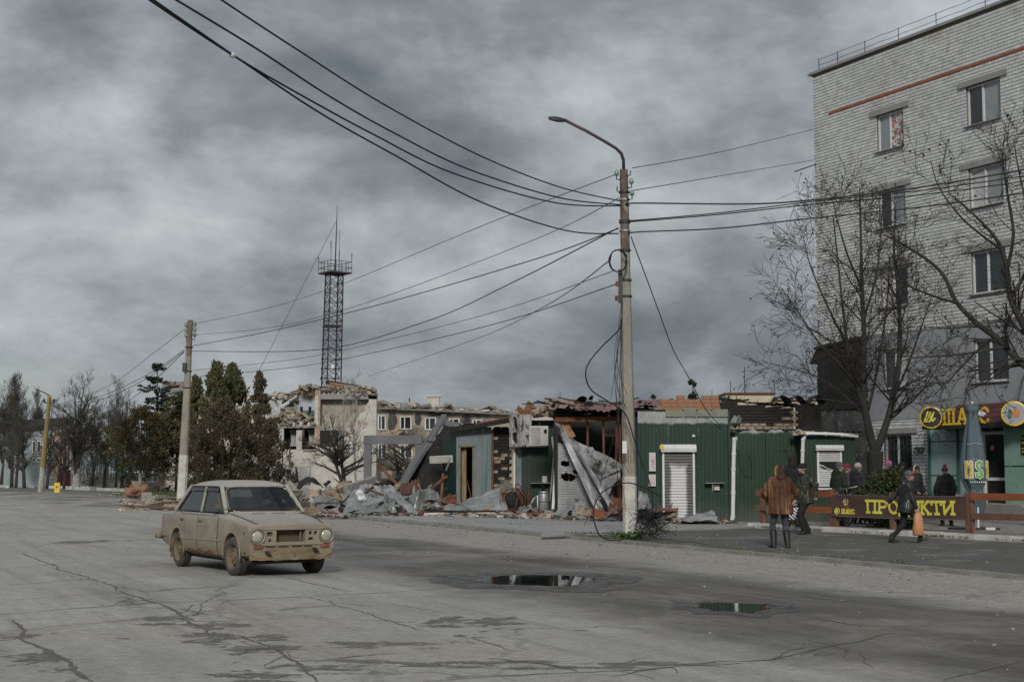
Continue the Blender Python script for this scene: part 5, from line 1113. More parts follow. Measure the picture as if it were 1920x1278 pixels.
# heaps of broken slabs and boards on the torn floors: nobody could count the pieces
m_ = MB()
def heap(mb, a, b_, py, h, D, n, smin, smax, dep=4):
 for k in range(n):
  t = random.random(); p = P(lerp(a, b_, t), py, D + U(-.3, dep)); p.z += random.random() ** 1.6 * h * math.sin(math.pi * lerp(.15, .85, t))
  s = U(smin, smax); mb.box(p, (s * U(.5, 2.4), s * U(.4, 1), s * U(.15, .5)), Euler((U(-.8, .8), U(-.8, .8), U(0, 6))).to_matrix(), 0, s * .08)
heap(m_, 508, 590, 797, 1.15, DB, 210, .18, .6); heap(m_, 562, 598, 728, .35, DB, 60, .15, .35, 1.5); heap(m_, 604, 704, 733, .35, DB, 160, .15, .4, 1.5); heap(m_, 500, 590, 748, .5, DB + 4, 110, .2, .6, 2); heap(m_, 330, 500, 752, .6, DB + 2, 140, .2, .55, 3)
heap(m_, 662, 706, 740, .3, DB, 40, .15, .35, .4)
m_.build('broken_masonry', m_rubbleC, sb, world=True, kind='stuff')
for a, b_ in (((515, 770), (560, 742)), ((528, 790), (575, 771)), ((545, 782), (585, 792)), ((512, 745), (530, 770)), ((540, 745), (562, 730)), ((570, 800), (566, 822)), ((520, 765), (556, 764)), ((585, 775), (577, 796))):
 m_ = MB(); m_.bar(P(*a, DB + U(0, 1)), P(*b_, DB + U(0, 2)), U(.15, .3), U(.1, .2)); m_.build('broken_beam', random.choice((m_plank, m_concrete, m_upvc)), sb, world=True)
for a, b_ in (((545, 735), (600, 727)), ((515, 752), (526, 735)), ((538, 745), (556, 738)), ((500, 742), (512, 752))):
 m_ = MB(); m_.tube([P(*a, DB), lerp(P(*a, DB), P(*b_, DB), .5) + V((0, 0, .15)), P(*b_, DB)], .06, 4); m_.build('bent_bar', m_steel, sb, world=True)
for x, y, s in ((551, 796, .22), (564, 795, .3), (579, 796, .25)):
 m_ = MB(); m_.ball(P(x, y, DB - .2), (s * .6, s * .5, s)); m_.build('slumped_sack', m_curtain, sb, world=True)
# right wing
DW = 140.0
wg = thing('building_wing', 'smoke stained low wing with a grey sheet roof behind the concrete frame', 'building', (0, DW, 0))
wa, wb = V((wx(700, DW), DW, 0)), V((wx(985, 151), 151, 0)); wd = (wb - wa).normalized(); wn_ = V((-wd.y, wd.x, 0))
def wp(px, py, o=0.0):
 r = P(px, py, 1.0) - V((0, 0, CH)); r.z = P(px, py, 1.0).z - CH
 t = (wa.x * wd.y - wa.y * wd.x) / (r.x * wd.y - r.y * wd.x); return V((r.x * t, r.y * t, CH + r.z * t)) + wn_ * o
m_ = MB(); q = [wp(700, 764), wp(985, 777)]
m_.prism([q[0], q[1], V((q[1].x, q[1].y, 0)), V((q[0].x, q[0].y, 0))], (0, 0, 0), wn_ * .4); m_.build('wall', m_obrick, wg, world=True)
m_ = MB(); m_.grid(lambda u_, t: lerp(lerp(wp(700, 765, -.5), wp(985, 778, -.5), u_), lerp(wp(700, 742, 8), wp(975, 762, 8), u_), t) + V((0, 0, .12 * abs(math.sin(u_ * 260)) + .18 * noise.noise(V((u_ * 30, t * 4, 0))))), 400, 10); m_.build('roof', m_roofslate, wg, world=True)
m_ = MB(); m_.bar(wp(700, 765, -.55), wp(985, 778, -.55), .2, .14); m_.build('eaves_board', m_roofslate, wg, world=True)
for a, b_, pa, pb in ((709, 722, 779, 805), (750, 770, 781, 804), (797, 816, 783, 805), (842, 860, 785, 806), (886, 902, 787, 807), (709, 724, 832, 858), (750, 772, 834, 858), (795, 815, 836, 860)):
 f = MB(); c = [wp(a, pa, -.06), wp(b_, pa, -.06), wp(b_, pb, -.06), wp(a, pb, -.06)]
 for i in range(4): f.bar(c[i], c[(i + 1) % 4], .12, .12)
 f.bar(lerp(c[0], c[1], .4), lerp(c[3], c[2], .4), .1, .1); fo = f.build('window', m_upvc, wg, world=True)
 p = MB(); p.prism([wp(a, pa, -.02), wp(b_, pa, -.02), wp(b_, pb, -.02), wp(a, pb, -.02)], (0, 0, 0), wn_ * .02); p.build('pane', m_pane if random.random() < .7 else m_darkhole, fo, world=True)
m_ = MB(); c = wp(863, 762, 5); m_.box(c + V((0, 0, .3)), (1.2, 1, 1.8)); m_.box(c + V((0, 0, 1.25)), (1.5, 1.3, .15)); m_.build('chimney', m_wbrick, wg, world=True)
m_ = MB(); m_.tube([wp(817, 760, 5), wp(817, 742, 5)], .07, 5); m_.build('antenna', m_steel, wg, world=True)
for k in range(8): m_ = MB(); m_.bar(wp(890 + k * 9, 762 + k, 4), wp(897 + k * 9, 764 + k, 4), .4, .15); m_.build('loose_sheet', m_roofslate, wg, world=True)
m_ = MB()
for k in range(170):
 t = random.random(); p = wp(lerp(704, 985, t), lerp(764, 777, t) - random.random() ** 2 * 11, U(-.4, 5)); s = U(.2, .8); m_.box(p, (s * U(.6, 2), s, s * U(.1, .35)), Euler((U(-.5, .5), U(-.5, .5), U(0, 6))).to_matrix(), 0, s * .1)
m_.build('broken_roofing', m_rubbleC, wg, world=True, kind='stuff')
for a, b_, pa, pb in ((724, 746, 768, 812), (776, 792, 770, 800), (862, 884, 774, 800), (744, 770, 806, 830)):
 m_ = MB(); q_ = [wp(lerp(a, b_, .5 + .5 * math.cos(t * .5236) * U(.6, 1)), lerp(pa, pb, .5 - .5 * math.sin(t * .5236) * U(.6, 1)), -.012) for t in range(12)]; m_.prism(q_, (0, 0, 0), wn_ * .005); m_.build('fire_stain', m_soot_low, wg, world=True)
# lattice tower with platform
DT = 131.0; tx = wx(617, DT)
tw = thing('lattice_tower', 'dark steel lattice tower with a railed platform and antennas behind the shelled building', 'tower', (tx, DT, 0))
b0, b1, zpl = .74, .62, wz(513, DT); tilt = .33
def tleg(k, z): a = math.pi / 4 + k * math.pi / 2 + .5; r = lerp(b0, b1, z / zpl) * 1.414; return V((tilt * max(0, (z - 9)) / (zpl - 9) + r * math.cos(a), r * math.sin(a), z))
for k in range(4): m_ = MB(); m_.tube([tleg(k, 0), tleg(k, zpl)], .075, 5); m_.build('leg', m_tower, tw)
m_ = MB(); nb_ = 18
for i in range(nb_):
 z0, z1 = lerp(4, zpl, i / nb_), lerp(4, zpl, (i + 1) / nb_)
 for k in range(4):
  m_.tube([tleg(k, z1), tleg(k + 1, z1)], .035, 4); m_.tube([tleg(k, z0), tleg(k + 1, z1)], .030, 4); m_.tube([tleg(k + 1, z0), tleg(k, z1)], .030, 4)
for z in (9.3, 15.0):
 for k in range(4): m_.bar(tleg(k, z), tleg(k + 1, z), .12, .16)
m_.build('lattice_bracing', m_tower, tw, kind='stuff')
pc = V((tilt + .05, 0, zpl + .02)); R45 = Matrix.Rotation(rad(38), 3, 'Z'); h = 1.12
m_ = MB(); m_.box(pc, (2 * h, 2 * h, .14), R45); m_.build('platform', m_tower, tw)
cs_ = [pc + R45 @ V((sx_ * h, sy_ * h, 0)) for sx_, sy_ in ((-1, -1), (1, -1), (1, 1), (-1, 1))]
m_ = MB()
for i in range(4):
 a, b_ = cs_[i], cs_[(i + 1) % 4]
 for z in (.5, 1.05): m_.tube([a + V((0, 0, z)), b_ + V((0, 0, z))], .028, 4)
 for k in range(4): m_.tube([lerp(a, b_, k / 4), lerp(a, b_, k / 4) + V((0, 0, 1.05))], .03, 4)
m_.build('railing', m_tower, tw)
for i, hh in ((0, 2.8), (1, 1.9), (2, 2.4), (3, 1.6)): m_ = MB(); m_.tube([cs_[i], cs_[i] + V((0, 0, hh))], .035, 4); m_.tube([cs_[i] + V((0, 0, hh * .75)), cs_[i] + V((0, 0, hh))], .05, 4); m_.build('whip_antenna', m_tower, tw)
m_ = MB(); m_.tube([pc, pc + V((.10, 0, 4.2)), pc + V((.14, 0, wz(385, DT) - zpl))], [.07, .05, .02], 5); m_.tube([pc + V((.35, 0, 0)), pc + V((.38, 0, 4))], .025, 4); m_.build('mast', m_tower, tw)
m_ = MB(); m_.ball(V((.35, -.75, 11.2)), (.16, .05, .22)); m_.build('dish', m_upvc, tw)
gy = MB(); gy.tube([V((tx, DT, 0)) + pc + V((.1, 0, 5)), P(475, 715, DT - 8)], .022, 4); tag(gy.build('guy_wire', m_cable), 'thin guy wire slanting down left from the tower mast', 'wire')
# long pale house at the far left, yellowish house far behind the kiosks
DL = 150
lh = thing('long_house', 'long pale two storey house with a dark roof behind the leaning yellow pole', 'house', (wx(70, DL), DL, 0))
lw = mat('pale_blue_render', (.27, .31, .315), (.21, .25, .255), 1, .9, .2); ls = mat('salmon_render', (.42, .30, .22), (.36, .26, .19), 1, .9, .2)
bx(-40, 102, 802, 918, DL, .5, lw, 'wall', lh); bx(102, 128, 804, 918, DL, .5, ls, 'wall', lh); bx(-40, 130, 800, 915, DL + 8, .4, lw, 'wall', lh)
m_ = MB(); m_.prism([P(-45, 812, DL - .5), P(135, 798, DL - .5), P(140, 786, DL + 4), P(-45, 795, DL + 4)], (0, 0, 0), (0, 0, .25)); m_.build('roof', m_char, lh, world=True)
for r, (pa, pb) in enumerate(((826, 848), (858, 866), (872, 895))):
 for k in range(5):
  a = 62 + k * 9 if r < 2 else 82 + k * 4.5; fo = bx(a, a + 6 if r < 2 else a + 3, pa, pb, DL - .06, .1, m_upvc, 'window', lh); bx(a + 1, a + 5 if r < 2 else a + 2.5, pa + 1.5, pb - 1.5, DL - .09, .06, m_pane, 'pane', fo)
gt = MB(); gt.box(P(122, 897, 140), (1.0, .2, 1.7)); tag(gt.build('red_gate', mat('red_paint', (.12, .025, .028), (.085, .022, .024), 2, .8)), 'dull red metal gate behind the whitewashed tree', 'gate')
DF = 150
fh = thing('far_block', 'yellowish flat-roofed block far behind the charred wall', 'building', (wx(1410, DF), DF, 0)); yb = mat('yellow_render', (.50, .44, .32), (.42, .37, .28), 1, .9, .3, c3=(.2, .17, .13))
bx(1362, 1455, 737, 920, DF, 10, yb, 'wall', fh); bx(1361, 1456, 735.5, 738, DF - .3, 10.6, m_rust, 'coping', fh); bx(1455, 1545, 750, 920, DF + 2, 8, yb, 'wall', fh); bx(1455, 1545, 748.5, 750.5, DF + 1.7, 8.5, m_rust, 'coping', fh)
for px, t in ((1370, 715), (1396, 688), (1452, 712)): m_ = MB(); m_.tube([P(px, 738, DF + 3), P(px, t, DF + 3)], .06, 4); m_.build('antenna', m_steel, fh, world=True)
bs = thing('bus_stop_sign', 'small yellow sign plate on a short post at the verge by the leaning pole', 'sign', G(107, 923)); m_ = MB(); m_.box((0, 0, .38), (.42, .1, .76)); m_.build('plate', m_yellow_pole if False else m_sign_yellow, bs)
m_ = MB(); m_.box((-.05, -.055, .42), (.06, .01, .2)); m_.box((.05, -.055, .46), (.12, .01, .06)); m_.build('mark', m_black, bs)
# ------------------------------------------------------------------ poles and overhead cables
random.seed(41)
def insul(mb, p, s=1.0, mi=0): mb.lathe([(.03 * s, 0), (.055 * s, .02 * s), (.05 * s, .09 * s), (.03 * s, .12 * s), (.012 * s, .14 * s)], 8, Matrix.Translation(p), mi)
DP = 31.84; pb = G(1182, 1008, .08); pt = P(1169.5, 318, DP)
lp = thing('lamp_post', 'tall concrete lamp post with lime-washed foot and a curved street lamp arm', 'street lamp', pb)
def ptaper(z): return lerp(pb, pt, (z - pb.z) / (pt.z - pb.z)) - pb
def prot(r0, r1, z0, z1, n=8):
 m_ = MB(); k = 14; m_.tube([ptaper(lerp(z0, z1, i / k)) for i in range(k + 1)], [lerp(r0, r1, i / k) for i in range(k + 1)], n); return m_
zpaint = P(1180, 892, DP).z
prot(.165, .158, pb.z - .1, zpaint).build('whitewashed_foot', m_white_paint, lp); prot(.156, .105, zpaint, pt.z - 1.9).build('shaft', m_pole, lp); prot(.107, .092, pt.z - 1.9, pt.z).build('top_casing', mat('rusty_top', (.16, .135, .115), (.085, .055, .045), 3, .75, .3, c3=(.27, .25, .21), f3=.54, st=(1, 1, .4)), lp)
m_ = MB(); am = [(1169.5, 322), (1169, 300), (1165, 288), (1155, 278), (1135, 266), (1100, 246), (1062, 227)]
m_.tube([P(x, y, DP - i * .12) - pb for i, (x, y) in enumerate(am)], .036, 8); m_.build('arm', m_lamparm, lp, smooth=True)
m_ = MB(); h0, h1 = P(1062, 226, DP - .7) - pb, P(1030, 222, DP - .9) - pb; m_.tube([h0, lerp(h0, h1, .3), lerp(h0, h1, .6), h1], [.05, .08, .095, .06], 8, sq=.55); m_.build('lamp_head', m_steel, lp, smooth=True)
def hook(mb, px, py, side):
 c = P(px, py, DP - .1) - pb; mb.tube([ptaper(c.z + pb.z), c + V((-side * .05, 0, -.12)), c + V((0, 0, -.10)), c], .014, 5); return c
for px, py, sd in ((1156, 328, -1), (1182, 320, 1), (1157, 350, -1), (1184, 343, 1), (1185, 365, 1)):
 m_ = MB(); c = hook(m_, px, py, sd); m_.build('hook', m_steel, lp)
 if (px, py) in ((1156, 328), (1184, 343), (1185, 365)): m_ = MB(); insul(m_, c + V((0, 0, -.02))); m_.build('insulator', m_glassgreen, lp, smooth=True)
for py, r in ((362, .125), (376, .12), (415, .13), (418, .132), (434, .13), (470, .135), (526, .138), (556, .14)):
 m_ = MB(); z = P(1172, py, DP).z; c = ptaper(z); m_.lathe([(r - .02, 0), (r, .005), (r, .045), (r - .02, .05)], 10, Matrix.Translation(c), cap=False); m_.build('clamp_band', m_steel if py not in (376, 434) else m_zinc, lp)
m_ = MB(); m_.bar(P(1163, 505, DP - .1) - pb, P(1163.5, 568, DP - .1) - pb, .09, .08); m_.build('junction_box', m_steel, lp)
for px, py in ((1157, 532), (1156, 559)): m_ = MB(); m_.box(P(px, py, DP - .12) - pb, (.07, .08, .11)); m_.build('fuse_box', m_rust, lp)
m_ = MB(); m_.box(P(1171, 838, DP - .18) - pb, (.10, .02, .27)); m_.build('paper_notice', m_upvc, lp)
pm = pb + V((0, 0, 0))
for k in range(3): m_ = MB(); m_.bar(P(1178 + k * 5, 842, DP - .16) - pb, P(1178 + k * 5, 868, DP - .16) - pb, .012); m_.build('stencil_mark', m_roof_red, lp)
def cable(pts, r, label, cat='cable', sag=0.0, n=24, grp=None, mt=None, nm='overhead_cable', twist=0.0):
 out = []
 for a, b_ in zip(pts, pts[1:]):
  for i in range(n): t = i / n; p = lerp(V(a), V(b_), t); p.z -= sag * 4 * t * (1 - t); out.append(p)
 out.append(V(pts[-1]))
 if twist: out = [p + V((0, 0, twist * math.sin(i * 1.7) * (1 if 0 < i < len(out) - 1 else 0))) for i, p in enumerate(out)]
 m_ = MB(); m_.tube(out, r, 5); return tag(m_.build(nm, mt or m_cable, smooth=True), label, cat, grp)
def smooth_path(pts, n=8):
 pts = [V(p) for p in pts]; out = []
 for i in range(len(pts) - 1):
  p0, p1, p2, p3 = pts[max(i - 1, 0)], pts[i], pts[i + 1], pts[min(i + 2, len(pts) - 1)]
  for k in range(n):
   t = k / n; out.append(.5 * ((2 * p1) + (p2 - p0) * t + (2 * p0 - 5 * p1 + 4 * p2 - p3) * t * t + (3 * p1 - p0 - 3 * p2 + p3) * t ** 3))
 out.append(pts[-1]); return out
def wire(pp, r, label, grp=None, nm='overhead_cable', cat='cable', mt=None):
 m_ = MB(); m_.tube(smooth_path(pp), r, 5); return tag(m_.build(nm, mt or m_cable, smooth=True), label, cat, grp)
Q = lambda *l: [P(x, y, d) for x, y, d in l]
# heavy cables over the road towards the upper left
wire(Q((1163, 377, 31.8), (1050, 351, 29.2), (900, 292, 26.4), (720, 196, 23.2), (560, 95, 20.4), (415, 0, 18), (300, -80, 16.3)), .0145, 'uppermost heavy cable sweeping from the lamp post over the road')
wire(Q((1163, 384, 31.8), (1050, 371, 29.2), (880, 318, 26), (740, 250, 23.4), (620, 182, 21.4), (480, 91, 19.2), (330, 0, 17.2), (230, -60, 16)), .0155, 'second heavy cable from the top on the sweep over the road, lashed along its length')
wire(Q((1163, 386, 31.8), (1040, 380, 29), (850, 325, 25.6), (700, 252, 22.8), (560, 176, 20.6), (440, 106, 19), (280, 0, 17), (170, -80, 15.6)), .0155, 'third heavy cable sweeping over the road, joined to the lowest one by a pale clip')
wire(Q((1160, 438, 31.8), (1060, 432, 29.6), (900, 378, 26.4), (740, 291, 23.4), (600, 212, 21.3), (440, 105.5, 19.02), (290, 2, 17), (180, -75, 15.6)), .0155, 'lowest heavy cable sweeping from the lamp post over the road')
m_ = MB(); m_.ball(P(436, 104, 18.95), (.05, .05, .04)); tag(m_.build('cable_clip', m_upvc), 'pale clip where the two lowest heavy cables meet high on the left', 'clip')
for a, lab in ((620, 'a'), (700, 'b')): pass
# to the right, across the front of the brick block
wire(Q((1186, 315, 31.8), (1350, 285, 42), (1524, 243, 54.9)), .010, 'topmost thin wire from the lamp post to the corner of the brick block')
wire(Q((1188, 357, 31.8), (1350, 330, 42), (1527, 300, 54.8)), .010, 'second thin wire from the lamp post to the brick block, below the topmost')
wire(Q((1180, 386, 31.8), (1192, 381, 31.7), (1400, 382.5, 31.2), (1523, 375, 30.8), (1720, 352, 30.2), (1920, 318, 29.5), (2050, 292, 29)), .018, 'heavy twisted cable leaving the lamp post to the right, the upper one')
wire(Q((1180, 414, 31.8), (1350, 399, 31.3), (1523, 378, 30.8), (1720, 358, 30.2), (1920, 330, 29.5), (2050, 308, 29)), .013, 'upper of the paired cables leaving the lamp post to the right')
wire(Q((1180, 416, 31.8), (1350, 402, 31.4), (1523, 383, 30.9), (1720, 366, 30.3), (1920, 340, 29.6), (2050, 320, 29)), .013, 'lower of the paired cables leaving the lamp post to the right')
wire(Q((1180, 440, 31.8), (1195, 435, 31.7), (1350, 428, 31.3), (1523, 409, 30.8), (1720, 389, 30.2), (1920, 362, 29.5), (2050, 340, 29)), .016, 'lowest cable leaving the lamp post to the right across the brick block')
m_ = MB(); m_.tube([P(1490, 322, 54), P(1530, 308, 54.9)], .03, 4); tag(m_.build('wall_bracket', m_steel), 'thin bracket sticking out left from the corner of the brick block', 'bracket')
# second pole and the wires to it
D2p = 75.93; b2 = G(340, 940); t2 = P(357, 600, D2p)
p2 = thing('utility_pole', 'concrete utility pole with a lime-washed foot behind the tan car', 'utility pole', b2)
zp2 = P(344, 853, D2p).z; f2 = lambda z: lerp(V((0, 0, 0)), t2 - b2, z / (t2.z - b2.z))
for nm, z0, z1, r0, r1, mt in (('whitewashed_foot', -.1, zp2, .27, .25, m_white_paint), ('shaft', zp2, t2.z * .8, .24, .17, m_pole), ('top', t2.z * .8, t2.z, .165, .14, mat('stained_top', (.13, .085, .06), (.2, .15, .11), 3, .85))):
 m_ = MB(); m_.tube([f2(z0), f2(z1)], [r0, r1], 8); m_.build(nm, mt, p2)
for py, sd in ((612, -1), (622, -1), (632, -1), (611, 1), (621, 1), (631, 1)):
 m_ = MB(); c = P(357 + sd * 8, py, D2p) - b2; m_.tube([f2(c.z), c + V((0, 0, -.2)), c], .025, 5); m_.build('hook', m_steel, p2); m_ = MB(); insul(m_, c, 2.0); m_.build('insulator', m_glassgreen, p2)
m_ = MB(); m_.bar(P(347, 680, D2p - .2) - b2, P(346, 697, D2p - .2) - b2, .22, .2); m_.build('junction_box', m_steel, p2)
for py in (652, 697, 728): m_ = MB(); c = f2(P(350, py, D2p).z); m_.lathe([(.22, 0), (.23, .06)], 8, Matrix.Translation(c), cap=False); m_.build('clamp_band', m_steel, p2)
labs = ('topmost thin wire between the lamp post and the second pole', 'second thin wire between the lamp post and the second pole', 'third wire down between the lamp post and the second pole', 'fourth wire, thick and slack, between the lamp post and the second pole', 'fifth wire, thin, between the lamp post and the second pole', 'lowest wire between the lamp post and the second pole')
W2 = (((1158, 326), (900, 425), (640, 533), (500, 578), (364, 607), .011), ((1160, 372), (1000, 450), (700, 563), (520, 612), (362, 628), .011), ((1160, 428), (1000, 487), (700, 574), (500, 622), (361, 648), .017),
      ((1158, 428), (960, 530), (800, 602), (600, 655), (360, 658), .018), ((1150, 508), (950, 578), (750, 631), (560, 672), (362, 694), .010), ((1157, 532), (950, 601), (750, 650), (560, 687), (368, 706), .013))
for (a, b_, c, d, e, r), lab in zip(W2, labs):
 wire([P(*a, DP), P(*b_, 42), P(*c, 54), P(*d, 64), P(*e, D2p)], r * .95, lab)
wire([P(1145, 487, DP), P(1020, 575, 48), P(880, 640, 75), P(690, 705, 120)], .014, 'thin wire from the lamp post to the roof of the shelled building')
# leaning yellow pole and its wires
D3p = 108; b3 = G(76, 922); t3 = P(93, 742, D3p)
p3 = thing('leaning_pole', 'leaning ochre utility pole with short dangling wires at the far left', 'utility pole', b3); f3 = lambda z: lerp(V((0, 0, 0)), t3 - b3, z / t3.z)
m_ = MB(); m_.tube([f3(0), f3(t3.z * .28)], [.22, .20], 8); m_.build('whitewashed_foot', m_plank if False else m_white_paint, p3); m_ = MB(); m_.tube([f3(t3.z * .28), f3(t3.z)], [.20, .15], 8); m_.build('shaft', m_yellow_pole, p3)
m_ = MB(); c = f3(t3.z * .93); m_.bar(c + V((-.35, -.1, 0)), c + V((.4, -.1, 0)), .08); m_.build('crossarm', m_steel, p3)
for sx_ in (-.35, .4): m_ = MB(); insul(m_, f3(t3.z * .93) + V((sx_, -.1, .05)), 2.0); m_.build('insulator', m_steel, p3)
m_ = MB(); m_.tube([f3(t3.z), P(84, 736, D3p) - b3, P(67, 729, D3p) - b3], .05, 4); m_.build('broken_lamp_arm', m_steel, p3)
wire([P(352, 612, D2p), P(290, 660, 85), P(200, 725, 96), P(98, 762, D3p)], .014, 'topmost wire between the second pole and the leaning yellow pole')
wire([P(346, 655, D2p), P(280, 700, 85), P(190, 742, 96), P(98, 764, D3p)], .018, 'middle wire between the second pole and the leaning yellow pole')
wire([P(346, 658, D2p), P(270, 712, 85), P(180, 752, 96), P(98, 766, D3p)], .018, 'lowest wire between the second pole and the leaning yellow pole')
wire([P(345, 660, D2p), P(250, 745, 90), P(150, 800, 110), P(60, 838, 130)], .018, 'thin slack wire going down left from the second pole to the pale house')
# loose cables about the lamp post
wire(Q((1183, 443, 31.7), (1189, 460, 31.9), (1206, 505, 33), (1232, 575, 35), (1262, 655, 38), (1290, 705, 40), (1322, 765, 41.5), (1352, 800, 41.9)), .013, 'loose black cable dropping from the lamp post to the roof of the tall green kiosk')
wire(Q((1166, 598, 31.7), (1160, 618, 31.5), (1128, 650, 31.2), (1105, 678, 31.1), (1098, 702, 31.1), (1108, 730, 31.2), (1140, 752, 31.4), (1172, 775, 31.6), (1188, 820, 31.6), (1205, 870, 31.7), (1218, 905, 31.7), (1224, 945, 31.7), (1216, 985, 31.8)), .016, 'thick loose cable looping out left of the lamp post and hanging to the ground')
for k in range(11):
 z0, z1 = U(560, 640), U(700, 1000); x = U(1150, 1168); wire(Q((1164 + U(-2, 3), z0, 31.6), (x, lerp(z0, z1, .35), 31.5), (x + U(-8, 10), lerp(z0, z1, .7), 31.6), (1168 + U(-8, 14), z1, 31.62)), .005, 'thin stray wire hanging down along the upper lamp post beside others like it', 'stray wires on the lamp post', 'stray_wire', 'wire')
m_ = MB(); cc = P(1159, 489, 31.6)
for k in range(6):
 a0 = U(0, 6); m_.tube([cc + V((.20 * U(.85, 1.1) * math.cos(t * .42 + a0) , .03 * math.sin(t + k), .25 * U(.97, 1.03) * math.sin(t * .42 + a0))) for t in range(16)], .011, 5)
tag(m_.build('cable_coil', m_cable, smooth=True), 'coil of black cable tied high on the lamp post', 'cable coil')
m_ = MB(); tc_ = P(1222, 985, 31.9)
for k in range(46):
 p = tc_ + V((random.gauss(0, .16), random.gauss(0, .22), random.gauss(0, .10))); pts = []
 for t in range(9): pts.append(V((p.x, p.y, max(.07, p.z)))); p = p + V((U(-.22, .22), U(-.2, .2), U(-.2, .2))) + (tc_ - p) * .22
 m_.tube(smooth_path(pts, 4), .0055, 3)
tag(m_.build('wire_tangle', m_cable, smooth=True), 'tangled bundle of black wire lying at the foot of the lamp post', 'wire tangle')
wire(Q((1238, 930, 31.6), (1205, 912, 31.4), (1170, 905, 31.2), (1130, 922, 31.0), (1113, 955, 30.9), (1118, 990, 30.9), (1135, 1010, 31.1), (1170, 1012, 31.4)), .015, 'stiff loop of black cable standing beside the foot of the lamp post')
for pts, lab in ((((1095, 985), (1118, 930), (1140, 860), (1160, 780)), 'slack thin wire slanting across the burnt-out kiosk to the lamp post'), (((1200, 1003), (1260, 1012), (1330, 1020)), 'thin wire trailing on the lot right of the lamp post'), (((1130, 998), (1160, 1003), (1185, 1006)), 'thin wire trailing on the pavement left of the lamp post')):
 wire([P(x, y, 31.5) if lab.startswith('slack') else G(x, y, .1) for x, y in pts], .006, lab, None, 'stray_wire', 'wire')
mb = MB(); blades(mb, G(1180, 1010, .06), .30, .14, 130, .13, .055, .02)
for k in range(130):
 p = G(1180, 1010, .06) + V((random.gauss(0, .17), random.gauss(0, .12), U(.03, .16))); d = V((U(-1, 1), U(-1, 1), U(.1, .5))).normalized() * .06; n = d.orthogonal().normalized() * .04; mb.add([p - d, p + n, p + d, p - n], [(0, 1, 2, 3)])
tag(mb.build('weeds', m_weed), kind='stuff')
# ------------------------------------------------------------------ trees and shrubs
random.seed(51)
def polyline(p, d, L, n, jit, up):
 pts = [V(p)]; d = V(d).normalized()
 for i in range(n):
  d = (d + V((U(-1, 1), U(-1, 1), U(-1, 1))) * jit + V((0, 0, up))).normalized(); pts.append(pts[-1] + d * L / n)
 return pts
def branch_out(mb, pts, r0, r1, lvl, spec, fruit=None, rmin=None):
 if lvl >= len(spec): return
 cnt, ln, ang, jit, up, rr = spec[lvl][:6]; rm = .0068 if len(spec[lvl]) == 6 else .011; L = sum((b - a).length for a, b in zip(pts, pts[1:])); n = max(1, int(cnt * L + random.random()))
 for k in range(n):
  t = U(.15, 1.0); f = t * (len(pts) - 1); i = min(int(f), len(pts) - 2); p = lerp(pts[i], pts[i + 1], f - i); d = (pts[i + 1] - pts[i]).normalized()
  x = Matrix.Rotation(U(0, 6.283), 3, d) @ d.orthogonal().normalized(); a = rad(ang * U(.65, 1.3)); LL = ln * U(.55, 1.25) * (1.15 - .55 * t); rb = max(rm, lerp(r0, r1, t) * rr)
  q = polyline(p, d * math.cos(a) + x * math.sin(a), LL, 4 if lvl < len(spec) - 1 else 3, jit, up); re = max(rm * .75, rb * .45)
  mb.tube(q, [lerp(rb, re, j / (len(q) - 1)) for j in range(len(q))], 3, False)
  if fruit is not None and lvl == len(spec) - 1 and random.random() < .09: fruit.box(q[-1] + V((U(-.03, .03), U(-.03, .03), -.03)), (.035, .03, .05), Euler((U(0, 3), U(0, 3), 0)).to_matrix())
  branch_out(mb, q, rb, re, lvl + 1, spec, fruit)
def bare_tree(label, base, limbs, spec, mts=(None, None), trunkmat=None, fruit=False, group=None, name='bare_tree', lime=None, rs_=1.0):
 t = thing(name, label, 'tree', base, 0, group); tk = MB(); cr = MB(); fr = MB() if fruit else None
 for pts, r0, r1, sp in limbs:
  r0 *= rs_; L = smooth_path([V(p) - V(base) for p in pts], 4); n = len(L); rs = [lerp(r0, r1, i / (n - 1)) * (1 + .08 * noise.noise(V((i * .6, r0 * 50, 0)))) for i in range(n)]
  tk.tube(L, rs, 7 if r0 > .06 else 5)
  if sp: branch_out(cr, L, r0, r1, 0, spec, fr)
 tk.build('trunk', trunkmat or m_bark, t, smooth=True)
 if cr.f: cr.build('crown', mts[0] or m_twig, t, smooth=True)
 if fr and fr.f: fr.build('dry_fruit', m_char, t, kind='stuff')
 if lime:
  lm = MB(); lm.tube([(0, 0, -.05), V(lime[1])], [lime[0] * 1.06, lime[0] * .98], 8); lm.build('limewash', m_limewash, t)
 return t
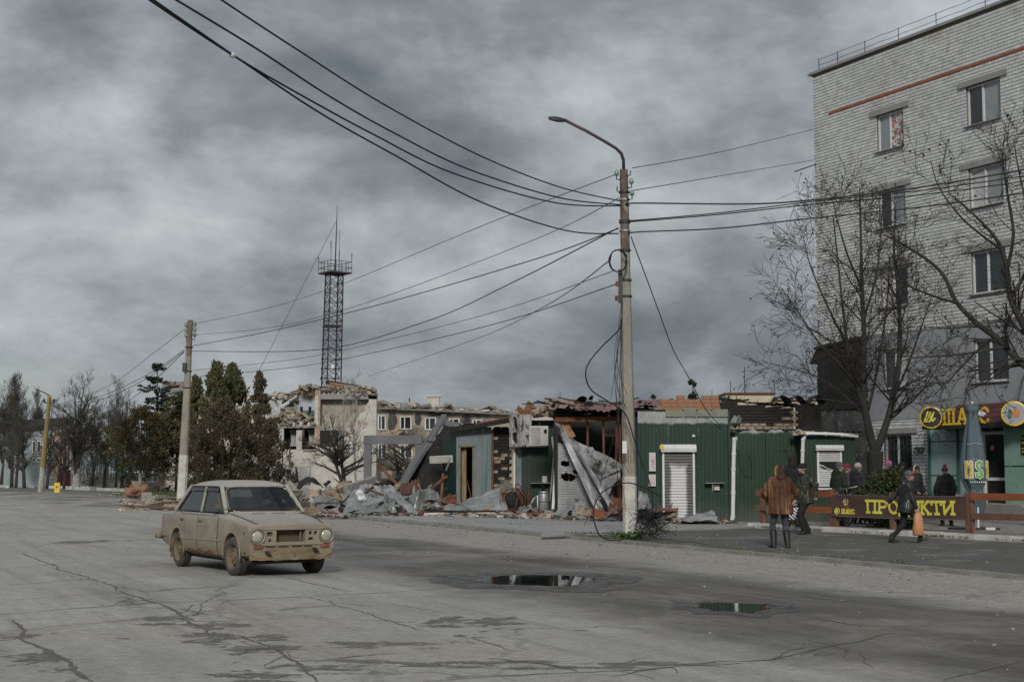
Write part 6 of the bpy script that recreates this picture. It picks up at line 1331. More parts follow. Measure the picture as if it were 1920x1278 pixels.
# --- the big tree in front of the brick block
D = 43.5; base = P(1638, 970, D); base.z = .15
S = [(2.4, 1.9, 48, .20, .05, .42), (4.4, .95, 46, .22, .04, .5), (6.0, .50, 44, .25, .02, .6)]
def L_(*pp, D=D): return [P(x, y, D + dd) for x, y, dd in pp]
limbs = [(L_((1638, 985, 0), (1640, 900, 0), (1641, 845, 0)), .30, .25, 0),
         (L_((1640, 850, 0), (1626, 790, 0), (1618, 736, -.1), (1620, 636, -.2), (1616, 540, -.2), (1614, 443, -.2), (1612, 352, -.1)), .20, .02, 1),
         (L_((1641, 850, 0), (1656, 810, 0), (1670, 765, .1), (1685, 684, .3), (1687, 608, .4), (1684, 546, .5), (1676, 470, .6), (1680, 385, .7)), .19, .02, 1),
         (L_((1624, 780, 0), (1604, 715, -.3), (1592, 667, -.5), (1580, 574, -.9), (1570, 480, -1.1), (1562, 405, -1.2)), .11, .015, 1),
         (L_((1627, 770, 0), (1640, 716, .4), (1652, 650, .9), (1664, 560, 1.2), (1668, 480, 1.4)), .08, .012, 1),
         (L_((1618, 736, -.1), (1580, 690, -.8), (1540, 648, -1.4), (1500, 590, -1.8), (1470, 545, -2.0)), .07, .01, 1),
         (L_((1620, 690, -.2), (1585, 640, -.3), (1550, 570, -.2), (1520, 500, 0), (1508, 450, 0)), .07, .01, 1),
         (L_((1614, 770, 0), (1575, 735, .4), (1530, 705, .8), (1480, 690, 1.0), (1440, 680, 1.2)), .05, .008, 1),
         (L_((1616, 760, 0), (1570, 752, -.6), (1520, 745, -1.0), (1470, 738, -1.2)), .04, .007, 1),
         (L_((1672, 750, .1), (1700, 690, -.4), (1725, 620, -.9), (1745, 560, -1.2)), .07, .01, 1),
         (L_((1616, 540, -.2), (1590, 480, -.6), (1572, 420, -.9), (1560, 370, -1)), .06, .01, 1),
         (L_((1618, 600, -.2), (1640, 530, .2), (1650, 460, .5), (1655, 380, .8)), .06, .01, 1),
         (L_((1664, 785, .1), (1690, 760, -.6), (1725, 735, -1.2), (1765, 700, -1.5)), .05, .008, 1)]
bare_tree('big bare tree with a forked trunk standing on the plaza before the brick block', base, limbs, S, fruit=True, rs_=.70)
# --- the second tree reaches in from the right
D = 34.0; base = P(2030, 980, D); base.z = .15
S2 = [(2.4, 1.35, 50, .22, .03, .45), (4.2, .75, 48, .25, .02, .5), (6.0, .40, 46, .28, .0, .6)]
R_ = lambda *pp: L_(*pp, D=D)
limbs = [(R_((2030, 985, 0), (2020, 860, 0), (1995, 760, 0)), .30, .24, 0), (R_((1995, 765, 0), (1960, 712, 0), (1920, 684, 0), (1898, 664, 0), (1868, 633, .1), (1830, 605, .2), (1792, 564, .3), (1771, 519, .4), (1744, 491, .5), (1695, 459, .6), (1657, 440, .7)), .15, .02, 1),
         (R_((1998, 765, 0), (1960, 690, -.2), (1920, 612, -.4), (1895, 560, -.5), (1888, 505, -.6), (1878, 467, -.7), (1864, 443, -.8), (1833, 409, -.9), (1790, 370, -1)), .14, .02, 1),
         (R_((1885, 650, 0), (1868, 653, -.2), (1816, 662, -.5), (1764, 667, -.7), (1706, 672, -.8), (1660, 690, -.8)), .06, .01, 1),
         (R_((1795, 568, .3), (1757, 557, .1), (1713, 540, 0), (1678, 522, 0), (1630, 500, 0)), .055, .01, 1),
         (R_((1888, 505, -.6), (1900, 440, -.9), (1890, 370, -1.1), (1880, 300, -1.2), (1884, 250, -1.3)), .07, .01, 1),
         (R_((1895, 560, -.5), (1935, 480, -.2), (1925, 390, 0), (1910, 320, .2), (1900, 262, .2)), .07, .01, 1),
         (R_((1998, 770, 0), (1975, 640, .4), (1955, 520, .6), (1960, 420, .8), (1930, 300, .8)), .12, .02, 1),
         (R_((1878, 467, -.7), (1840, 440, -1.0), (1800, 405, -1.3), (1760, 350, -1.4), (1745, 300, -1.4)), .05, .008, 1),
         (R_((1868, 633, .1), (1840, 650, .5), (1800, 690, .8), (1770, 720, 1.0), (1745, 700, 1.0)), .05, .008, 1),
         (R_((1920, 684, 0), (1890, 690, .4), (1850, 715, .9), (1810, 735, 1.2)), .05, .008, 1)]
bare_tree('bare tree whose limbs reach in from the right edge before the brick block', base, limbs, S2, (m_twig, None), fruit=True, rs_=.72)
# --- generic bare trees at the back
def auto_tree(label, px, pyb, pyt, D, spread, mt, dens=1.0, tr=.16, seed=0, up=.10, trunkmat=None, group=None, multi=1, lime=None, rmin=.012, name='bare_tree'):
 random.seed(700 + seed); b = G(px, pyb) if D is None else P(px, pyb, D); b.z = 0; D = b.y; H = P(px, pyt, D).z
 limbs = []
 for mi in range(multi):
  a = U(0, 6.28); top = b + V((U(-.4, .4) + spread * .35 * math.cos(a) * (multi > 1), spread * .35 * math.sin(a) * (multi > 1), H * U(.86, 1)))
  mid = lerp(b, top, .45) + V((U(-.25, .25), U(-.25, .25), 0)); limbs.append(([b, lerp(b, mid, .5), mid, lerp(mid, top, .5) + V((U(-.2, .2), U(-.2, .2), 0)), top], tr / math.sqrt(multi), rmin, 1))
  for k in range(int(5 * dens) + 1):
   t = U(.22, .7); p = lerp(b, top, t); an = U(0, 6.28); d = V((math.cos(an) * spread, math.sin(an) * spread, H * U(.25, .5))) * U(.5, 1) * (1.1 - t)
   limbs.append(([p, p + d * .5 + V((U(-.2, .2), U(-.2, .2), .1)), p + d], tr * .45, rmin, 1))
 q = H / 10
 dens *= 1.25; sp = [(1.1 * dens, 1.6 * q, 42, .15, up, .5, rmin), (1.8 * dens, .9 * q, 40, .18, up, .6, rmin), (2.0 * dens, .5 * q, 40, .2, up, .7, rmin)]
 return bare_tree(label, b, limbs, [s[:5] + (s[5],) + (0,) for s in sp], (mt, None), trunkmat, False, group, name, lime)
BT = 'bare trees along the left side'
auto_tree('tall slim bare poplar at the left edge, the tallest of its clump', 22, 905, 694, 150, 1.2, m_twig_g, 2.2, .2, 1, .35, group=BT)
auto_tree('bare poplar at the very left edge, partly cut off', 2, 905, 712, 150, 1.5, m_twig_g, 2.0, .2, 2, .3, group=BT)
auto_tree('bushy bare tree right of the tall poplar at the left edge', 46, 905, 736, 140, 3.0, m_twig_g, 1.8, .2, 3, .12, group=BT)
auto_tree('narrow bare poplar far behind the leaning yellow pole', 68, 905, 742, 170, .8, m_twig_g, 2.2, .15, 4, .4, group=BT)
auto_tree('bare tree with a whitewashed trunk right of the leaning yellow pole', 143, 915, 708, 128, 3.6, m_twig_b, 1.9, .24, 5, .12, group=BT, multi=2, lime=(.36, (0, 0, 1.9)))
auto_tree('bare tree between the whitewashed tree and the brown pine', 195, 912, 735, 135, 3.0, m_twig_b, 1.6, .18, 6, .15, group=BT)
auto_tree('slim bare tree just left of the dark spruce', 217, 912, 704, 150, 1.0, m_twig_g, 1.8, .15, 7, .3, group=BT)
auto_tree('low bare tree in front of the pale long house', 108, 912, 790, 132, 3.2, m_twig_b, 1.8, .15, 8, .08, group=BT)
auto_tree('wide bare tree behind the whitewashed tree', 172, 914, 745, 142, 4.5, m_twig_b, 1.6, .18, 31, .1, group=BT)
auto_tree('bare tree left of the dark spruce, behind the juniper', 228, 912, 742, 140, 3.5, m_twig_b, 1.5, .16, 32, .12, group=BT)
auto_tree('bare tree behind the small twiggy bush at the left edge', 30, 908, 760, 145, 4.0, m_twig_g, 1.6, .18, 33, .1, group=BT)
auto_tree('bare tree standing before the pale house, left of the yellow sign plate', 88, 912, 758, 136, 3.4, m_twig_b, 1.9, .17, 34, .1, group=BT)
auto_tree('thicket-like bare tree beside the dull red gate', 120, 912, 764, 136, 3.2, m_twig_g, 1.9, .16, 35, .1, group=BT)
auto_tree('thin bare tree behind the brown pine', 243, 912, 728, 150, 2.2, m_twig_g, 1.6, .15, 9, .2, group=BT)
auto_tree('spreading bare apple tree in front of the shelled building', 650, 917, 772, 96, 5.2, m_twig_b, 1.9, .22, 11, .05, m_bark, group='bare fruit trees before the shelled building', multi=2)
auto_tree('bare apple tree behind the concrete frame', 748, 917, 792, 100, 4.8, m_twig_b, 1.8, .2, 12, .05, m_bark, group='bare fruit trees before the shelled building', multi=2)
auto_tree('pale slender birch before the shelled building', 643, 915, 712, 104, .9, m_birch, 1.1, .10, 13, .3, m_birch)
auto_tree('pale slender birch right of the other birch', 668, 915, 680, 112, 1.2, m_birch, 1.1, .10, 14, .3, m_birch)
for i, (px, t, D, lab) in enumerate(((1062, 738, 80, 'bare shrub top above the slumped tile roof'), (1340, 722, 75, 'bare shrub top behind the charred wall, left of the yellowish block'), (1385, 728, 75, 'bare shrub in front of the yellowish block, left one'), (1432, 722, 75, 'bare shrub in front of the yellowish block, middle one'), (1475, 738, 75, 'bare shrub right of the yellowish block'), (1510, 735, 75, 'bare shrub beside the charred corner of the brick block'), (880, 775, 90, 'bare shrub top above the burnt doorway kiosk'))):
 auto_tree(lab, px, 915, t, D, 1.6, m_twig, 1.3, .07, 20 + i, .15, name='bare_shrub')
random.seed(60)
for i, (px, w, h, lab) in enumerate(((52, 3.6, 3.0, 'reddish twiggy bush at the left, the larger one'), (22, 3.0, 2.2, 'reddish twiggy bush at the left edge, the smaller one'))):
 b = G(px, 912); sh = MB()
 for k in range(420):
  a = U(0, 6.28); r = w * math.sqrt(random.random()) * .5; p = V((r * math.cos(a), r * math.sin(a), 0)); q = polyline(p, (p.x * .25, p.y * .25, 1), h * U(.5, 1), 4, .22, .05); sh.tube(q, [.016, .014, .012, .011, .010], 3, False)
  for j in range(3): q2 = polyline(q[2 + (j > 1)], (U(-1, 1), U(-1, 1), .8), .6, 2, .3, .05); sh.tube(q2, .010, 3, False)
 t = thing('twiggy_bush', lab, 'bush', b); sh.build('twigs', m_twig_r, t, smooth=True)
# --- evergreens
def sprays(mb, fn, n, s0, s1, droop=0.0, flat=.5):
 for k in range(n):
  p, d = fn(); s = U(s0, s1); d = (V(d) + V((U(-.6, .6), U(-.6, .6), U(-.5, .5) - droop))).normalized(); x = d.cross(V((U(-1, 1), U(-1, 1), U(-1, 1)))).normalized() * s * flat
  mb.add([p - x * .4, p + d * s * .5 - x, p + d * s, p + d * s * .5 + x, p + x * .4], [(0, 1, 2, 3, 4)])
def column_tree(label, px, pyb, pyt, D, wpx, mt, kind, seed, n=4200, name='thuja', group=None, trunk_h=0.0, lime=False):
 random.seed(900 + seed); b = P(px, pyb, D); b.z = 0; H = P(px, pyt, D).z; Wd = wpx / FPX * D / 2
 t = thing(name, label, 'tree', b, 0, group); tk = MB(); tk.tube([(0, 0, 0), (.05, 0, H * .5), (0, 0, H * .96)], [H * .016, H * .011, .02], 6); tk.build('trunk', m_bark, t)
 if lime: lw_ = MB(); lw_.tube([(0, 0, -.05), (.01, 0, 1.5)], [H * .0185, H * .0172], 7); lw_.build('limewash', m_limewash, t)
 mb = MB(); cl = []
 def shape(z):
  f = (z - trunk_h) / max(.1, H - trunk_h)
  if kind == 'column': return (min(1, f * 7) ** .5) * (1 - f) ** .7 * 1.3
  if kind == 'round': return math.sin(math.pi * min(1, f * .92 + .08)) ** .6
  return (1 - f) ** .9 * min(1, f * 8 + .3)
 for k in range(130 if kind != 'spruce' else 95):
  z = lerp(trunk_h, H, random.random() ** (.9 if kind != 'round' else .8)); a = U(0, 6.28); r = Wd * shape(z) * U(.3, 1.2)
  cl.append((V((r * math.cos(a), r * math.sin(a), z)), U(.5, 1.0)))
 for c, s in cl:                                    # limbs towards the clumps
  mb_z = max(.2, c.z - H * .06); tk2 = None
 def pick():
  c, s = random.choice(cl); rr = Wd * .23 * s * U(.7, 1.35); v = V((random.gauss(0, 1), random.gauss(0, 1), random.gauss(0, 1.5 if kind == 'column' else 1))).normalized() * rr * random.random() ** .5
  p = c + v
  if kind == 'column': d = V((p.x * .5, p.y * .5, 1.2))
  elif kind == 'spruce': d = V((p.x, p.y, -.25 * Wd))
  else: d = V((p.x * .7, p.y * .7, .5))
  return p, d
 if kind == 'spruce':
  whorls = int(H / .55)
  for w in range(whorls):
   z = lerp(trunk_h + .4, H * .985, w / whorls); L = Wd * (1 - z / H) ** .85 * 1.15 + .12
   for k in range(7):
    a = U(0, 6.28); z += U(-.22, .22); L *= U(.75, 1.2); q = [V((0, 0, z)), V((L * .5 * math.cos(a), L * .5 * math.sin(a), z - L * .10)), V((L * U(.8, 1.1) * math.cos(a), L * math.sin(a), z + U(-.05, .10) * L))]; mb.tube(q, [.03, .02, .01], 3, False)
    for j in range(max(6, int(n / whorls / 9))):
     f = random.random() ** .8; p = lerp(q[0], q[1], f * 2) if f < .5 else lerp(q[1], q[2], f * 2 - 1); d = V((math.cos(a + U(-1, 1)), math.sin(a + U(-1, 1)), U(-.9, .3)))
     sprays(mb, lambda: (p, d), 1, .16, .34, .1, .3)
 else: sprays(mb, pick, int(n * 1.7), .09 * H / 9, .32 * H / 9, 0, .30)
 mb.build('crown', mt, t); return t
TG = 'evergreens before the shelled building'
column_tree('green columnar thuja, left of the tall middle pair', 402, 914, 686, 108, 88, m_thuja, 'column', 1, 6800, group=TG)
column_tree('green columnar thuja, right of the tall middle pair', 432, 914, 690, 110, 92, m_thuja, 'column', 2, 6800, group=TG)
column_tree('browning thuja filling the low middle of the evergreen group', 415, 914, 755, 104, 190, m_thuja_d, 'column', 3, 6800, group=TG)
column_tree('dry narrow cypress right of the thuja pair', 484, 914, 704, 108, 64, m_thuja_d, 'column', 4, 5000, group=TG)
column_tree('wide brownish thuja between the cypress and the white brick wall', 503, 914, 790, 106, 96, m_thuja_d, 'column', 5, 4600, group=TG)
column_tree('thin green thuja behind the second pole', 364, 914, 708, 112, 62, m_thuja, 'column', 6, 3800, group=TG)
column_tree('olive thuja left of the second pole', 330, 914, 738, 112, 70, m_thuja, 'round', 7, 4600, group=TG, trunk_h=1.4, name='olive_pine')
column_tree('rusty brown pine with a pale trunk at the middle left', 262, 918, 768, 106, 112, m_thuja_b, 'round', 8, 7600, name='brown_pine', trunk_h=1.6, lime=True)
column_tree('brown pine right of the rusty pine, behind the broken wall', 302, 918, 780, 110, 84, m_thuja_b, 'round', 9, 5200, name='brown_pine', trunk_h=1.6, lime=True)
column_tree('tall dark spruce with a thin ragged tip behind the brown pines', 290, 914, 668, 122, 104, m_spruce, 'spruce', 10, 6500, name='spruce')
column_tree('low dark green juniper left of the rusty pine', 198, 914, 852, 122, 110, m_juniper, 'round', 11, 5600, name='juniper')
column_tree('small dark spruce top above the orange block parapet, the taller one', 1301, 917, 701, 105, 30, m_spruce, 'spruce', 12, 1800, name='spruce')
column_tree('small dark spruce tip far behind the lamp post kiosk, the shorter one', 1229, 917, 733, 120, 20, m_spruce, 'spruce', 13, 1200, name='spruce')
# far belt of trees behind everything, one mass
random.seed(77); mb = MB()
for k in range(900):
 x = U(-120, 75); p = V((x, U(205, 240), 0)); h = U(4, 8.5); q = polyline(p, (U(-.1, .1), 0, 1), h, 4, .08, .1); mb.tube(q, [.09, .07, .05, .04, .03], 3, False)
 for j in range(7): q2 = polyline(q[U(1, 4).__int__()], (U(-1, 1), U(-.3, .3), 1.0), h * .3, 3, .2, .1); mb.tube(q2, [.04, .035, .03, .025], 3, False)
tag(mb.build('far_woods', m_twig_g), kind='stuff')
# --- box bush behind the banner
random.seed(80)
bb = P(1672, 985, 36.3); bb.z = .15
bush = thing('box_bush', 'dense clipped evergreen bush behind the brown shop banner', 'bush', bb); mb = MB(); cl = []
for k in range(46):
 a = U(0, 6.28); z = U(.15, 1.32); r = .66 * (math.sin(math.pi * min(1, .25 + z / 2.0)) ** .7) * math.sqrt(random.random()); cl.append(V((r * math.cos(a) - .05, r * .8 * math.sin(a), z)))
def pick():
 c = random.choice(cl); v = V((random.gauss(0, 1), random.gauss(0, 1), random.gauss(0, .8))).normalized() * .25 * random.random() ** .33; return c + v, v
sprays(mb, pick, 13000, .035, .075, 0, .5); mb.build('foliage', m_box, bush)
mb = MB()
for k in range(14): q = polyline((U(-.2, .2), U(-.2, .2), 0), (U(-.6, .6), U(-.6, .6), 1), 1.4, 5, .15, .05); mb.tube(q, [.022, .018, .014, .01, .008, .006], 4)
mb.build('stem', m_bark, bush, kind='stuff')
for k, (px, D, w, h, lab) in enumerate(((1742, 41.5, .32, .75, 'small round box bush left of the planter, right of the hooded person'), (1690, 35.2, .5, .6, 'low dark box bush under the middle of the banner'))):
 c = P(px, 975, D); c.z = .15; t = thing('box_bush', lab, 'bush', c); mb = MB()
 def pk():
  v = V((random.gauss(0, 1), random.gauss(0, 1), random.gauss(0, 1))).normalized(); r = random.random() ** .33; return V((v.x * w * r, v.y * w * r, h * .5 + v.z * h * .5 * r)), v
 sprays(mb, pk, 1800, .035, .07, 0, .5); mb.build('foliage', m_box, t)
# ------------------------------------------------------------------ the dusty tan saloon
random.seed(91)
m = NT('dusty_tan_paint_sky_top'); X = m.xyz(); nrm = m.n('ShaderNodeNewGeometry').outputs['Normal']
c = m.mix(m.ramp(m.noise(2.2, 6, .65), (.34, 0.0), (.68, 1.0)), (.285, .245, .19), (.215, .185, .145))
c = m.mix(m.ramp(m.noise(6, 6, .7, m.map(m.coord(), sc=(.5, .5, 2.5))), (.50, 0.0), (.72, .6)), c, (.30, .235, .15))
c = m.mix(m.ramp(m.noise(1.7, 6, .7, m.map(m.coord(), loc=(3, 5, 1), sc=(1, 1, 1.8))), (.46, 0.0), (.66, .55)), c, (.125, .105, .082))
low = m.step(m.math('ADD', X[2], m.math('MULTIPLY', m.noise(5, 5), .3)), .72, .38)
c = m.mix(m.math('MULTIPLY', low, .75), c, (.21, .155, .095))
up = m.step(X[2], .70, .95); c = m.mix(m.math('MULTIPLY', up, .7), c, (.35, .338, .312))  # bonnet and roof paler and greyer: sky reflection painted into the dusty colour
c = m.mix(m.ramp(m.noise(13, 4, .7), (.62, 0.0), (.72, .5)), c, (.10, .08, .06)); c = m.mix(.3, c, m.ramp(m.noise(60, 3), (.3, .7), (.7, 1.25)), 'MULTIPLY')
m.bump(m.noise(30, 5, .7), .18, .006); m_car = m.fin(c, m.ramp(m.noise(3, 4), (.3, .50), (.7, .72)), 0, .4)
m_mud = mat('caked_mud', (.215, .16, .098), (.15, .113, .072), 4, .9, .5, 18, c3=(.10, .075, .05)); m_seam = mat('seam', (.03, .025, .02), (.045, .036, .028), 4, .9)
m_tyre = mat('tyre', (.050, .047, .043), (.085, .074, .058), 3, .85, .4, 40); m_rim = mat('muddy_rim', (.19, .145, .095), (.12, .093, .063), 6, .8, .3)
m_chrome = mat('dull_chrome', (.40, .37, .32), (.27, .24, .19), 9, .38, .05, metal=.7); m_visor = mat('smoked_plastic', (.035, .034, .034), (.05, .047, .045), 4, .45)
m_mirror = mat('dusty_black', (.10, .085, .062), (.06, .052, .042), 9, .7, .2); m_under = mat('underbody', (.025, .021, .017), (.05, .04, .03), 5, .95); m_lens = mat('headlamp_lens', (.40, .385, .31), (.30, .29, .24), 8, .12, .15, 60, spec=.8); m_orange = mat('rusted_indicator', (.26, .10, .055), (.17, .07, .045), 12, .6)
CF = V((-4.19, 21.74, 0)); CT = rad(32.0); hd = V((math.sin(CT), -math.cos(CT), 0)); CRZ = math.atan2(hd.y, hd.x)
rt = V((hd.y, -hd.x, 0))                              # the car's right-hand side, the one we see
AX = 1.225; TW = .625
car = thing('car', 'dusty tan old saloon car driving on the road with its grille and front bumper missing', 'car', CF - hd * AX - rt * (TW + .02), CRZ)
FR[car.name] = Matrix.Translation(V((0, 0, 0)))       # parts are built in the car's own axes: x forward, y left, z up
def sec(x, w, zb, zs, zt, tuck=.05):
 h = [(0, zb), (w * .80, zb), (w - .03, zb + .05), (w, zb + .16), (w + .006, .50), (w - .004, .68), (w - .018, zs - .02), (w - .034, zs), (w - .10, zt - .012), (w * .55, zt + .004), (0, zt + .010)]
 return [V((x, y, z)) for y, z in h] + [V((x, -y, z)) for y, z in h[-2:0:-1]]
SEC = [(-2.20, .62, .44, .80, .82), (-2.175, .675, .40, .845, .868), (-2.10, .70, .35, .872, .898), (-1.85, .715, .30, .884, .912), (-1.45, .722, .25, .892, .920), (-.9, .728, .235, .898, .925), (0, .732, .23, .896, .926), (.6, .728, .23, .885, .926), (.82, .724, .235, .872, .916),
       (1.2, .716, .25, .838, .878), (1.5, .708, .26, .803, .836), (1.72, .698, .265, .772, .800), (1.83, .688, .275, .752, .778), (1.865, .678, .285, .735, .760)]
mb = MB(); mb.rings([sec(*s) for s in SEC]); me = mb.mesh('body'); bm = bmesh.new(); bm.from_mesh(me); bmesh.ops.recalc_face_normals(bm, faces=bm.faces); bm.to_mesh(me); bm.free()
cut = []
for ax in (AX, -AX):
 for sy in (-1, 1):
  c = MB(); R = .345; pr = [V((ax + R * math.cos(t * math.pi / 16), 0, .30 + R * (1.0 if math.sin(t * math.pi / 16) > 0 else 1) * math.sin(t * math.pi / 16))) for t in range(17)] + [V((ax - R - .01, 0, .1)), V((ax + R + .01, 0, .1))]
  c.prism([p + V((0, sy * .40, 0)) for p in pr], (0, 0, 0), (0, sy * .5, 0)); cut.append(c)
def fcut(pts, x0=1.78): c = MB(); c.prism([V((x0, y, z)) for y, z in pts], (0, 0, 0), (.2, 0, 0)); return c
cut.append(fcut([(-.25, .512), (.22, .512), (.22, .69), (-.25, .69)], 1.70))
cut.append(fcut([(-.40, .60), (-.31, .60), (-.31, .668), (-.40, .668)])); cut.append(fcut([(-.385, .522), (-.325, .522), (-.35, .580)]))
for y in (.300, .385): cut.append(fcut([(y + .03 * math.cos(t * .628), .64 + .03 * math.sin(t * .628)) for t in range(10)]))
cut.append(fcut([(.25, .535), (.35, .535), (.34, .565), (.31, .578), (.285, .575)]))
for k, (a, b_) in enumerate(((-.42, -.26), (-.22, -.05), (0.0, .17), (.20, .33))): cut.append(fcut([(a, .432), (b_, .432), (b_, .450), (a, .450)]))
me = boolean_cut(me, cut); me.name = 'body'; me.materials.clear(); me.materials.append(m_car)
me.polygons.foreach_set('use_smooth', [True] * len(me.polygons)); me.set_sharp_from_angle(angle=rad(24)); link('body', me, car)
def cb(name, mt, smooth=False, sharp=None, par=None, **k):
 return lambda b: b.build(name, mt, par or car, smooth, sharp=sharp, **k)
b = MB()
for sy in (-1, 1):
 for ax in (AX, -AX):                              # rolled arch lips and dark wheel wells
  b.tube([(ax + .348 * math.cos(t * math.pi / 18), sy * .728 - (ax > 0) * sy * .012, .30 + .348 * math.sin(t * math.pi / 18)) for t in range(-1, 20)], .013, 5)
cb('arch_lip', m_car, True)(b) if False else None
for sy in (-1, 1):
 for ax in (AX, -AX):
  b = MB(); b.tube([(ax + .348 * math.cos(t * math.pi / 18), sy * (.722 if ax < 0 else .708), .30 + .348 * math.sin(t * math.pi / 18)) for t in range(-1, 20)], .014, 5); b.build('arch_lip', m_car, car, True)
  b = MB(); b.box((ax, sy * .42, .42), (.66, .05, .44)); b.build('wheel_well', m_under, car)
b = MB(); b.box((0, 0, .235), (3.3, 1.15, .10)); b.box((1.5, 0, .30), (.5, .9, .08)); b.tube([(-1.5, .2, .2), (-2.15, .3, .24)], .03, 6); b.box((.7, -.5, .2), (.5, .06, .1)); b.build('underbody', m_under, car)
# radiator and its dusty fins
b = MB(); b.box((1.715, 0, .60), (.02, .60, .18)); rdt = b.build('radiator', mat('radiator_core', (.10, .080, .055), (.075, .06, .042), 30, .9, .4, 80), car)
b = MB(); b.box((1.795, .165, .60), (.02, .02, .17)); b.build('bracket', m_mud, rdt)
b = MB(); b.box((1.75, -.40, .6), (.02, .14, .2)); b.box((1.75, .40, .6), (.02, .2, .2)); b.build('inner_panel', m_under, car)
b = MB(); b.box((1.872, 0, .485), (.035, 1.02, .035)); b.box((1.868, 0, .705), (.02, 1.16, .018)); b.build('front_crossbar', m_car, car)
b = MB()                                              # battered front apron
def apr(u, v):
 y = lerp(-.665, .665, u); z = lerp(.255, .425, v); e = abs(u - .5) * 2
 return V((1.885 - .045 * e ** 3 + .018 * fbm(V((u * 6, v * 3, 3))) - .02 * math.sin(u * 9) * .4, y, z - .018 * (1 - v) * (fbm(V((u * 8, 0, 7))) + .4)))
b.grid(apr, 40, 8); b.grid(lambda u, v: apr(u, 1) + V((-.03 * v, 0, .012 * v)), 40, 1); b.build('front_apron', m_mud, car, True)
for y, z, s in ((-.40, .355, .035), (.36, .39, .045)):
 b = MB(); b.box((1.90, y, z), (.07, s * 1.3, s), Euler((.3, .4, .2)).to_matrix(), 0, .008); b.box((1.915, y + .03, z - .02), (.05, s * .6, s * .6), Euler((.8, .2, .6)).to_matrix(), 0, .006); b.build('bumper_bracket', m_under, car)
RXp = Matrix.Rotation(rad(90), 4, 'Y')
for sy in (-1, 1):                                    # round headlamps
 M = Matrix.Translation((1.845, sy * .555, .60)) @ RXp
 b = MB(); b.lathe([(.118, -.05), (.122, .03), (.112, .055), (.098, .050), (.092, .03)], 28, M, cap=False); hl = b.build('headlight', m_chrome, car, True, sharp=50)
 b = MB(); b.lathe([(.094, .020), (.085, .040), (.06, .052), (.03, .058), (.004, .060)], 28, M); b.build('lens', m_lens, hl, True)
 b = MB(); b.lathe([(.130, -.06), (.135, .0), (.120, .012)], 28, M, cap=False); b.build('bezel', m_mud, hl, True)
 b = MB(); b.box((1.862, sy * .535, .445), (.05, .135, .055), None, 0, .004)
 for k in range(6): b.box((1.890, sy * .535 - .055 + k * .022, .445), (.008, .007, .05))
 b.build('indicator', m_orange, car)
 b = MB(); b.ball((1.70, sy * .705, .655), (.03, .014, .014)); b.build('side_repeater', m_orange, car)
 b = MB(); b.ball((1.72, sy * .700, .36), (.022, .008, .018)); b.build('rust_hole', m_seam, car)
# bonnet seams and vents, windscreen wipers
def deck(x, y):
 s = SEC
 for (a, b_) in zip(s, s[1:]):
  if a[0] <= x <= b_[0]: t = (x - a[0]) / (b_[0] - a[0]); zt = lerp(a[4], b_[4], t); return zt + .006
 return .9
for sy in (-1, 1):
 b = MB(); b.tube([(x, sy * lerp(.585, .520, max(0, (x - .8) / 1.06) ** 3), deck(x, 0) - .004 - .006 * (abs(x) > 1.7)) for x in [.80 + .053 * k for k in range(20)]], .006, 4); b.build('bonnet_seam', m_seam, car)
 for y in (.14,): b = MB(); b.box((.93, sy * y * 1.2, deck(.93, 0) + .004), (.05, .20, .012)); b.build('bonnet_vent', m_mud, car)
 b = MB(); b.tube([(.86, sy * .25 - .1, .935), (.80, sy * .25 - .25, .965), (.765, sy * .25 - .42, .985)], .007, 4); b.build('wiper', m_visor, car)
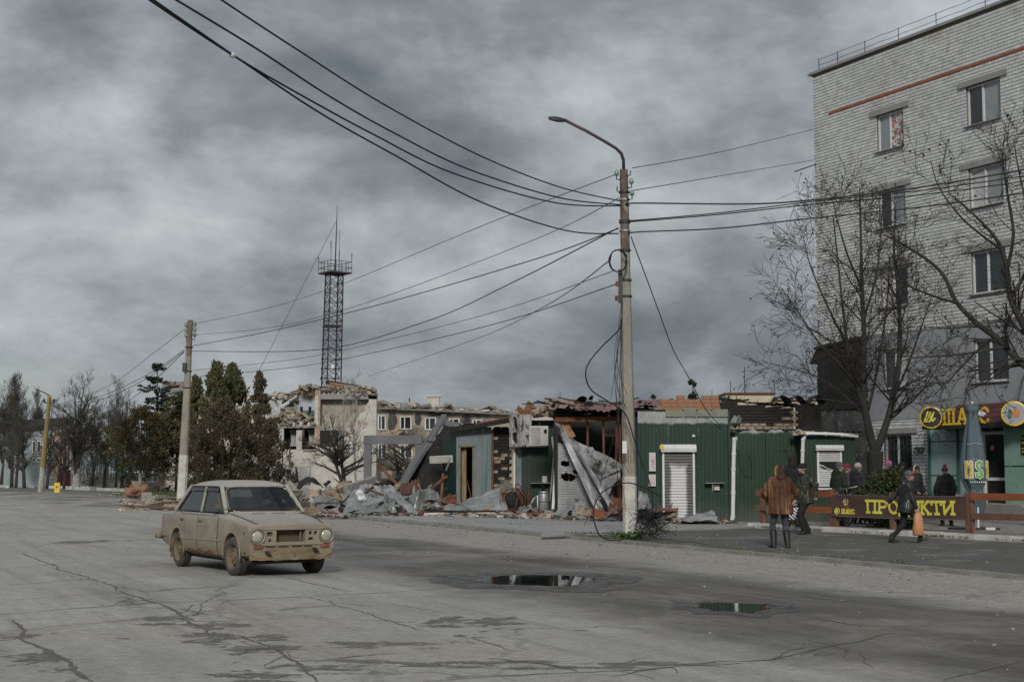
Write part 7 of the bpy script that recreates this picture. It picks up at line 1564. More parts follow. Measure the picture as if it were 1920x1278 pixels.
# doors: shallow skins over the body with dark gaps, handles, sill moulding
def side_pt(x, z, sy, o=0.0):
 for a, b_ in zip(SEC, SEC[1:]):
  if a[0] <= x <= b_[0]: t = (x - a[0]) / (b_[0] - a[0]); w, zb, zs = lerp(a[1], b_[1], t), lerp(a[2], b_[2], t), lerp(a[3], b_[3], t)
 pr = [(zb + .05, w - .03), (zb + .16, w), (.50, w + .006), (.68, w - .004), (zs - .02, w - .018), (zs, w - .034)]
 y = pr[0][1]
 for p, q in zip(pr, pr[1:]):
  if p[0] <= z <= q[0]: y = lerp(p[1], q[1], (z - p[0]) / max(1e-6, q[0] - p[0]))
 if z > pr[-1][0]: y = pr[-1][1] - (z - pr[-1][0]) * 3
 return V((x, sy * (y + o), z))
for sy in (-1, 1):
 for x0, x1 in ((-.22, .66), (-1.10, -.235)):
  def outline(u, v, o, g):
   z = lerp(.285 - g, .872 + g, v); xa, xb = x0 - g, x1 + g
   if x0 < -1: xa += max(0, .60 - z) * .95 * (1 if z < .6 else 0)      # rear door is cut round the arch
   return side_pt(lerp(xa, xb, u), z, sy, o)
  g_ = MB(); g_.grid(lambda u, v: outline(u, v, .0035, .007), 10, 12); g_.build('door_gap', m_seam, car, True)
  d = MB(); d.grid(lambda u, v: outline(u, v, .008, 0), 10, 12)
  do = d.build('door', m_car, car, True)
  h = MB(); h.bar(side_pt(x0 + .06, .80, sy, .035), side_pt(x0 + .19, .80, sy, .035), .018, .028); h.box(side_pt(x0 + .07, .80, sy, .02), (.03, .04, .04)); h.ball(side_pt(x0 + .185, .798, sy, .02), .018); h.build('handle', m_chrome, do)
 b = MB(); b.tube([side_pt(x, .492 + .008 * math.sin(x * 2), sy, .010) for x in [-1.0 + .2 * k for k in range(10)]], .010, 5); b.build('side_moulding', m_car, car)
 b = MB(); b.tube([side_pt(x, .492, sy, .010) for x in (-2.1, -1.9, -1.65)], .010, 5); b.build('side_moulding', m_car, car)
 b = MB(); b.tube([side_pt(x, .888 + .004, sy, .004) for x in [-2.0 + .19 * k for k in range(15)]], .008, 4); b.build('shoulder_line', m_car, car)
 b = MB(); b.grid(lambda u, v: side_pt(lerp(-.75, .45, u), lerp(.285, .33 + .03 * fbm(V((u * 5, 0, sy))), v), sy, .012 + .006 * fbm(V((u * 9, v * 4, 2)))), 24, 3); b.build('rusted_sill', m_rust, car, True)
 for ax in (AX, -AX): b = MB(); b.box((ax - .37, sy * .62, .26), (.015, .17, .24)); b.build('mud_flap', m_mud if ax < 0 else m_under, car)
# roof and pillars
Ab, At, Bb, Bt, Cb, Ct = (.80, .640, .915), (.33, .540, 1.325), (-.225, .655, .925), (-.255, .555, 1.335), (-1.46, .640, .915), (-.98, .535, 1.325)
b = MB()
def rf(u, v):
 a, q = u * 2 - 1, v * 2 - 1; x = lerp(-1.03, .36, u); y = q * (.570 - .02 * a * a); e = max(abs(a), abs(q))
 return V((x - .02 * (1 - q * q) * 0, y, 1.33 + .095 * (1 - abs(a) ** 3.2) ** .5 * (1 - abs(q) ** 3.6) ** .5))
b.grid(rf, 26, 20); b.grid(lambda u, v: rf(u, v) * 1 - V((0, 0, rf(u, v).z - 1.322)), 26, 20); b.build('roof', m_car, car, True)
S3 = lambda p, sy: V((p[0], p[1] * sy, p[2]))
for sy in (-1, 1):
 for p, q, w, h, nm in ((Ab, At, .05, .05, 'front_pillar'), (Bb, Bt, .06, .04, 'middle_pillar'), (Cb, Ct, .10, .06, 'rear_pillar')):
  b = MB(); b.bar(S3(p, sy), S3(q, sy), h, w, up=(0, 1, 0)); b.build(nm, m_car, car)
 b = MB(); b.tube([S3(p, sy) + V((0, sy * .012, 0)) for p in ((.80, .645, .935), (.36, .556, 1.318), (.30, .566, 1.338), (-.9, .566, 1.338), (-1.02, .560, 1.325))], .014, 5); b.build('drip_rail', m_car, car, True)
 for x0, x1, t0, t1 in ((.70, -.19, .28, -.235), (-.26, -1.36, -.28, -.93)):
  f = [V((x0, sy * .650, .935)), V((x1, sy * .652, .935)), V((t1, sy * .556, 1.312)), V((t0, sy * .556, 1.312))]
  p = MB(); p.prism(f, (0, 0, 0), (0, -sy * .006, 0)); wo_ = p.build('side_window', m_sideglass, car)
  e = MB()
  for i in range(4): e.tube([f[i] + V((0, sy * .004, 0)), f[(i + 1) % 4] + V((0, sy * .004, 0))], .010, 4)
  e.build('window_seal', m_visor, wo_)
  v_ = MB(); v_.grid(lambda u, t: lerp(lerp(f[3], f[2], u), lerp(f[0], f[1], u), t * .17) + V((0, sy * (.012 + .022 * t), .004)), 8, 3); v_.build('wind_deflector', m_visor, wo_, True)
  q = .80 if x0 < 0 else .14
  c = MB(); c.bar(lerp(f[0], f[1], q), lerp(f[3], f[2], q - (.05 if x0 < 0 else -.06)), .012, .012); c.build('divider', m_chrome, wo_)
 mr = MB(); mr.tube([side_pt(.63, .90, sy, -.02), side_pt(.63, .90, sy, .06) + V((0, 0, .08)), side_pt(.63, .90, sy, .09) + V((0, 0, .11))], .010, 5)
 c = side_pt(.63, .90, sy, .11) + V((0, 0, .13)); mr.box(c, (.05, .15, .085), Matrix.Rotation(sy * .15, 3, 'Z'), 0, .008); mr.build('side_mirror', m_mirror, car)
WS = [V((.815, -.60, .935)), V((.815, .60, .935)), V((.37, .505, 1.318)), V((.37, -.505, 1.318))]
def wsp(u, v, o=0.0): p = lerp(lerp(WS[0], WS[1], u), lerp(WS[3], WS[2], u), v); p.x += .06 * (1 - (2 * u - 1) ** 2) + o * .7; p.z += o * .7; return p
b = MB(); b.grid(wsp, 16, 6); ws = b.build('windscreen', m_carglass, car, True)
rr = []
for k in range(64):                                   # rounded chrome surround
 a = k / 64 * 2 * math.pi; ca, sa = math.cos(a), math.sin(a); u = .5 + .5 * math.copysign(abs(ca) ** .28, ca); v = .5 + .5 * math.copysign(abs(sa) ** .34, sa); rr.append(wsp(u, v, .006))
b = MB(); b.tube(rr + [rr[0]], .011, 5); b.build('chrome_trim', m_chrome, ws, True)
b = MB()
for k in range(64): pass
b = MB(); b.tube([wsp(u / 20, 1.03, -.004) for u in range(21)], .022, 6); b.tube([wsp(u / 20, -.03, -.004) for u in range(21)], .02, 6); b.build('screen_frame', m_car, car, True)
b = MB(); b.add([(-1.45, -.58, .93), (-1.45, .58, .93), (-1.02, .50, 1.31), (-1.02, -.50, 1.31)], [(0, 1, 2, 3)]); b.build('rear_window', m_carglass, car)
b = MB(); b.grid(lambda u, v: wsp(lerp(.07, .40, u), lerp(.66, .93, v), -.03), 4, 2); b.build('sun_visor', mat('sun_strip', (.23, .27, .25), (.2, .24, .22), 2, .5), car)
b = MB(); b.box((-.35, 0, .937), (2.0, 1.16, .012)); b.box((.70, 0, .965), (.24, 1.14, .07))
b.build('interior', m_under, car)
for y in (-.30, .30):
 b = MB(); b.box((-.22, y, 1.05), (.12, .42, .30), Matrix.Rotation(-.18, 3, 'Y'), 0, .01); b.box((-.25, y, 1.23), (.08, .22, .12)); b.build('front_seat', m_visor, car)
b = MB(); b.box((-1.05, 0, 1.02), (.14, 1.05, .26), Matrix.Rotation(-.2, 3, 'Y')); b.build('rear_seat', m_visor, car)
b = MB(); b.tube([(.50 + .06 * math.sin(t * .35), .30 + .18 * math.cos(t * .35), 1.00 + .17 * math.sin(t * .35)) for t in range(19)], .012, 5); b.build('steering_wheel', m_visor, car)
b = MB(); b.box((.42, 0, 1.27), (.03, .2, .05)); b.build('rear_view_mirror', m_visor, car)
# wheels
for ax in (AX, -AX):
 for sy in (-1, 1):
  t = MB(); M = Matrix.Translation((ax, sy * TW, .287)) @ (Matrix.Rotation(rad(4), 4, 'Z') if ax > 0 else Matrix.Identity(4)) @ Matrix.Rotation(rad(-90 * sy), 4, 'X')
  t.lathe([(.185, -.075), (.245, -.085), (.278, -.07), (.287, -.045), (.289, 0), (.287, .045), (.278, .07), (.245, .088), (.188, .078)], 36, M, cap=False)
  for k in range(40):                           # tread blocks
   a = k * math.pi / 20
   for q in (-.045, 0, .045): t.box(M @ V((.290 * math.cos(a + q), .290 * math.sin(a + q), q * 1.0)), (.012, .030, .012), (M.to_3x3() @ Matrix.Rotation(a + q, 3, 'Z')))
  wh = t.build('wheel', m_tyre, car, True, sharp=45)
  r = MB(); r.lathe([(.192, .080), (.186, .070), (.176, .030), (.166, -.005), (.150, -.015), (.122, .030), (.105, .045), (.075, .034), (.062, .050), (.048, .072), (.012, .074)], 28, M, cap=False); r.build('rim', m_rim, wh, True, sharp=40)
  for k in range(10):
   a = k * .628; h = MB(); h.lathe([(.017, -.02), (.016, .022)], 8, M @ Matrix.Translation((.137 * math.cos(a), .137 * math.sin(a), 0))); h.build('rim_slot', m_seam, wh)
  for k in range(4): a = k * 1.57; h = MB(); h.lathe([(.010, .056), (.008, .066)], 6, M @ Matrix.Translation((.082 * math.cos(a), .082 * math.sin(a), 0))); h.build('wheel_bolt', m_under, wh)
b = MB(); b.tube([(-2.24, y, .47) for y in (-.74, -.70, 0, .70, .74)], [.03, .055, .055, .055, .03], 8, sq=.8); b.tube([(-2.02, -.745, .47), (-2.2, -.74, .47)], .045, 6); b.build('rear_bumper', m_mud, car, True)
for sy in (-1, 1): b = MB(); b.box((-2.2, sy * .56, .68), (.03, .16, .2)); b.build('tail_light', m_orange, car)
# ------------------------------------------------------------------ people
random.seed(101)
m_skin = mat('skin', (.42, .25, .18), (.36, .20, .145), 6, .6, .1); m_skinr = mat('ruddy_skin', (.40, .205, .15), (.34, .165, .12), 6, .6, .1)
m_eye = mat('eye_dark', (.03, .025, .022), (.02, .018, .016), 5, .4); m_hair = mat('hair_grey', (.16, .15, .14), (.1, .095, .09), 20, .8, .4)
def cloth(name, a, b=None, rough=.85, bs=50, bump=.3, sc=3): return mat(name, a, b or tuple(x * .72 for x in a), sc, rough, bump, bs, bd=.006)
m_blk = cloth('black_cloth', (.012, .012, .013)); m_blk2 = cloth('black_padded', (.016, .016, .018), None, .6, 14, .5); m_navy = cloth('dark_navy', (.020, .022, .028)); m_dgrey = cloth('dark_grey', (.055, .056, .060)); m_char2 = cloth('charcoal', (.028, .029, .031))
m_greyhat = cloth('grey_knit', (.085, .088, .095), None, .9, 70, .6); m_pinkhat = cloth('crimson_knit', (.22, .020, .055), None, .9, 70, .6); m_creamhat = cloth('cream_knit', (.45, .36, .31), None, .9, 70, .6); m_rosehat = cloth('rose_knit', (.34, .11, .22), None, .9, 70, .6); m_purp = cloth('mauve_knit', (.10, .035, .055), None, .9, 70, .6)
m_cream = cloth('cream_fur', (.46, .39, .30), None, .95, 60, .8); m_boot = cloth('black_boot', (.014, .014, .014), None, .5, 20, .3); m_silver = mat('silver_piping', (.45, .46, .47), (.4, .4, .4), 5, .4)
m = NT('worn_denim'); c = m.mix(m.ramp(m.noise(5, 5, .6, m.map(m.coord(), sc=(1, 1, .5))), (.4, 0.0), (.65, 1.0)), (.030, .035, .045), (.075, .085, .105)); m.bump(m.noise(60, 3), .3, .004); m_denim = m.fin(c, .9)
m = NT('brown_fur'); X = m.xyz(); c = m.ramp(m.noise(9, 3, .55, m.map(m.coord(), sc=(1, .5, .09))), (.34, (.020, .011, .006)), (.44, (.058, .021, .010)), (.56, (.10, .042, .020)), (.66, (.33, .19, .105)))
c = m.mix(m.ramp(m.noise(4, 5, .6), (.50, 0.0), (.75, .5)), c, (.085, .036, .017)); c = m.mix(.5, c, m.ramp(m.noise(70, 3, .7, m.map(m.coord(), sc=(1, 1, .25))), (.3, .55), (.7, 1.5)), 'MULTIPLY')
m.bump(m.noise(55, 4, .7, m.map(m.coord(), sc=(1, 1, .3))), .6, .012); m_fur = m.fin(c, .65, 0, .3)
m = NT('camouflage'); v = m.coord(); c = m.mix(m.ramp(m.noise(11, 3, .5, v), (.44, 0.0), (.47, 1.0)), (.013, .016, .011), (.035, .040, .024)); c = m.mix(m.ramp(m.noise(14, 3, .5, m.map(v, loc=(4, 2, 9))), (.56, 0.0), (.58, 1.0)), c, (.012, .012, .012)); c = m.mix(m.ramp(m.noise(15, 3, .5, m.map(v, loc=(1, 7, 3))), (.60, 0.0), (.62, 1.0)), c, (.13, .12, .07)); m.bump(m.noise(50, 3), .3, .005); m_camo = m.fin(c, .9)
def ik(a, b, l1, l2, pole):
 a, b = V(a), V(b); d = b - a; L = min(d.length, (l1 + l2) * .999); d.normalize(); x = (l1 * l1 - l2 * l2 + L * L) / (2 * L); h = math.sqrt(max(0, l1 * l1 - x * x)); p = V(pole) - d * V(pole).dot(d)
 return a + d * x + p.normalized() * h, a + d * L
def hand(mb, w, d, up, s, curl=.5):
 d, up = V(d).normalized(), V(up); up = (up - d * up.dot(d)).normalized(); x = d.cross(up) * s; w = V(w)
 mb.capsule(w, w + d * .07, .026, .030, 8); mb.capsule(w + x * .0 + d * .05, w + d * .085, .028, .026, 8)
 for k, (o, L) in enumerate(((.030, .072), (.010, .080), (-.010, .075), (-.030, .060))):
  p = w + d * .088 + x * o; a1 = curl; q = p + (d * math.cos(a1) - up * math.sin(a1)) * L * .5; r = q + (d * math.cos(a1 * 2.2) - up * math.sin(a1 * 2.2)) * L * .55; mb.capsule(p - d * .02, q, .0105, .0098, 6); mb.capsule(q, r, .0098, .0085, 6)
 p = w + d * .025 + x * .024; q = p + d * .035 + x * .030 - up * .01; mb.capsule(p, q, .0125, .0115, 6); mb.capsule(q, q + d * .032 - up * .008 + x * .004, .0115, .0095, 6)
def person(label, base, rz, H, cfg):
 k = H / 1.70; t = thing('person', label, 'person', base, rz, cfg.get('group')); t.scale = (k, k, k); FR[t.name] = Matrix.Identity(4)
 g = cfg.get; lean = rad(g('lean', 2)); hip = V((0, g('hip_y', 0), g('hip_z', .90)))
 R = Matrix.Rotation(-lean, 3, 'X'); T = lambda x, y, z: hip + R @ V((x, y, z))
 sh = {s: T(s * .185, 0, .50) for s in (-1, 1)}; neck = T(0, .01, .57); hc = T(0, .035, .725); hp = {s: hip + V((s * .09, 0, -.02)) for s in (-1, 1)}
 feet = {-1: V(g('LF', (-.10, 0, 0))), 1: V(g('RF', (.10, 0, 0)))}
 kn, an = {}, {}
 for s in (-1, 1): kn[s], an[s] = ik(hp[s], feet[s] + V((0, -.02, .09)), .43, .42, g('kpole', (s * .08, 1, 0)))
 hd_ = {-1: V(g('LH', (-.27, .06, .80))), 1: V(g('RH', (.27, .06, .80)))}; el, wr = {}, {}
 for s in (-1, 1): el[s], wr[s] = ik(sh[s], hd_[s], .29, .265, g('LE' if s < 0 else 'RE', (s * .5, -1, -.2)))
 HR = Matrix.Rotation(rad(g('yaw', 0)), 3, 'Z') @ Matrix.Rotation(rad(g('nod', 0)), 3, 'X'); h = lambda x, y, z: hc + HR @ V((x, y, z))
 b = MB(); b.ball(h(0, -.01, .02), (.074, .094, .105), HR); b.ball(h(0, .035, -.05), (.056, .062, .065), HR); b.ball(h(0, .075, -.085), (.026, .024, .022), HR); b.capsule(neck + V((0, 0, -.06)), h(0, -.01, -.06), .055, .052, 10)
 b.capsule(h(0, .085, .015), h(0, .108, -.025), .010, .0165, 8)
 for s in (-1, 1): b.ball(h(s * .076, -.005, -.01), (.012, .02, .032), HR, 8); b.ball(h(s * .030, .078, .024), (.024, .012, .011), HR, 8); b.ball(h(s * .038, .068, -.02), (.022, .02, .022), HR, 8)
 b.ball(h(0, .088, -.052), (.022, .012, .008), HR, 8)
 b.capsule(hip, T(0, 0, .46), .10, .11, 10); b.capsule(sh[-1], sh[1], .05, .05, 8)
 for s in (-1, 1):
  b.capsule(hip, hp[s], .09, .075, 8); b.capsule(hp[s], kn[s], .072, .05, 8); b.capsule(kn[s], an[s], .048, .036, 8); b.capsule(an[s], an[s] + V((0, .04, -.03)), .036, .025, 8)
  b.capsule(sh[s], el[s], .046, .036, 8); b.capsule(el[s], wr[s], .036, .026, 8); hand(b, wr[s], (wr[s] - el[s]).normalized(), g('hup', (s, .2, 0)), -s if g('flip') else s, g('curl', .6))
 blob(b, .0105, 'body', g('skin', m_skin), t, 2)
 # face marks
 if g('face', True):
  for s in (-1, 1): e = MB(); e.ball(h(s * .031, .086, .010), (.011, .006, .006), HR, 8); e.build('eye', m_eye, t)
  e = MB(); e.ball(h(0, .096, -.056), (.020, .004, .0035), HR, 8); e.build('mouth', m_skinr, t)
  if g('moustache'): e = MB(); e.ball(h(0, .104, -.040), (.030, .010, .009), HR, 8); e.build('moustache', m_hair, t)
  if g('hair', True): e = MB(); e.ball(h(0, -.025, .0), (.082, .088, .09), HR); e.build('hair', m_hair, t, True)
 # trousers
 b = MB(); tr = g('tr', 1.0)
 for s in (-1, 1): b.capsule(hip + V((0, 0, .04)), hp[s] + V((0, -.015, 0)), .125, .115, 10); b.capsule(hp[s], kn[s], .108 * tr, .075 * tr, 10); b.capsule(kn[s], an[s] + V((0, 0, .02)), .075 * tr, .060 * tr, 10)
 blob(b, .018, 'trousers', g('trousers', m_blk), t, 3, (.012, 9, .6))
 # boots
 bh = g('boot', .12)
 for s in (-1, 1):
  b = MB(); f = feet[s]; fd = V((math.sin(rad(g('toe', 12) * s)), math.cos(rad(g('toe', 12) * s)), 0)); ph = g('pitchL' if s < 0 else 'pitchR', 0); up = an[s] + (kn[s] - an[s]).normalized() * max(.02, bh - .08)
  fd = (fd + V((0, 0, -math.sin(rad(ph))))).normalized()
  b.capsule(an[s] + V((0, -.01, -.02)), up, .064 if bh > .2 else .058, .080 if bh > .2 else .056, 10); b.capsule(an[s] + V((0, -.03, -.045)), an[s] + fd * .15 + V((0, 0, -.055)), .046, .038, 10); b.box(an[s] + fd * .06 + V((0, -.01, -.078)), (.085, .26, .022), Matrix.Rotation(-rad(g('toe', 12) * s), 3, 'Z') @ Matrix.Rotation(-rad(ph), 3, 'X'))
  if g('heel'): b.box(an[s] + V((0, -.05, -.085)), (.05, .05, .06))
  blob(b, .013, 'boot', g('bootmat', m_boot), t, 2)
 # coat
 hem, wr_, cm = g('hem', .74), g('girth', 1.0), g('coat', m_blk2)
 b = MB(); prof = g('prof') or [(hem, .225, .175), (hem + .14, .215, .170), (1.02, .190, .150), (1.16, .200, .158), (1.30, .215, .160), (1.39, .205, .145), (1.45, .14, .105), (1.49, .085, .08)]
 rg = []
 for z, rx, ry in prof:
  o = hip + R @ V((0, .0, z - .90)); rg.append([o + R @ V((rx * wr_ * math.cos(q * .3927), ry * wr_ * math.sin(q * .3927) + (.02 if z < 1.2 else 0), 0)) for q in range(16)])
 b.rings(rg)
 for s in (-1, 1):
  w_ = wr[s] - (wr[s] - el[s]).normalized() * .01; b.capsule(sh[s] + V((-s * .02, 0, 0)), el[s], .090 * wr_, .072, 10); b.capsule(el[s], w_, .074, .056, 10); b.ball(sh[s] + V((-s * .03, 0, -.03)), (.10, .10, .10))
 blob(b, .019, 'coat', cm, t, 3, g('wr', (.016, 6.5, 1.3)))
 if g('cuffs'):
  for s in (-1, 1): e = MB(); e.tube([wr[s] - (wr[s] - el[s]).normalized() * .03, wr[s] + (wr[s] - el[s]).normalized() * .02], .058, 10); e.build('cuff', g('cuffs'), t)
 if g('belt'): e = MB(); o = hip + R @ V((0, 0, .14)); e.rings([[o + V((.212 * wr_ * math.cos(q * .3927), .172 * wr_ * math.sin(q * .3927) + .01, dz)) for q in range(16)] for dz in (-.022, .022)], True, False); e.build('belt', g('belt'), t)
 if g('collar'):
  e = MB(); rc = g('collar_r', .10);
  for q in range(14): a = q / 13 * 2 * math.pi; p = neck + V((rc * math.cos(a), rc * .85 * math.sin(a) - .005, -.005 + .03 * (math.sin(a) < 0))); e.ball(p, (.045, .045, .05), None, 8)
  blob(e, .016, 'collar', g('collar'), t, 2, (.012, 40, 1))
 # headwear
 hk, hm = g('hat', ('knit', m_greyhat))
 e = MB()
 if hk == 'knit':
  e.ball(h(0, -.012, .050), (.094, .112, .092), HR); e.lathe([(.094, -.02), (.104, -.015), (.106, .03), (.098, .04)], 18, Matrix.Translation(h(0, -.008, .030)) @ HR.to_4x4() @ Matrix.Diagonal((.96, 1.08, 1, 1)))
  blob(e, .013, 'hat', hm, t, 2, (.004, 60, .5))
 elif hk == 'pom':
  e.ball(h(0, -.012, .045), (.097, .115, .09), HR); e.ball(h(0, -.03, .155), (.055, .055, .055)); blob(e, .013, 'hat', hm, t, 2, (.006, 50, 1))
 elif hk == 'hood':
  e.ball(h(0, -.03, .005), (.118, .135, .145), HR); e.ball(h(0, -.03, -.09), (.115, .12, .09), HR); e.capsule(neck + V((0, -.05, .0)), h(0, -.06, -.03), .12, .11, 12)
  o = blob(e, .016, 'hood', hm, t, 3, g('hoodw', (.012, 14, 1)))
 elif hk == 'cap':
  e.ball(h(0, -.005, .045), (.090, .105, .080), HR); e.box(h(0, .105, .035), (.13, .10, .014), HR); blob(e, .012, 'cap', hm, t, 2)
 if g('hoodback'): e = MB(); e.ball(neck + V((0, -.10, .0)), (.15, .085, .10)); e.ball(neck + V((0, -.13, -.07)), (.11, .06, .09)); blob(e, .018, 'hood', g('hoodback'), t, 3, (.012, 12, 1))
 if g('furring'):
  e = MB()
  for q in range(16): a = q / 16 * 2 * math.pi; e.ball(h(.125 * math.cos(a), .02 - .05 * abs(math.sin(a)), -.03 + .135 * math.sin(a)), .038, None, 8)
  blob(e, .014, 'fur_ruff', g('furring'), t, 2, (.012, 40, 1))
 return t, dict(wr=wr, el=el, sh=sh, k=k, hip=hip, R=R, h=h, M=Matrix.Translation(V(base)) @ Matrix.Rotation(rz, 4, 'Z') @ Matrix.Scale(k, 4))
def gp(px, py, h=.1): return G(px, py, h)
def at_px(px, Y, z): q = P(px, 900, Y); return V((q.x, Y, z))
# woman in the fur coat, seen from behind
person('person seen from behind in a striped brown fur coat, jeans and black boots', gp(1464, 1026, .055), 0.0, 1.60, dict(
 LF=(-.15, .02, 0), RF=(.14, -.02, 0), toe=18, LH=(-.20, .24, .98), RH=(.24, .22, .98), LE=(-1, -.25, -.2), RE=(1, -.15, -.2), coat=m_fur, hem=.70, girth=1.10, trousers=m_denim, boot=.33, hat=('hood', m_fur), hoodw=(.02, 9, 1), wr=(.014, 5, 1.0), cuffs=m_fur, tr=.95, face=False, hair=False, lean=0,
 prof=[(.70, .262, .20), (.84, .255, .195), (1.02, .235, .18), (1.18, .232, .178), (1.32, .222, .168), (1.40, .20, .145), (1.46, .15, .11), (1.50, .10, .09)]))
person('person in a black hooded jacket behind the fur coat', at_px(1487, 37.0, .15), -.2, 1.80, dict(LF=(-.12, .04, 0), RF=(.10, 0, 0), LH=(-.22, .22, .98), RH=(.22, .22, .98), coat=m_blk, hem=.78, girth=1.06, trousers=m_dgrey, hat=('hood', m_blk), face=False, hair=False))
t, d = person('person with a moustache in a camouflage jacket and black hat', gp(1512, 1001, .055), rad(97), 1.66, dict(LF=(-.10, .12, 0), RF=(.10, -.06, 0), LH=(-.26, -.16, .95), RH=(.20, .26, .70), LE=(-.8, -1, 0), RE=(.5, -1, 0), coat=m_camo, hem=.76, girth=1.14, trousers=m_blk, tr=1.15, boot=.13, hat=('knit', m_blk), collar=m_blk, collar_r=.12, moustache=True, skin=m_skinr, yaw=8, lean=3, wr=(.022, 7, 1.2)))
HD = {'camo': d['M'] @ d['wr'][1]}
person('person in a grey knit hat and dark green hooded jacket, leftmost behind the fence', at_px(1572, 37.2, .15), rad(-62), 1.62, dict(coat=cloth('dark_green_coat', (.016, .022, .018)), hem=.80, girth=1.15, hat=('knit', m_greyhat), hoodback=m_blk, yaw=-15, LH=(-.22, .2, .95), RH=(.22, .2, .95)))
person('person in a crimson knit hat and grey coat beside the grey-hatted one', at_px(1585, 38.6, .15), rad(-85), 1.58, dict(coat=m_dgrey, hem=.62, girth=1.12, hat=('knit', m_pinkhat), skin=m_skinr, LH=(-.22, .2, .95), RH=(.22, .2, .95)))
person('person in a cream knit hat and dark padded jacket left of the box bush', at_px(1607, 38.2, .15), rad(-55), 1.60, dict(coat=m_navy, hem=.74, girth=1.15, hat=('knit', m_creamhat), hoodback=m_navy, yaw=-10, LH=(-.22, .2, .95), RH=(.22, .2, .95)))
person('person in a rose pink knit hat behind the box bush by the barred window', at_px(1670, 40.5, .15), rad(50), 1.68, dict(coat=m_dgrey, hem=.70, girth=1.15, hat=('knit', m_rosehat), hoodback=m_dgrey, LH=(-.22, .2, .95), RH=(.22, .2, .95)))
person('person in a black hood touching the face behind the box bush', at_px(1691, 41.0, .15), rad(-70), 1.64, dict(coat=m_blk, hem=.72, girth=1.1, hat=('hood', m_blk), RH=(.10, .20, 1.44), LH=(-.2, .2, .95), face=False, hair=False, skin=m_skinr))
person('person in a dark cap and black jacket with a cream fur hood', at_px(1716, 40.0, .15), rad(-150), 1.56, dict(coat=m_blk2, hem=.74, girth=1.14, hat=('cap', m_char2), furring=m_cream, skin=m_skinr, nod=-12, LH=(-.18, .22, .95), RH=(.18, .22, .95)))
person('person seen from behind in a long black coat and mauve pompom hat', at_px(1773, 37.0, .15), rad(4), 1.50, dict(coat=m_blk, hem=.50, girth=1.12, hat=('pom', m_purp), hoodback=m_blk, belt=m_blk2, face=False, LF=(-.13, 0, 0), RF=(.13, 0, 0), LH=(-.26, .12, .88), RH=(.26, .12, .88), LE=(-1, -.6, 0), RE=(1, -.6, 0)))
t, d = person('person striding in a black padded jacket and grey hat with an orange bag', gp(1699, 1017, .055), rad(-93), 1.52, dict(hip_z=.865, lean=6, LF=(-.09, -.30, .02), RF=(.09, .34, .03), pitchL=18, pitchR=-16, LH=(-.30, -.42, .86), RH=(.22, .22, .78), LE=(-.3, -1, 0), RE=(.3, -1, .2), coat=m_blk2, hem=.74, girth=1.16, trousers=m_blk, tr=.95, boot=.12, heel=True, hat=('knit', m_greyhat), hoodback=m_blk2, collar=m_blk, collar_r=.085, toe=6, nod=-2, yaw=-6, skin=m_skinr, curl=.9))
HD['walk'] = d['M'] @ (d['wr'][1] + V((0, .04, -.07)))
e = MB(); q = d['hip']; e.tube([q + V((.235, .03, .16)), q + V((.245, .04, .08)), q + V((.245, .02, -.02)), q + V((.235, -.01, -.10)), q + V((.232, -.03, -.02)), q + V((.236, -.01, .08)), q + V((.235, .03, .16))], .006, 5); e.build('pocket_piping', m_silver, t)
e = MB(); e.tube([q + d['R'] @ V((.05, .175, -.1)), q + d['R'] @ V((.02, .195, .15)), q + d['R'] @ V((.0, .19, .35)), q + d['R'] @ V((0, .12, .52))], .006, 5); e.build('zip', m_silver, t)
e = MB(); e.tube([q + V((.13, -.06, .56)), q + V((.14, -.02, .52)), q + V((.13, .04, .50)), q + V((.10, .08, .47))], .012, 5); e.build('hood_trim', m_silver, t)
# bags
m_bag = mat('orange_bag', (.46, .22, .10), (.38, .17, .075), 4, .5, .6, 12, c3=(.55, .33, .2))
w = HD['walk']; bg = thing('carrier_bag', 'orange plastic carrier bag hanging from the hand of the striding person', 'bag', w); e = MB()
e.rings([[V((rx * math.cos(a * .3927) + .02 * fbm(V((a, z * 9, 2))), ry * math.sin(a * .3927) + .03 * fbm(V((a * 1.7, z * 12, 5))), z)) for a in range(16)] for z, rx, ry in ((-.52, .09, .05), (-.50, .115, .075), (-.40, .118, .08), (-.26, .112, .07), (-.14, .10, .05), (-.07, .075, .03), (.0, .02, .018), (.05, .03, .02))]); e.build('sack', m_bag, bg, True)
w = HD['camo'] + V((0, 0, -.05)); m = NT('striped_bag'); X = m.xyz(); st = m.math('FRACT', m.math('MULTIPLY', m.math('ADD', m.math('MULTIPLY', X[0], 1.0), X[2]), 11.0)); m_strp = m.fin(m.mix(m.math('MULTIPLY', m.math('GREATER_THAN', st, .5), m.math('LESS_THAN', X[2], -.13)), (.62, .62, .62), (.03, .03, .035)), .5)
bg = thing('carrier_bag', 'black and white striped carrier bag held by the person in camouflage', 'bag', w + V((0, -.05, 0)), .1); e = MB(); e.rings([[V((rx * math.cos(a * .3927), ry * math.sin(a * .3927), z)) for a in range(16)] for z, rx, ry in ((-.46, .17, .05), (-.44, .185, .07), (-.25, .18, .06), (-.10, .17, .025), (-.09, .168, .02))]); e.build('sack', m_strp, bg, True)
e = MB(); e.tube([(-.09, 0, -.10), (-.06, 0, -.02), (0, 0, .0), (.06, 0, -.02), (.09, 0, -.10)], .008, 5); e.build('handles', m_upvc, bg)
e = MB(); e.box((-.03, -.055, -.125), (.2, .006, .05)); e.build('print', m_black, bg)
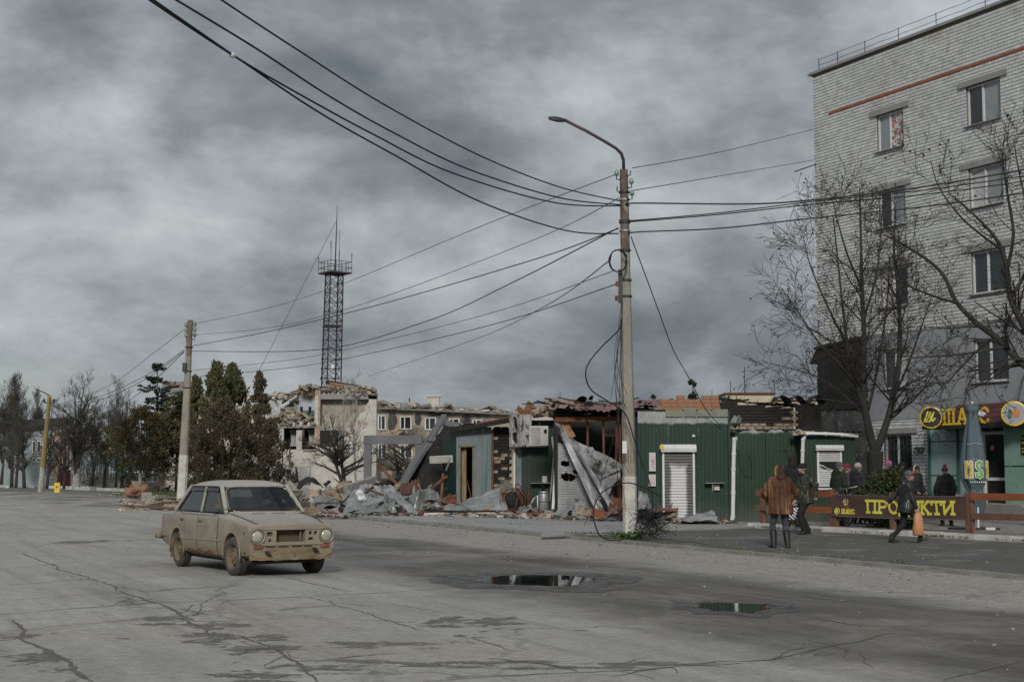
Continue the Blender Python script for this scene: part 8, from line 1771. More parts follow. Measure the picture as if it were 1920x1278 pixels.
# the driver behind the windscreen
dv = frame_of(car); dbase = Matrix.Translation(car.location) @ Matrix.Rotation(CRZ, 4, 'Z')
dr = thing('person', 'driver in dark clothes dimly seen behind the windscreen of the tan car', 'person', dbase @ V((-.02, .30, 0)), CRZ - math.pi / 2); FR[dr.name] = Matrix.Identity(4)
b = MB(); b.ball((0, .03, 1.22), (.07, .09, .10)); b.ball((0, .07, 1.17), (.05, .05, .055)); b.capsule((0, .11, 1.21), (0, .13, 1.185), .01, .015, 8); b.capsule((0, 0, .98), (0, 0, 1.16), .07, .05); b.capsule((0, -.02, .95), (0, 0, 1.02), .14, .13)
for s in (-1, 1): b.capsule((s * .17, 0, 1.02), (s * .24, .20, .97), .05, .04); b.capsule((s * .24, .20, .97), (s * .16, .46, 1.06), .04, .03); hand(b, (s * .16, .46, 1.06), (-s * .1, .7, .4), (s, 0, .6), s, .9)
blob(b, .0115, 'body', m_skin, dr, 2)
b = MB(); b.capsule((0, -.04, .95), (0, -.02, 1.03), .17, .17); b.capsule((-.17, -.01, 1.03), (.17, -.01, 1.03), .085, .085)
for s in (-1, 1): b.capsule((s * .17, 0, 1.02), (s * .24, .20, .97), .075, .06); b.capsule((s * .24, .20, .97), (s * .165, .44, 1.05), .06, .045)
blob(b, .02, 'jacket', m_char2, dr, 3, (.01, 8, 1)); b = MB(); b.ball((0, .015, 1.262), (.08, .095, .07)); b.build('hat', m_blk, dr, True)
# ------------------------------------------------------------------ fence, banner, bicycle, folded parasol
random.seed(111)
def on_kerb(px, z=.15):                              # point of the fence line seen at pixel column px
 a, d = plz(0, .34), PKD; k = (px - 960) / FPX; s = (k * a.y - a.x) / (d.x - k * d.y)
 if True:
  # refine: pixel columns shift a little with height because the camera looks up
  p = a + d * s; q = P(px, 960, p.y); s += (q.x - p.x) / (d.x - k * d.y); p = a + d * s
 return V((p.x, p.y, z))
FA = math.atan2(PKD.y, PKD.x)
def fence(label, pxs, rails, name='wooden_fence', ext=(.25, .25)):
 p0 = on_kerb(pxs[0]); t = thing(name, label, 'fence', p0, FA)
 for px in pxs:
  q = (on_kerb(px) - p0).length * (1 if px >= pxs[0] else -1); m_ = MB(); m_.box((q, .0, .48), (.11, .10, .98), None, 0, .006); m_.build('post', m_wood, t)
 L = (on_kerb(pxs[-1]) - p0).length
 for z, mt, h in rails: m_ = MB(); m_.box((L / 2 + (ext[1] - ext[0]) / 2, -.075, z), (L + ext[0] + ext[1], .045, h), Matrix.Rotation(U(-.006, .006), 3, 'Y'), 0, .006); m_.build('rail', mt, t)
 return t
fence('weathered brown plank fence behind the fur coat, left of the banner', (1430, 1484), ((.84, m_wood, .15), (.44, m_wood, .15)), ext=(.2, .2))
fence('orange brown plank fence running behind the person in camouflage to the banner', (1490, 1560), ((.84, m_wood_o, .15), (.44, m_wood_o, .15)), ext=(.05, .1))
fence('plank fence right of the banner with a varnished top rail', (1822, 1985), ((.86, m_wood_o, .15), (.42, m_wood, .14)), ext=(-.06, .3))
b0, b1 = on_kerb(1561), on_kerb(1815); BL = (b1 - b0).length
bn = thing('shop_banner', 'long brown vinyl banner with yellow letters stretched between wooden posts', 'banner', b0, FA)
def bpt(x, z, o): u = x / BL; return (x, -.085 - o - .018 * math.sin(u * 21) * math.sin(z * 6) + .012 * fbm(V((x * 1.5, z * 3, 1))), z - .035 * math.sin(math.pi * min(1, max(0, u))) * .5 + .02 * u)
m_ = MB(); m_.grid(lambda u, v: bpt(u * BL, lerp(.30, .84, v), 0), 60, 8); m_.grid(lambda u, v: V(bpt(u * BL, lerp(.30, .84, 1 - v), 0)) + V((0, .006, 0)), 60, 8); m_.build('vinyl', m_banner, bn, True)
m_ = MB()
for z in (.302, .838): m_.tube([bpt(u * BL / 40, z, .003) for u in range(41)], .007, 4)
m_.build('hem', mat('pale_hem', (.25, .22, .20), (.18, .16, .15), 6, .7), bn, kind='stuff')
for px in (1567, 1674, 1816): m_ = MB(); q = (on_kerb(px) - b0).length; m_.box((q, .0, .45), (.115, .11, .94), None, 0, .006); m_.build('post', m_wood, bn)
ls_, le_ = (on_kerb(1631) - b0).length, (on_kerb(1798) - b0).length
tot = sum(ADV[c] for c in 'ПРОДУКТИ') * .265
for i, c in enumerate('ПРОДУКТИ'):
 x = ls_ + (le_ - ls_) * sum(ADV[q] for q in 'ПРОДУКТИ'[:i]) / sum(ADV[q] for q in 'ПРОДУКТИ')
 text_mb(c, .28, .062, .004, x + .03, (le_ - ls_) / tot * .92, -.04, place=lambda X_, Z_, o: bpt(X_, Z_ + .43, o + .004)).build('letter', m_letter, bn)
lx = (on_kerb(1583) - b0).length
for i, c in enumerate('ШАНС'): text_mb(c, .105, .024, .004, lx + .02 + sum(ADV[q] for q in 'ШАНС'[:i]) * .125, 1.12, 0, place=lambda X_, Z_, o: bpt(X_, Z_ + .375, o + .004)).build('small_letter', m_letter, bn)
m_ = MB(); cx_ = (on_kerb(1575) - b0).length; m_.tube([bpt(cx_ + .085 * math.cos(t * .2618), .425 + .085 * math.sin(t * .2618), .006) for t in range(25)], .009, 4); m_.build('emblem_ring', m_letter, bn)
text_mb('ш', .11, .022, .004, cx_ - .055, .95, .2, place=lambda X_, Z_, o: bpt(X_, Z_ + .37, o + .004)).build('emblem_script', m_letter, bn)
gx = (on_kerb(1593) - b0).length
for k in range(34):
 a, r = U(0, 6.28), math.sqrt(random.random()); q = MB(); x, z = gx + .155 * r * math.cos(a), .615 + .125 * r * math.sin(a); s = U(.016, .036)
 q.add([bpt(x + s * math.cos(t), z + s * math.sin(t), .006 + k * .0003) for t in [j * 1.047 for j in range(6)]], [tuple(range(6))]); q.build('picture_patch', random.choice((m_letter, m_weed, m_red_brick, m_upvc, m_orange_block, m_thuja, m_upvc, m_pinkhat)), bn)
# bicycle leaning behind the fence
wc = on_kerb(1549) + V((-PKD.y, PKD.x, 0)) * .62
bk = thing('bicycle', 'old bicycle leaning behind the fence at the left end of the banner', 'bicycle', V((wc.x, wc.y, .15)), FA); FR[bk.name] = Matrix.Identity(4); bk.rotation_euler = (rad(5), 0, FA)
for x in (0, 1.02):
 m_ = MB(); m_.tube([(x + .325 * math.cos(t * .1745), 0, .33 + .325 * math.sin(t * .1745)) for t in range(37)], .019, 6); w_ = m_.build('wheel', m_black, bk, True)
 m_ = MB(); m_.tube([(x + .30 * math.cos(t * .1745), 0, .33 + .30 * math.sin(t * .1745)) for t in range(37)], .009, 5)
 m_.build('rim', m_chrome, w_, True); m_ = MB()
 for k in range(14): a = k * .4488; m_.tube([(x, .02 * (-1) ** k, .33), (x + .30 * math.cos(a), 0, .33 + .30 * math.sin(a))], .0025, 3)
 m_.build('spokes', m_chrome, w_, kind='stuff')
 m_ = MB(); m_.tube([(x + .355 * math.cos(t * .1745), 0, .33 + .355 * math.sin(t * .1745)) for t in range(2, 17)], .016, 5); m_.build('mudguard', m_upvc, bk, True)
m_ = MB(); A_, B_, C__, D__ = (.20, 0, .88), (.62, 0, .82), (.56, 0, .33), (.23, 0, .72)
for p, q in ((A_, B_), (D__, C__), (B_, C__), (B_, (1.02, 0, .33)), (C__, (1.02, 0, .33)), (A_, (.24, 0, .66))): m_.tube([p, q], .016, 6)
m_.build('frame', m_steel, bk); m_ = MB(); m_.tube([(.22, 0, .74), (.16, .04, .66), (.02, .05, .34)], .012, 5); m_.build('fork', m_chrome, bk)
m_ = MB(); m_.tube([(.30, .28, 1.02), (.18, .24, 1.0), (.18, 0, .98), (.18, -.24, 1.0), (.30, -.28, 1.02)], .012, 6); m_.tube([(.18, 0, .98), (.20, 0, .86)], .012, 6); m_.build('handlebar', m_chrome, bk, True); m_ = MB(); m_.ball((.66, 0, .92), (.14, .08, .03)); m_.tube([(.64, 0, .9), (.62, 0, .8)], .012, 5); m_.build('saddle', m_black, bk)
m_ = MB(); m_.box((.9, 0, .74), (.36, .12, .02)); m_.build('rack', m_steel, bk)
# folded parasol
DU = 34.6; ub = P(1830, 990, DU); ub.z = .155; m_umb = mat('parasol_cloth', (.085, .122, .135), (.062, .092, .104), 2.2, .8, .4, 8, st=(1, 1, .2))
um = thing('parasol', 'tall folded blue grey parasol with coloured letters standing behind the fence', 'parasol', ub)
zz = lambda py: P(1830, py, DU).z - .155
def uring(z, r, depth, ph, seed):
 out = []
 for q in range(48):
  a = q * math.pi / 24; f = 1 + depth * 1.25 * (abs(math.sin(a * 2.5 + ph)) ** .6 - .75) + .05 * noise.noise(V((math.cos(a) * 2, math.sin(a) * 2, z * 1.5 + seed))); out.append(V((r * f * math.cos(a), r * f * math.sin(a) * .9, z)))
 return out
PR = [(zz(757), .09, .10), (zz(759), .15, .12), (zz(767), .175, .15), (zz(775), .13, .22), (zz(790), .145, .30), (zz(820), .21, .34), (zz(855), .27, .36), (zz(880), .305, .36), (zz(898), .29, .38), (zz(910), .225, .42), (zz(918), .175, .36), (zz(924), .22, .42), (zz(932), .285, .48), (zz(945), .23, .5), (zz(965), .17, .5), (zz(975), .11, .4)]
m_ = MB(); fine_ = []
for (z0, r0, d0), (z1, r1, d1) in zip(PR, PR[1:]):
 for k in range(4): t = k / 4; fine_.append(uring(lerp(z0, z1, t), lerp(r0, r1, t), lerp(d0, d1, t), .35 + .25 * lerp(z0, z1, t), 3))
m_.rings(fine_, True, True); m_.build('canopy', m_umb, um, True)
m_ = MB(); m_.tube([(0, 0, 0), (0, 0, zz(752))], .028, 8); m_.tube([(.02, -.12, .0), (.02, -.12, zz(950))], .028, 8); m_.build('pole', m_upvc, um)
m_ = MB(); m_.box((-.05, 0, .03), (.9, .8, .08), .4, 0, .01); m_.build('base_slab', m_steel, um); m_ = MB(); m_.box((.20, -.42, .06), (.22, .10, .06)); m_.build('white_brick', m_upvc, um)
m_ = MB(); m_.tube([(.17 * math.cos(a * .5), .16 * math.sin(a * .5), zz(918) + .01 * math.sin(a)) for a in range(14)], .018, 5); m_.build('tie_strap', m_umb, um, True)
def upt(x, z, o, r=.27, ph=0.0): a = -math.pi / 2 + x / r + ph; rr_ = r * 1.12 + o + .02; return (rr_ * math.cos(a), rr_ * .92 * math.sin(a), z)
m_un = mat('parasol_print_yellow', (.62, .42, .06), (.5, .34, .05), 2, .6); m_us = mat('parasol_print_green', (.16, .36, .06), (.12, .28, .05), 2, .6)
for c, x, mt in (('N', -.24, m_un), ('S', -.03, m_us), ('N', .22, m_un)):
 text_mb(c, .36, .085, .004, x, .52, 0, place=lambda X_, Z_, o: upt(X_, Z_ + zz(894), o)).build('letter_edge', m_upvc, um); text_mb(c, .36, .052, .012, x, .52, 0, place=lambda X_, Z_, o: upt(X_, Z_ + zz(894), o)).build('letter', mt, um)
m_ = MB()
for py in (831, 861):
 for k in range(7): m_.box(upt(-.18 + k * .05, zz(py) - .008 * abs(k - 3), 0, .23 if py < 850 else .255), (.03, .012, .010))
m_.build('dashed_print', m_upvc, um, kind='stuff'); m_ = MB()
for k in range(9): m_.box(upt(-.16 + k * .045, zz(903), -.01), (.025, .012, .03))
m_.build('small_print', m_upvc, um, kind='stuff')
# ------------------------------------------------------------------ wreckage in front of the burnt kiosks
random.seed(121)
def tri(p, d): return V((p[0], p[1], d))
def crumple(label, c4, mt, nu=22, nv=12, amp=.12, ribs=0, rib=.03, seed=0, name='metal_sheet', fold=0.0, holes=None, cat='metal sheet', group=None, along='u'):
 c = [P(*q) for q in c4]; n = (c[1] - c[0]).cross(c[2] - c[0]).normalized(); mb = MB()
 if not ribs: nu, nv = max(5, int(nu * .45)), max(4, int(nv * .5))
 if ribs: nu = max(nu, ribs * 5) if along == 'u' else nu; nv = max(nv, ribs * 5) if along != 'u' else nv
 def fn(u, v):
  p = lerp(lerp(c[0], c[1], u), lerp(c[2], c[3], u), v); w = u if along == 'u' else v
  e = amp * (fbm(V((u * 2.2, v * 2.2, seed)), 2 if ribs else 3) * 1.15 + .30 * (1 - abs(noise.noise(V((u * 3.4, v * 3, seed + 5)))) * 2)) + fold * math.sin(u * math.pi) - (rib * (1 if (w * ribs) % 1 < .25 else 0) if ribs else 0)
  q = p + n * e; q += V((.25 * amp * fbm(V((u * 3, v * 3, seed + 9)), 2), 0, .25 * amp * fbm(V((u * 3, v * 3, seed + 19)), 2)))
  q.z = max(q.z, .108); return q
 mb.grid(fn, nu, nv)
 if holes:
  w = nu; keep = []
  for i, f in enumerate(mb.f):
   u, v = (i % w + .5) / nu, (i // w + .5) / nv
   if not any(((u - hx) / rx) ** 2 + ((v - hy) / ry) ** 2 < 1 + .8 * noise.noise(V((u * 14, v * 14, seed))) for hx, hy, rx, ry in holes): keep.append(f)
  mb.f = keep; mb.m = [0] * len(keep)
 return tag(mb.build(name, mt, smooth=bool(ribs), sharp=28 if ribs else None), label, cat, group)
SG = 'torn roofing sheets on the pavement'
crumple('long ribbed grey sheet sloping down to the pavement under the white rag', ((642, 962, 48.3), (700, 946, 49.2), (655, 935, 50), (790, 928, 51.5)), m_zinc, 26, 14, .14, 7, .03, 1, group=SG)
crumple('grey green sheet folded into a tent shape on the pavement, its left face', ((722, 962, 48.4), (745, 962, 48.2), (722, 930, 49.5), (738, 922, 49.4)), m_zincg, 14, 14, .20, 0, 0, 2, group=SG)
crumple('grey sheet folded into a tent shape on the pavement, its long right face', ((768, 963, 48.0), (784, 964, 48.1), (724, 928, 49.5), (744, 921, 49.2)), m_zinc, 14, 18, .10, 0, 0, 3, group=SG)
crumple('big crumpled pale green sheet heaped under the leaning slab', ((762, 952, 48.8), (828, 950, 49), (776, 917, 50), (818, 918, 50.3)), m_zincg, 30, 22, .34, 0, 0, 4, group=SG)
crumple('dark strip of shadowed sheet under the ribbed grey sheet', ((650, 964, 48.6), (724, 962, 48.8), (690, 948, 49.2), (722, 944, 49.4)), m_zincg, 16, 8, .12, 0, 0, 5, group=SG)
crumple('wide ribbed grey sheet ramping up to the doorway of the burnt kiosk', ((838, 962, 49.4), (952, 955, 50.2), (878, 936, 51.6), (936, 914, 51.9)), m_zinc, 28, 14, .07, 6, .03, 6, group=SG, along='v')
crumple('low grey sheet lying flat left of the doorway ramp sheet', ((822, 960, 49), (872, 961, 49), (835, 948, 50.4), (888, 942, 51)), m_zinc, 18, 8, .10, 3, .02, 7, group=SG)
crumple('broad dented grey sheet lying on the rubble behind the ribbed grey sheet', ((640, 946, 51), (712, 940, 52), (650, 922, 53), (700, 914, 53.5)), m_zinc, 24, 14, .22, 0, 0, 41, group=SG)
crumple('pale grey sheet bent over the rubble near the concrete post', ((700, 932, 52), (748, 934, 51.5), (706, 915, 53), (742, 912, 53)), m_burnt_sheet, 20, 14, .2, 0, 0, 42, group=SG)
crumple('grey dented sheet at the left end of the rubble behind the car', ((580, 952, 52), (640, 954, 51), (590, 934, 53.5), (632, 932, 53)), m_zincg, 20, 12, .18, 0, 0, 43, group=SG)
crumple('curled olive sheet standing beside the narrow green kiosk', ((936, 922, 51.2), (962, 922, 51), (940, 903, 51.6), (956, 896, 51.6)), mat('olive_sheet', (.17, .165, .13), (.11, .11, .09), 3, .6, .3, metal=.2), 12, 10, .14, 0, 0, 8, group=SG)
crumple('torn grey sheet lying at the foot of the rusty reel', ((965, 960, 50.0), (1008, 961, 50), (985, 948, 50.6), (1004, 950, 50.5)), m_zinc, 14, 8, .14, 0, 0, 9, group=SG)
crumple('light ribbed sheet half buried at the left of the rubble heap', ((570, 942, 56), (640, 946, 55), (568, 918, 58), (600, 920, 58)), m_zinc, 20, 10, .14, 6, .03, 10, group=SG)
crumple('pale bent sheet strip standing in the left of the rubble heap', ((600, 930, 57), (612, 932, 57), (612, 912, 58), (622, 913, 58)), m_zinc, 8, 10, .1, 0, 0, 11, group=SG)
crumple('black charred sheet humped at the left of the rubble heap', ((556, 918, 60), (608, 916, 60), (560, 904, 61), (600, 908, 61)), m_char, 18, 10, .20, 0, 0, 12, group=SG, fold=.25)
crumple('small black charred sheet sticking up behind the humped one', ((604, 909, 61), (612, 911, 61), (614, 902, 61.5), (622, 903, 61.5)), m_char, 8, 6, .1, 0, 0, 13, group=SG)
crumple('rust red ribbed steel panel lying on the rubble below the leaning slab', ((748, 924, 52.5), (792, 926, 52.3), (752, 908, 53.4), (786, 896, 53.4)), mat('red_panel', (.13, .045, .035), (.08, .03, .026), 3, .7, .3, c3=(.2, .09, .05), island=.2), 24, 10, .05, 6, .05, 14, group=SG)
crumple('orange rusted plate leaning by the empty doorway', ((832, 944, 52.6), (858, 942, 52.8), (838, 930, 53), (855, 924, 53.2)), m_rust, 8, 8, .12, 0, 0, 15, group=SG)
crumple('rust brown folded sheet among the wreckage left of the lamp post', ((1142, 952, 44.6), (1168, 954, 44.4), (1148, 934, 45), (1168, 938, 45)), m_rust, 8, 8, .14, 0, 0, 16, group=SG)
# the fallen roller shutter of the open kiosk
crumple('scorched roller shutter hanging torn across the lower front of the open kiosk', ((1046, 956, 46.2), (1160, 958, 45.6), (1046, 830, 46.4), (1112, 838, 46.2)), m_burnt_sheet, 30, 90, .05, 26, .018, 21, 'fallen_shutter', holes=((.16, .70, .10, .045), (.22, .50, .16, .06), (.42, .58, .09, .03)), along='v')
crumple('wide scorched corrugated sheet draped down from the open kiosk towards the lamp post', ((1122, 934, 45.4), (1138, 938, 45.2), (1054, 812, 46.2), (1170, 872, 45.6)), m_burnt_sheet, 26, 60, .16, 22, .022, 22, 'fallen_shutter', along='u')
crumple('upturned end of the draped corrugated sheet beside the lamp post', ((1128, 898, 45.5), (1172, 874, 45.4), (1100, 850, 46), (1150, 862, 45.8)), m_burnt_sheet, 30, 18, .18, 14, .02, 23, 'fallen_shutter')
crumple('narrow white steel strip slanting down the front of the open kiosk, the left one', ((1116, 956, 45.0), (1130, 950, 45.0), (1040, 792, 46.1), (1054, 796, 46.0)), m_burnt_sheet, 6, 30, .05, 0, 0, 24, 'steel_strip', cat='metal strip')
crumple('narrow white steel strip slanting down the front of the open kiosk, the right one', ((1143, 953, 44.8), (1154, 948, 44.8), (1052, 796, 46.0), (1060, 808, 46.0)), m_zinc, 6, 30, .04, 0, 0, 25, 'steel_strip', cat='metal strip')
crumple('short ribbed grey panel standing before the fallen shutter', ((1072, 966, 44.8), (1097, 967, 44.8), (1077, 934, 45.3), (1098, 932, 45.3)), m_burnt_sheet, 16, 24, .04, 9, .018, 26, 'fallen_shutter', along='v')
crumple('bent grey sheet lying flat left of the short ribbed panel', ((1036, 966, 45.0), (1060, 969, 44.9), (1048, 956, 45.6), (1074, 950, 45.6)), m_zinc, 10, 8, .08, 0, 0, 27, group=SG)
crumple('pale ribbed sheet leaning on the green kiosk behind the lamp post', ((1196, 955, 41.4), (1222, 953, 41.3), (1198, 920, 41.7), (1214, 926, 41.7)), m_zinc, 16, 12, .12, 6, .02, 28, group=SG)
crumple('flattened silver sheet on the pavement right of the scorched roller door', ((1268, 978, 40.2), (1348, 980, 40.1), (1285, 968, 41.2), (1340, 962, 41.2)), m_zinc, 22, 12, .14, 0, 0, 29, group=SG)
crumple('dark board sheet lying on the pavement behind the lamp post', ((1160, 966, 42.3), (1250, 968, 41.2), (1172, 952, 43.5), (1272, 954, 41.9)), m_soot_wall, 14, 6, .03, 9, .015, 30, 'roof_board', cat='board')
crumple('rust edged row of roof tiles lying behind the lamp post by the scorched door', ((1222, 957, 41.4), (1272, 957, 41.3), (1222, 951, 41.7), (1272, 951, 41.6)), m_rtile, 50, 6, .02, 10, .03, 31, 'fallen_tiles', cat='roof tiles')
crumple('pink crumpled plastic sleeve on the pavement left of the lamp post', ((1136, 970, 43), (1168, 972, 43), (1132, 962, 43.5), (1160, 963, 43.5)), m_rtile, 14, 8, .12, 0, 0, 32, 'plastic_sleeve', fold=.1, cat='plastic')
# burnt reel of springs and wire
rl = thing('burnt_reel', 'rusty tangle of hoops and springs below the curled olive sheet', 'scrap', P(962, 938, 50.6));
for k in range(7):
 m_ = MB(); R = Euler((U(-.6, .6), U(-.5, .5), U(0, 3))).to_matrix(); r = U(.22, .48); m_.tube([R @ V((r * math.cos(t * .35), .12 * k - .4, r * math.sin(t * .35) * U(.95, 1.05))) for t in range(19)], .018, 5); m_.build('hoop', m_rust, rl)
m_ = MB(); m_.ball((.1, .2, -.05), (.40, .3, .36)); m_.build('burnt_core', m_char, rl)
# planks, beams, blocks lying on the heap: each one a thing
PG = 'beams and boards in the wreckage'
def beam(label, a, b, w, h, mt, name='wooden_beam', cat='beam'):
 m_ = MB(); p, q = P(*a), P(*b); k = 5
 for i in range(k):
  s, e = lerp(p, q, i / k), lerp(p, q, (i + 1) / k); m_.bar(s + V((0, 0, .01 * math.sin(i * 2))), e + V((0, 0, .01 * math.sin(i * 2 + 2))), w * U(.9, 1.1), h * U(.85, 1.1))
 tag(m_.build(name, mt), label, cat, PG)
beam('grey weathered beam slanting up to the right in the left of the heap', (617, 930, 56), (652, 906, 58), .35, .25, m_plank)
beam('long pale concrete rail lying across the top of the rubble heap', (648, 918, 57), (703, 900, 59), .3, .35, m_concrete, 'concrete_rail', 'rail')
beam('dark charred beam across the rubble below the concrete post', (660, 925, 55), (735, 908, 57), .25, .2, m_char)
beam('dark charred beam running up into the leaning slab', (690, 915, 57), (760, 896, 58), .3, .22, m_char)
beam('rusty thin pole leaning up past the concrete frame', (752, 916, 56), (712, 873, 57), .09, .09, m_rust, 'rusty_pole', 'pole')
beam('rusty red lath standing beside the empty doorway kiosk', (827, 942, 52.4), (831, 888, 53), .09, .09, m_rust, 'rusty_pole', 'pole')
beam('thin grey stay slanting down from the tilted air conditioner', (836, 882, 53.6), (845, 858, 53.7), .04, .04, m_zinc, 'steel_stay', 'stay')
beam('rusty bar slanting behind the crumpled green sheet', (795, 925, 52.4), (838, 892, 52.8), .07, .07, m_rust, 'rusty_pole', 'pole')
beam('orange broken stick in the middle of the rubble heap', (683, 912, 55), (700, 928, 54.4), .09, .07, m_rust)
beam('orange crooked stick crossing the broken stick', (678, 924, 54.6), (696, 914, 55), .08, .06, m_rust)
beam('buff splintered board on the rubble beside the red panel', (712, 912, 55), (726, 922, 54.4), .2, .07, m_plank, 'board', 'board')
beam('buff door jamb leaning left of the red panel', (730, 928, 53.4), (752, 906, 54.4), .25, .12, m_plank, 'door_jamb', 'board')
beam('sooty white board lying along the pavement before the doorway kiosk', (795, 964, 48.2), (945, 963, 48.6), .16, .10, m_white_paint, 'board', 'board')
beam('charred board lying behind the sooty white one', (800, 959.5, 49.0), (940, 959, 49.3), .18, .10, m_char, 'board', 'board')
beam('pink offcut board lying at the end of the tent-shaped sheet', (778, 958, 48.5), (792, 958, 48.6), .2, .12, m_rtile, 'board', 'board')
beam('orange offcut lying on the ramp sheet', (905, 956, 49.6), (928, 948, 49.7), .12, .05, m_orange_block, 'board', 'board')
beam('yellowish board lying before the rusty reel', (930, 962, 48.8), (962, 961, 49), .14, .08, m_sign_yellow if False else m_plank, 'board', 'board')
beam('dark bent bar lying before the silver canister', (972, 964, 47.8), (1030, 958, 48.4), .09, .07, m_rust, 'rusty_pole', 'pole')
beam('yellow batten edge under the dark board behind the lamp post', (1240, 972, 40.8), (1270, 962, 41.2), .06, .06, m_plank, 'board', 'board')
beam('yellow batten lying left of the silver sheet', (1262, 972, 40.6), (1282, 974, 40.4), .07, .05, m_plank, 'board', 'board')
beam('white gutter piece standing beside the narrow green kiosk', (1037, 955, 49.6), (1042, 872, 50.4), .10, .10, m_upvc, 'gutter_piece', 'gutter')
# mound of small rubble: nobody could count it
m_ = MB()
def mound(x): return max(0, 0.62 * math.exp(-((x - 700) / 60) ** 2) + .40 * math.exp(-((x - 590) / 55) ** 2) + .55 * math.exp(-((x - 790) / 50) ** 2))
m_.grid(lambda u, v: (lambda px, D: V((wx(px, D), D, .09 + (mound(px) * math.sin(math.pi * min(1, v * 1.0)) ** .7 + .15 * fbm(V((u * 14, v * 6, 4)))) * (1 if .02 < v < .99 else 0))))(lerp(520, 850, u), lerp(51.5, 63, v)), 70, 22)
for k in range(2600):
 px, v = U(530, 850), random.random() ** 1.3; D = lerp(50.5, 62, v); z = .10 + mound(px) * math.sin(math.pi * min(1, max(0, (D - 51.5) / 11.5))) ** .7 * U(.75, 1.12); s = random.choice((.06, .08, .12, .16, .26, .38)) * U(.6, 1.2)
 m_.box((wx(px, D), D, z), (s * U(.5, 2.6), s * U(.5, 1.2), s * U(.12, .6)), Euler((U(-.7, .7), U(-.7, .7), U(0, 6))).to_matrix(), 0, s * .12)
mr_ = NT('mixed_rubble'); c_ = mr_.ramp(mr_.island(), (0, (.05, .046, .042)), (.2, (.20, .18, .155)), (.36, (.09, .08, .07)), (.5, (.34, .32, .29)), (.62, (.17, .13, .10)), (.74, (.13, .07, .05)), (.79, (.25, .22, .18)), (.9, (.035, .033, .03)), interp='CONSTANT'); c_ = mr_.mix(.6, c_, mr_.ramp(mr_.noise(4, 5), (.3, .5), (.7, 1.3)), 'MULTIPLY'); mr_.bump(mr_.noise(20, 4), .5, .02)
tag(m_.build('rubble', mr_.fin(c_, .95)), kind='stuff')
m_ = MB(); litter_m = NT('litter'); litter_m.fin(litter_m.ramp(litter_m.island(), (0, (.05, .045, .04)), (.25, (.22, .20, .17)), (.45, (.035, .033, .03)), (.6, (.42, .40, .37)), (.72, (.20, .08, .04)), (.82, (.30, .05, .12)), (.86, (.34, .30, .22)), (.95, (.10, .13, .12)), interp='CONSTANT'), .9)
for k in range(2600):
 q = random.random()
 if q < .34: p = P(U(560, 790), 950, U(47.6, 52))
 elif q < .72: p = P(U(790, 1180), 950, U(44.0, 49.5)); p.y = lerp(49, 43.2, (p.x / p.y * FPX + 960 - 790) / 390) + random.gauss(0, .7)
 elif q < .82: p = P(U(1180, 1380), 950, random.gauss(41.2, .35))
 else: p = road(U(.5, 7), U(22, 46), 0)
 s = random.choice((.03, .05, .07, .10, .16)) * U(.6, 1.3); m_.box((p.x, p.y, .105 + s * .15), (s * U(.5, 2.4), s * U(.4, 1.2), s * U(.1, .5)), Euler((U(-.3, .3), U(-.3, .3), U(0, 6))).to_matrix(), 0, s * .15)
tag(m_.build('litter', litter_m.mat), kind='stuff')
m_ = MB()
for k in range(120):                                 # charred rafters and battens fallen over the kiosk roofs
 px = U(1020, 1235) if k < 85 else U(1345, 1535); p = P(px, U(752, 782) if k < 85 else lerp(750, 764, (px - 1345) / 190), U(46.4, 48.5)); a = U(0, 6.28); L = U(.3, 1.0); d = V((math.cos(a) * L, math.sin(a) * L, U(-.1, .22) * L)); w = U(.04, .10); m_.bar(p, p + d, w, w * .6)
tag(m_.build('charred_rafters', m_char), kind='stuff')
m_ = MB()
for k in range(330):                                 # splintered laths, rods and torn trim strewn over the heap
 q = random.random(); px = U(600, 800) if q < .6 else U(800, 1180); D = U(51.5, 58) if q < .6 else lerp(49.5, 44.2, (px - 800) / 380) + U(-.4, .9)
 p = V((wx(px, D), D, .13 + (mound(px) * .9 if q < .6 else 0) * random.random())); L = U(.3, 1.5); a = U(0, 6.28); t = U(-.25, .5) if q < .6 else U(-.04, .12); d = V((math.cos(a) * L, math.sin(a) * L * .6, max(-.05, t * L))); w = U(.02, .07)
 m_.bar(p, p + d, w, w * U(.4, 1))
sp_ = NT('splinters'); tag(m_.build('splintered_wood', sp_.fin(sp_.ramp(sp_.island(), (0, (.035, .03, .027)), (.3, (.11, .055, .03)), (.42, (.22, .175, .12)), (.7, (.10, .085, .07)), (.85, (.38, .36, .33)), (.95, (.25, .12, .055)), interp='CONSTANT'), .85)), kind='stuff')
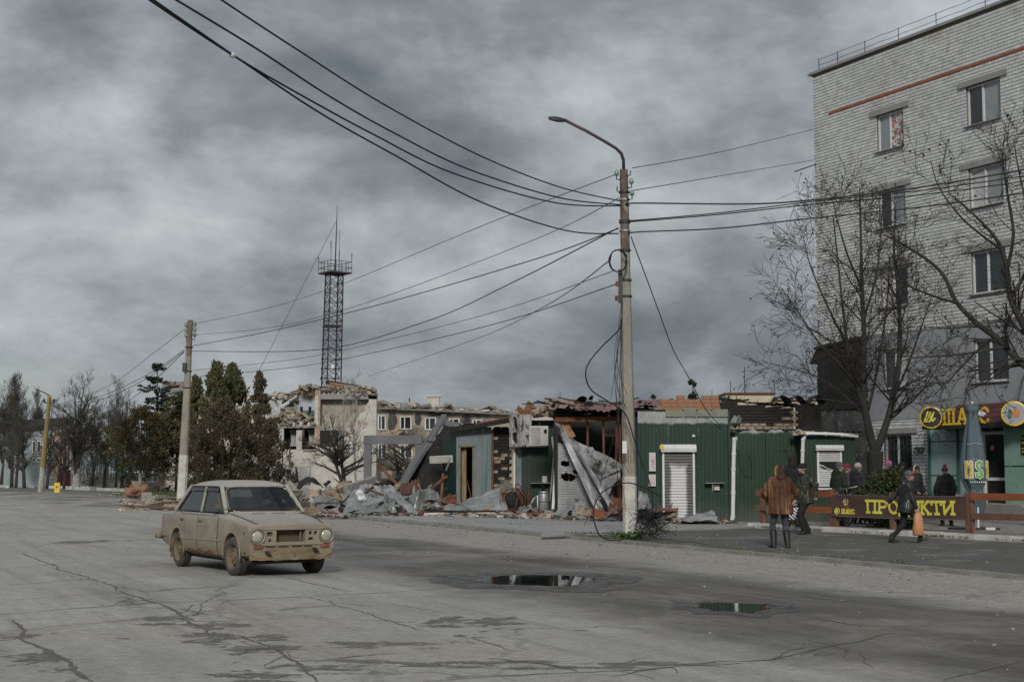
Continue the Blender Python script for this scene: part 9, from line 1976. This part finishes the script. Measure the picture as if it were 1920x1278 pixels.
# loose bricks and blocks large enough to pick apart
BG = 'loose blocks in the wreckage'
for i, (px, py, D, s, mt, lab) in enumerate(((592, 926, 56, .42, m_pale_block, 'buff hollow block in the left of the rubble heap'), (632, 934, 54, .45, m_plank, 'dark brown crate-like block before the rubble heap'), (576, 952, 49.5, .30, m_concrete, 'grey stone lying just right of the car roof'), (584, 958, 48.5, .32, m_plank, 'brown burnt block lying right of the car'), (724, 890, 60, .35, m_concrete, 'grey lump at the foot of the concrete post'),
                                                 (1098, 958, 44.6, .36, m_pale_block, 'buff block lying below the short ribbed panel'), (1120, 962, 44.2, .30, m_red_brick, 'red block lying left of the lamp post'), (860, 950, 50.6, .3, m_rust, 'rusty lump before the empty doorway'), (1028, 962, 47.6, .28, m_concrete, 'pale lump lying below the silver canister'))):
 m_ = MB(); p = P(px, py, D); p.z = max(p.z, .1 + s * .3); m_.box(p, (s * 1.3, s, s * .75), Euler((U(-.2, .2), U(-.2, .2), U(0, 3))).to_matrix(), 0, s * .07); tag(m_.build('loose_block', mt), lab, 'block', BG)
m_ = MB(); p = P(676, 928, 49.6); m_.ball(p + V((0, -.1, .06)), (.13, .1, .16)); m_.ball(p + V((.06, -.1, -.08)), (.17, .1, .11)); blob(m_, .025, 'white_rag', m_upvc, None, 2, (.06, 9, 1)); tag(bpy.data.objects['white_rag'], 'crumpled white rag lying on the ribbed grey sheet', 'rag')
# lump of broken brickwork and things on the verge at the left
bl = thing('broken_brickwork', 'lump of broken red brickwork lying at the edge of the verge', 'masonry', G(257, 934)); random.seed(5)
m_ = MB(); m_.ball((0, 0, .42), (.72, .5, .42)); o = blob(m_, .06, 'mortar_core', mat('brick_lump', (.27, .15, .10), (.20, .10, .07), 3, .95, .6, c3=(.3, .26, .22)), bl, 1, (.20, 2.2, 1))
bx_ = MB(); bx_.box((0, 0, 0), (.24, .12, .08), None, 0, .01); bmm = bx_.mesh('brick'); bmm.materials.append(m_red_brick)
for k in range(34):
 a, e = U(0, 6.28), U(-.2, 1.3); ob = link('brick', bmm, bl); ob.location = (.66 * math.cos(a) * math.cos(e), .46 * math.sin(a) * math.cos(e), .42 + .38 * math.sin(e)); ob.rotation_euler = (U(-.4, .4), U(-.4, .4), a + 1.57)
m_ = MB(); m_.box(G(274, 938) + V((0, 0, .22)), (.5, .5, .42), .4, 0, .04); tag(m_.build('concrete_lump', m_concrete), 'grey concrete lump right of the broken brickwork', 'block')
for px, py, w, lab in ((258, 912, .9, 'pale square block under the trees right of the brown pine'), (277, 914, 1.5, 'long pale block under the trees by the red bench')):
 m_ = MB(); m_.box(G(px, py + 8) + V((0, 0, .4)), (w, .5, .8), .2, 0, .05); tag(m_.build('concrete_block', m_concrete), lab, 'block')
be = thing('park_bench', 'dull red bench under the brown pine', 'bench', G(256, 918), .1)
for k in range(4): m_ = MB(); m_.box((0, .1 * k - .2, .45), (2.0, .08, .04)); m_.build('seat_slat', bpy.data.materials['red_paint'], be)
for k in range(4): m_ = MB(); m_.box((0, .26, .58 + k * .12), (2.0, .03, .09)); m_.build('back_slat', bpy.data.materials['red_paint'], be)
for s in (-.8, .8): m_ = MB(); m_.box((s, 0, .22), (.08, .5, .44)); m_.build('leg', m_steel, be)
for i, (a, b_, mt, lab) in enumerate((((237, 951), (330, 958), m_wood, 'brown plank on the ground left of the second pole'), ((270, 952), (305, 947), m_plank, 'pale lath lying on the rubble left of the second pole'), ((306, 946), (340, 944), m_wood_o, 'orange plank lying at the foot of the second pole'), ((278, 935), (330, 936), m_concrete, 'pale flat strip lying on the verge'), ((262, 920), (320, 912), m_concrete, 'fallen grey log-like post under the trees'))):
 m_ = MB(); m_.bar(G(*a) + V((0, 0, .08)), G(*b_) + V((0, 0, .10 + .05 * (i == 1))), .25, .10); tag(m_.build('plank', mt), lab, 'plank', 'planks on the verge')
m_ = MB()
for k in range(420): p = G(U(225, 345), U(936, 958)); s = U(.04, .16); m_.box(p + V((0, 0, s * .2)), (s * U(.6, 2), s, s * .5), U(0, 3), 0, s * .2)
for k in range(240): p = road(U(.5, 7), U(44, 75)); s = U(.05, .2); m_.box(p + V((0, 0, s * .2)), (s * U(.6, 2), s, s * .5), U(0, 3), 0, s * .2)
tag(m_.build('rubble', m_rubbleC), kind='stuff')
bw_ = thing('broken_branch', 'bare broken branch lying by the lump of brickwork', 'branch', G(262, 930)); m_ = MB(); pts = smooth_path([(0, 0, .3), (.9, .2, .7), (1.6, .1, 1.1), (2.6, .4, .9)]); m_.tube(pts, [.05 - .0017 * i for i in range(len(pts))], 5); branch_out(m_, pts, .05, .02, 0, [(2, .7, 45, .2, .05, .5)] * 1); m_.build('limb', m_twig_b, bw_)
